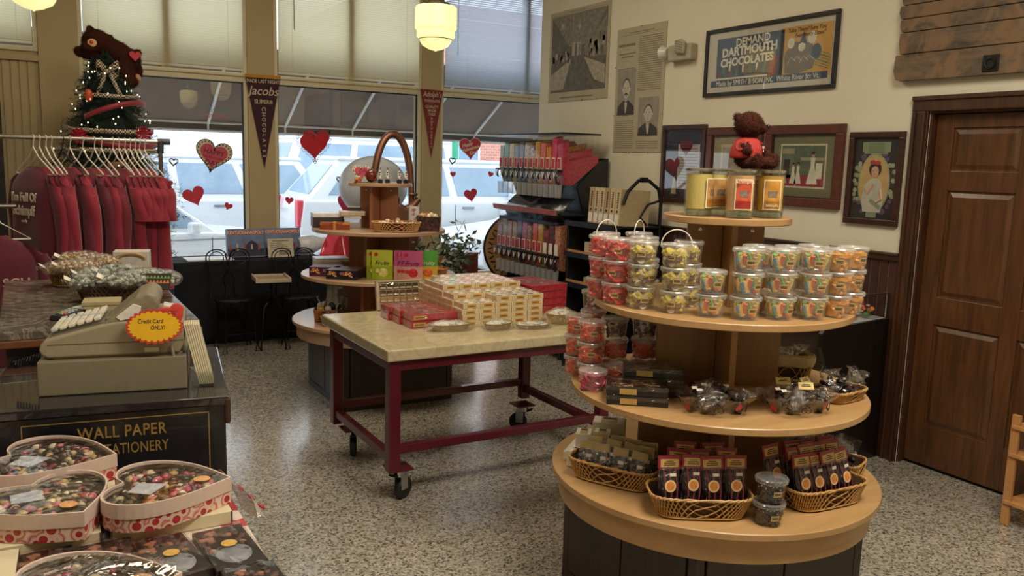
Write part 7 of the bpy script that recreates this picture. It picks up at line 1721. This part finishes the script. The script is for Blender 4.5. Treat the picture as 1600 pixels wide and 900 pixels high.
for k in range(4): m.tube([(.19 + .05 * k, Yq - .0012, -.06 + .02 * (k % 2)), (.22 + .05 * k, Yq - .0014, -.02), (.26 + .05 * k, Yq - .0012, -.05)], .002, 5, mi=5)
m.build('poster_print', [mat('#34465c', .55, var=.12, scale=10), mat('#b98e48', .55, var=.15, scale=4), mat('#7c3038', .55), mat('#58735a', .55), mat('#6c6258', .55, var=.2, scale=20), mat('#c9c2ae', .55)], t)
LT = mat('#cfc9b6', .5)
text('DEMAND', 'poster_lettering', t, (-.13, -.0095, .128), .075, LT, rot=(PI / 2, -.04, 0), bold=.0015); text('DARTMOUTH', 'poster_lettering', t, (-.16, -.0095, .066), .082, LT, rot=(PI / 2, -.03, 0), bold=.003); text('CHOCOLATES', 'poster_lettering', t, (-.18, -.0095, -.004), .076, LT, rot=(PI / 2, -.03, 0), bold=.003)
text('Made by SMITH & SON INC  White River Jct Vt.', 'poster_lettering', t, (0, -.0095, -.151), .05, LT, sx=.92)
text('"Like Them? Sure You', 'poster_lettering', t, (.33, -.0095, .15), .038, mat('#3a2c20', .6), shear=.2, sx=.9); text('Everybody Does"', 'poster_lettering', t, (.36, -.0095, .115), .038, mat('#3a2c20', .6), shear=.2, sx=.9)
# lower row of framed pictures
CHD = wood('dark_frame', '#24130f', '#4a2a20', 1, 'y', .35, .2)
t = onwall('framed_picture', 'dark framed picture of a shop front, first of the lower row', 'picture', 4.95, 1.72); frame(t, .49, .595, .035, CHD, .025, mat('#22283a', .5), CHD)
m = MB(); flat(m, .03, -.04, .34, .4, -.0078, 0); flat(m, .06, -.02, .24, .34, -.0084, 1)
for k in range(14): flat(m, .06, .14 - k * .022, .2, .006, -.009, 2)
m.prism([(x - .11, z - .02) for x, z in heart_pts(.15)], -.0094, -.009, 3, 'xz'); m.prism([(x + .03, z + .12) for x, z in heart_pts(.14)], -.0094, -.009, 3, 'xz')
m.prism([(-.12, -.23), (-.06, -.23), (-.08, -.1), (-.1, -.1)], -.01, -.0094, 4, 'xz'); m.build('picture_print', [mat('#2c3040', .5, var=.2), mat('#a8a4a0', .5, var=.15, scale=30), mat('#6a6664', .5), mat('#6a2028', .5), mat('#a89a70', .5)], t)
t = onwall('framed_picture', 'reddish framed picture mostly hidden behind the teddy bear', 'picture', 4.418, 1.71); frame(t, .535, .56, .055, CHERRY, .03, mat('#8c8468', .6), CHD)
m = MB(); flat(m, .02, .0, .3, .32, -.0078, 0); flat(m, .02, 0, .26, .28, -.0084, 1); m.build('picture_print', [mat('#b0a88c', .6), mat('#948c7c', .6, var=.3, scale=12)], t)
t = onwall('framed_picture', 'wide reddish framed photo of women in long white dresses', 'picture', 3.80, 1.727); frame(t, .637, .53, .06, CHERRY, .03, mat('#6a6a50', .6, var=.05), CHD)
m = MB(); flat(m, 0, 0, .375, .285, -.0078, 0); flat(m, 0, 0, .352, .262, -.0084, 1); flat(m, 0, -.095, .352, .07, -.009, 2); flat(m, -.12, .02, .1, .2, -.009, 4); flat(m, -.12, .095, .1, .035, -.0096, 5); flat(m, .08, .045, .19, .02, -.0096, 5); flat(m, -.13, -.01, .05, .1, -.0096, 6)
for x, hh in ((-.07, .13), (-.03, .135), (.085, .2), (-.135, .06)):
    z0_ = -.115; m.prism([(x - hh * .22, z0_), (x + hh * .22, z0_), (x + hh * .07, z0_ + hh * .6), (x + hh * .09, z0_ + hh * .85), (x - hh * .09, z0_ + hh * .85), (x - hh * .07, z0_ + hh * .6)], -.0108, -.0102, 3, 'xz'); m.ball((x, -.0106, z0_ + hh * .93), (hh * .06, .001, hh * .08), 10, 6, mi=7); m.ball((x, -.0112, z0_ + hh * 1.0), (hh * .08, .001, hh * .06), 10, 6, mi=6)
flat(m, .135, -.03, .05, .1, -.0096, 3)
m.build('picture_print', [mat('#c0b89a', .6), mat('#55604e', .6, var=.2, scale=10), mat('#8a3440', .6, var=.15), mat('#c9c4ae', .5), mat('#5f665a', .6), mat('#8f8a70', .6), mat('#2c2c2c', .6), mat('#b08a70', .5)], t)
t = onwall('framed_picture', 'tall dark framed vintage picture of a girl with a red bow', 'picture', 3.257, 1.663); frame(t, .372, .553, .036, CHD, .025, mat('#26282a', .5), None)
m = MB(); fl = [(.135 * math.cos(a), -.03 + .185 * math.sin(a)) for a in [2 * PI * k / 40 for k in range(40)]]; o_ = [(x * .74, z * .9 - .003) for x, z in fl]
m.prism([(x * .8, (z + .03) * .98 - .03) for x, z in fl], -.0084, -.0078, 1, 'xz'); m.prism(o_, -.0092, -.0084, 0, 'xz'); flat(m, 0, .185, .19, .06, -.0086, 2); flat(m, 0, .17, .16, .05, -.0088, 2)
for k in range(7): flat(m, 0, .205 - k * .0085, .11, .002, -.0092, 3)
random.seed(5)
for k in range(40):
    s_ = (-1, 1)[k % 2]; zz_ = random.uniform(-.2, .15); edge = .105 * math.sqrt(max(0, 1 - ((zz_ + .03) / .185) ** 2)); m.ball((s_ * min(.14, edge + random.uniform(.01, .035)), -.0084, zz_), (.014, .0008, .014), 8, 5, mi=4 if abs(zz_ + .02) > .11 else (1 if k % 3 else 2))
m.prism([(-.06, -.2), (.06, -.2), (.075, -.12), (.055, -.03), (.03, .0), (-.02, .0), (-.06, -.04), (-.075, -.12)], -.0098, -.0092, 5, 'xz')
m.tube([(-.05, -.0098, -.06), (-.035, -.0104, -.09), (.0, -.0104, -.03)], .008, 6, mi=6); m.tube([(.05, -.0098, -.06), (.065, -.0104, -.12), (.03, -.0104, -.14)], .008, 6, mi=6)
m.prism([(-.01, -.12), (.06, -.16), (.055, -.185), (-.02, -.14)], -.0112, -.0106, 2, 'xz')
m.ball((.005, -.0102, .055), (.043, .001, .045), 14, 8, mi=3); m.ball((.005, -.011, .04), (.026, .0012, .034), 14, 8, mi=6); m.ball((-.015, -.0112, .095), (.02, .001, .014), 10, 6, mi=7).ball((.02, -.0112, .092), (.02, .001, .013), 10, 6, mi=7)
for s_ in (-1, 1): flat(m, .005 + s_ * .01, .045, .006, .003, -.0124, 3)
flat(m, .005, .024, .008, .003, -.0124, 7); flat(m, 0, -.215, .07, .035, -.009, 2)
m.build('picture_print', [mat('#b59a64', .5, var=.1), mat('#8f9474', .6, var=.2, scale=30), mat('#7f8c6c', .6, var=.1), mat('#2e2220', .6), mat('#5c4560', .6, var=.3, scale=50), mat('#b5b2a0', .5, var=.12, scale=20), mat('#c09a7e', .5), mat('#a03a30', .5)], t)
# weathered plank board with ring pull
t = onwall('plank_board', 'weathered wooden plank board with an iron ring pull above the door', 'wall board', 2.45, 2.50)
PLK = NT('weathered_planks'); _v = PLK.coord((1.5, 10, 10)); _n = PLK.noise(_v, 1.8, 6, .7, .8); _v2 = PLK.coord((3.5, 3.5, 3.5)); _n2 = PLK.noise(_v2, 1.6, 5, .65, .7)
_a = PLK.ramp(_n, [(.3, rgb('#423a30')), (.55, rgb('#635545')), (.75, rgb('#776650'))]); _b = PLK.ramp(_n2, [(.42, (.0, .0, .0, 1)), (.56, (1, 1, 1, 1))])
_m = PLK.add('Mix'); _m.data_type = 'RGBA'; PLK.link(_b, _m.inputs['Factor']); PLK.link(_a, _m.inputs[6]); _m.inputs[7].default_value = rgb('#7d6248'); PLK.link(_m.outputs[2], PLK.b.inputs['Base Color']); PLK.b.inputs['Roughness'].default_value = .8; PLK.bump(_n, .5, .004); PLK = PLK.m
zs = [-.285, -.135, -.015, .06, .135, .235]; random.seed(1)
for k in range(5):
    z0_, z1_ = zs[k] + .0025, zs[k + 1] - .0015; e = random.uniform(-.012, .01); L_ = -.70 + e; pts = [(L_ + .01, z0_), (.72, z0_), (.72, z1_), (L_, z1_), (L_ - .004, (z0_ + z1_) / 2)]
    if k == 0: pts = [(L_ + .04, z0_), (.72, z0_), (.72, z1_), (L_, z1_), (L_ - .006, z0_ + .06), (L_ + .01, z0_ + .01)]
    o = MB().prism([(x, z) for x, z in pts], -.05, -.018, plane='xz').build('plank', PLK, t, bevel=.003)
MB().bx(-.4, -.3, -.018, 0, -.25, .22).bx(.3, .4, -.018, 0, -.25, .22).build('batten', PLK, t)
IR = mat('#26221f', .5, .6, .3, 40, bump=.3)
rp = MB().box((-.147, -.054, -.225), (.085, .008, .085)).build('ring_plate', IR, t, bevel=.004)
MB().tube([(-.147 + .024 * math.cos(a), -.062, -.227 + .026 * math.sin(a)) for a in [2 * PI * k / 24 for k in range(24)]], .0045, 7, closed=True).build('ring', IR, rp, smooth=True)
MB().box((-.147, -.0585, -.225), (.05, .001, .05)).box((-.18, -.06, -.225), (.012, .008, .03)).build('ring_recess', mat('#0e0c0b', .7), rp)

# ------------------------------------------------------------------ pennants
def pennant(label, x, z, w, h, M, rows, vert, vz, band=None, vs=.06, tail=0):
    t = thing('felt_pennant', label, 'pennant', (x, 8.212, z), 0, None)
    MB().add([(-w / 2, 0, 0), (w / 2, .0, -.006), (tail, -.004, -h), (-w / 2, -.004, 0), (w / 2, -.004, -.006), (tail, -.008, -h)], [(0, 2, 1), (3, 4, 5), (0, 1, 4, 3), (1, 2, 5, 4), (2, 0, 3, 5)]).build('felt', M, t)
    if band: MB().box((0, -.006, .012), (w * 1.02, .008, .03)).build('header_band', band, t)
    LM = mat('#cdb9a4', .7)
    for s_, z_, sz, sxx, shr in rows: text(s_, 'pennant_lettering', t, (0, -.011, z_), sz, LM, sx=sxx, shear=shr, bold=.0006)
    for k, ch in enumerate(vert): text(ch, 'pennant_lettering', t, (tail * (k + 4) / (len(vert) + 6), -.011, vz - k * vs), vs * 1.15 * (1 - .035 * k), LM, rot=(PI / 2, 0 if band is None else PI / 2, 0), bold=.0008)
    return t
pennant('dark purple felt pennant with yellow header on the left pier', 2.02, 2.42, .325, .85, mat('#3a1624', .85, sheen=.3), [('MADE LAST NIGHT', -.035, .045, .8, 0), ('Jacobs', -.125, .115, .95, .25), ('SUPERB', -.225, .052, 1, 0)], 'CHOCOLATES', -.29, mat('#b8862c', .8), .049)
pennant('rust red felt pennant with cream lettering on the right pier', 3.775, 2.43, .265, .71, mat('#7a2c24', .85, sheen=.3), [("Adolph's", -.055, .075, .8, .25), ('CHOCOLATES', -.12, .034, .8, 0), ('QUALITY', -.18, .04, .9, 0), ('MADE', -.22, .04, .9, 0), ('THEIR', -.258, .038, .8, 0)], 'POPULARITY', -.305, None, .033)
for x in (-.13, .12):
    pass
# ------------------------------------------------------------------ valentine hearts on the window glass
def sticker(kind, label, x, z, w, tilt, grp='red hearts stuck on the window glass'):
    x *= 1.0088; z = 1.7 + (z - 1.7) * 1.0088
    t = thing('window_heart', label, 'window sticker', (x, 8.273, z), 0, grp); t.rotation_euler.y = tilt
    hp = heart_pts(w, 36); RDM = mat('#d0223c', .35, var=.04); CRM = mat('#d9c9ae', .5)
    if kind == 'red': MB().prism(hp, 0, .003, plane='xz').build('cutout', RDM, t); MB().prism([(a * .93, b * .93) for a, b in hp], -.001, 0, plane='xz').build('inner_red', mat('#d83a50', .35), t)
    if kind == 'outline':
        MB().tube([(a, 0, b) for a, b in hp], .005, 6, closed=True).build('outline', mat('#3a4440', .5), t); MB().tube([(a * .7, 0, b * .7) for a, b in hp], .0025, 5, closed=True).build('inner_outline', mat('#5a6460', .5), t)
    if kind == 'lace':
        MB().prism([(a * .82, b * .82) for a, b in hp], -.002, .003, plane='xz').build('cutout', mat('#c4182e', .35), t)
        m = MB()
        for k in range(36):
            a, b = hp[k]; m.tube([(a * .97 + .014 * math.cos(q), 0, b * .97 + .014 * math.sin(q)) for q in [2 * PI * j / 8 for j in range(8)]], .0022, 4, closed=True)
        m.build('lace_edge', mat('#6a4048', .5), t)
        m = MB().prism([(a * .8 + .03, b * .8 + .045) for a, b in hp], .004, .006, plane='xz'); m.build('back_heart', mat('#c83248', .4), t)
    if kind == 'dotted':
        MB().prism(hp, 0, .004, plane='xz').build('cutout', CRM, t); MB().prism([(a * .76, b * .76) for a, b in hp], -.002, 0, plane='xz').build('pink_heart', mat('#c84a5c', .4), t)
        m = MB(); MB().tube([(a, -.001, b) for a, b in hp], .004, 5, closed=True).build('dark_edge', mat('#3a2424', .5), t)
        for k in range(36): a, b = hp[k]; m.box((a * .88, -.001, b * .88), (w * .035, .002, w * .035), rot=RY(.78))
        m.build('dots', mat('#2a1c1c', .5), t)
        L2 = mat('#6a1a28', .5); text('HAPPY', 'lettering', t, (0, -.003, w * .13), w * .19, L2, bold=.001); text('VALENTINE\'S', 'lettering', t, (0, -.003, -w * .02), w * .1, L2); text('DAY', 'lettering', t, (0, -.003, -w * .17), w * .19, L2, bold=.001)
    if kind == 'script':
        MB().prism(hp, 0, .004, plane='xz').build('cutout', mat('#e0b8b0', .5), t); MB().prism([(a * .94, b * .94) for a, b in hp], -.002, 0, plane='xz').build('red_heart', mat('#c43c4c', .4), t)
        L2 = mat('#f0e4c8', .5); text('Happy', 'lettering', t, (-w * .14, -.003, w * .18), w * .19, L2, shear=.3, bold=.0008, rot=(PI / 2, -.2, 0)); text("Valentine's", 'lettering', t, (0, -.003, w * .02), w * .18, L2, shear=.3, bold=.0008, rot=(PI / 2, -.2, 0)); text('Day', 'lettering', t, (w * .1, -.003, -w * .15), w * .19, L2, shear=.3, bold=.0008, rot=(PI / 2, -.2, 0))
    return t
sticker('dotted', 'pink happy valentine heart with dotted cream border in the left window', 1.547, 1.665, .33, .22)
sticker('red', 'large plain red heart in the left window below the dotted heart', 1.375, 1.294, .2, -.35)
sticker('red', 'small red heart beside the garment rack upright', 1.144, 1.415, .085, .35)
sticker('red', 'small red heart at the lower right of the left window', 1.672, 1.204, .08, .4)
sticker('outline', 'small outlined heart near the top of the left window', 1.2, 1.607, .075, .1, None)
sticker('outline', 'small outlined heart above the dark snow in the left window', 1.195, 1.111, .075, -.1, None)
sticker('lace', 'large red heart with lace edge in the middle window', 2.507, 1.79, .34, -.06)
sticker('red', 'small red heart on the left side of the middle window', 2.254, 1.259, .085, .1)
sticker('red', 'medium red heart left of the rear stand column', 2.83, 1.22, .2, .28)
sticker('outline', 'small outlined heart in the middle of the middle window', 2.767, 1.47, .07, .05, None)
sticker('script', 'red heart with cream script greeting in the right window', 4.24, 1.825, .27, -.08)
sticker('red', 'medium red heart in the right window left of dispensers', 4.26, 1.318, .165, -.2)
sticker('red', 'small red heart in the right window near the pennant', 4.036, 1.545, .07, -.05)
sticker('red', 'small red heart in the right window near the dispensers', 4.50, 1.553, .07, .3)
sticker('outline', 'small outlined heart on the green post in the right window', 4.026, 1.688, .075, .1, None)
# neon style lettering seen through the glass
t = thing('window_letters', 'small coloured mirrored lettering on the left window glass', 'window sign', (1.60, 8.272, 2.06), 0)
for k, (s_, z_, c_) in enumerate((('PEEL & EAT', .03, '#5a9a6a'), ('CONFECTIONERY', -.015, '#c86a70'))):
    o = text(s_, 'lettering', t, (0, 0, z_), .05, mat(c_, .4), sx=-.55)
# ------------------------------------------------------------------ pendant lamps
LG = NT('lamp_glass'); LG.b.inputs['Base Color'].default_value = rgb('#e8dfa0'); LG.b.inputs['Roughness'].default_value = .25
_v = LG.coord(); _n = LG.noise(_v, 5, 3); LG.link(LG.ramp(_n, [(.3, (1, .78, .30, 1)), (.7, (1, .86, .42, 1))]), LG.b.inputs['Emission Color']); LG.b.inputs['Emission Strength'].default_value = 1.05; LG = LG.m
BRZ = mat('#5a5244', .4, .7)
def pendant(label, loc, proto=[None]):
    if proto[0]: return dup(proto[0], loc, None, label)
    t = thing('pendant_lamp', label, 'pendant lamp', loc, 0, 'yellow glass pendant lamps')
    m = MB(); n = 96
    prof = [(.09, .335), (.145, .325), (.152, .315), (.152, .165), (.143, .155), (.14, .15), (.14, .105), (.132, .098), (.12, .096), (.12, .082), (.118, .075), (.1, .045), (.05, .018), (.012, .008), (0, 0)]
    vs = []
    for j, (r, z) in enumerate(prof):
        for i in range(n):
            a = 2 * PI * i / n; k = 1 + (.014 * (1 if (i % 8) in (0, 1) else 0) if 1 < j < 8 else 0) + (.05 * math.cos(8 * a) if 9 < j < 13 else 0) * .4
            vs.append((r * k * math.cos(a), r * k * math.sin(a), z))
    m.add(vs, [(j * n + i, (j + 1) * n + i, (j + 1) * n + (i + 1) % n, j * n + (i + 1) % n) for j in range(len(prof) - 1) for i in range(n)])
    m.build('glass_shade', LG, t)
    MB().tube([(.1215 * math.cos(2 * PI * k / 40), .1215 * math.sin(2 * PI * k / 40), .09) for k in range(40)], .0035, 6, closed=True).build('painted_ring', mat('#3a2c1c', .5), t)
    MB().lathe([(.1, .332), (.1, .35), (.06, .365), (.05, .40), (.03, .42), (.02, .44), (.012, .46), (.012, 1.46), (.06, 1.46), (.065, 1.495), (.0, 1.5)], n=28).build('fitter_and_stem', BRZ, t, smooth=True)
    proto[0] = t; return t
pendant('yellow ribbed glass pendant lamp in front of the right pier', (2.72, 5.86, 2.498))
pendant('yellow glass pendant lamp cut off at the top left', (.11, 5.86, 2.498))
pendant('yellow glass pendant lamp over the marble table, mirrored in the left window', (2.72, 2.9, 2.498))
pendant('yellow glass pendant lamp nearest the door side, faintly mirrored in the window', (2.72, .0, 2.498))
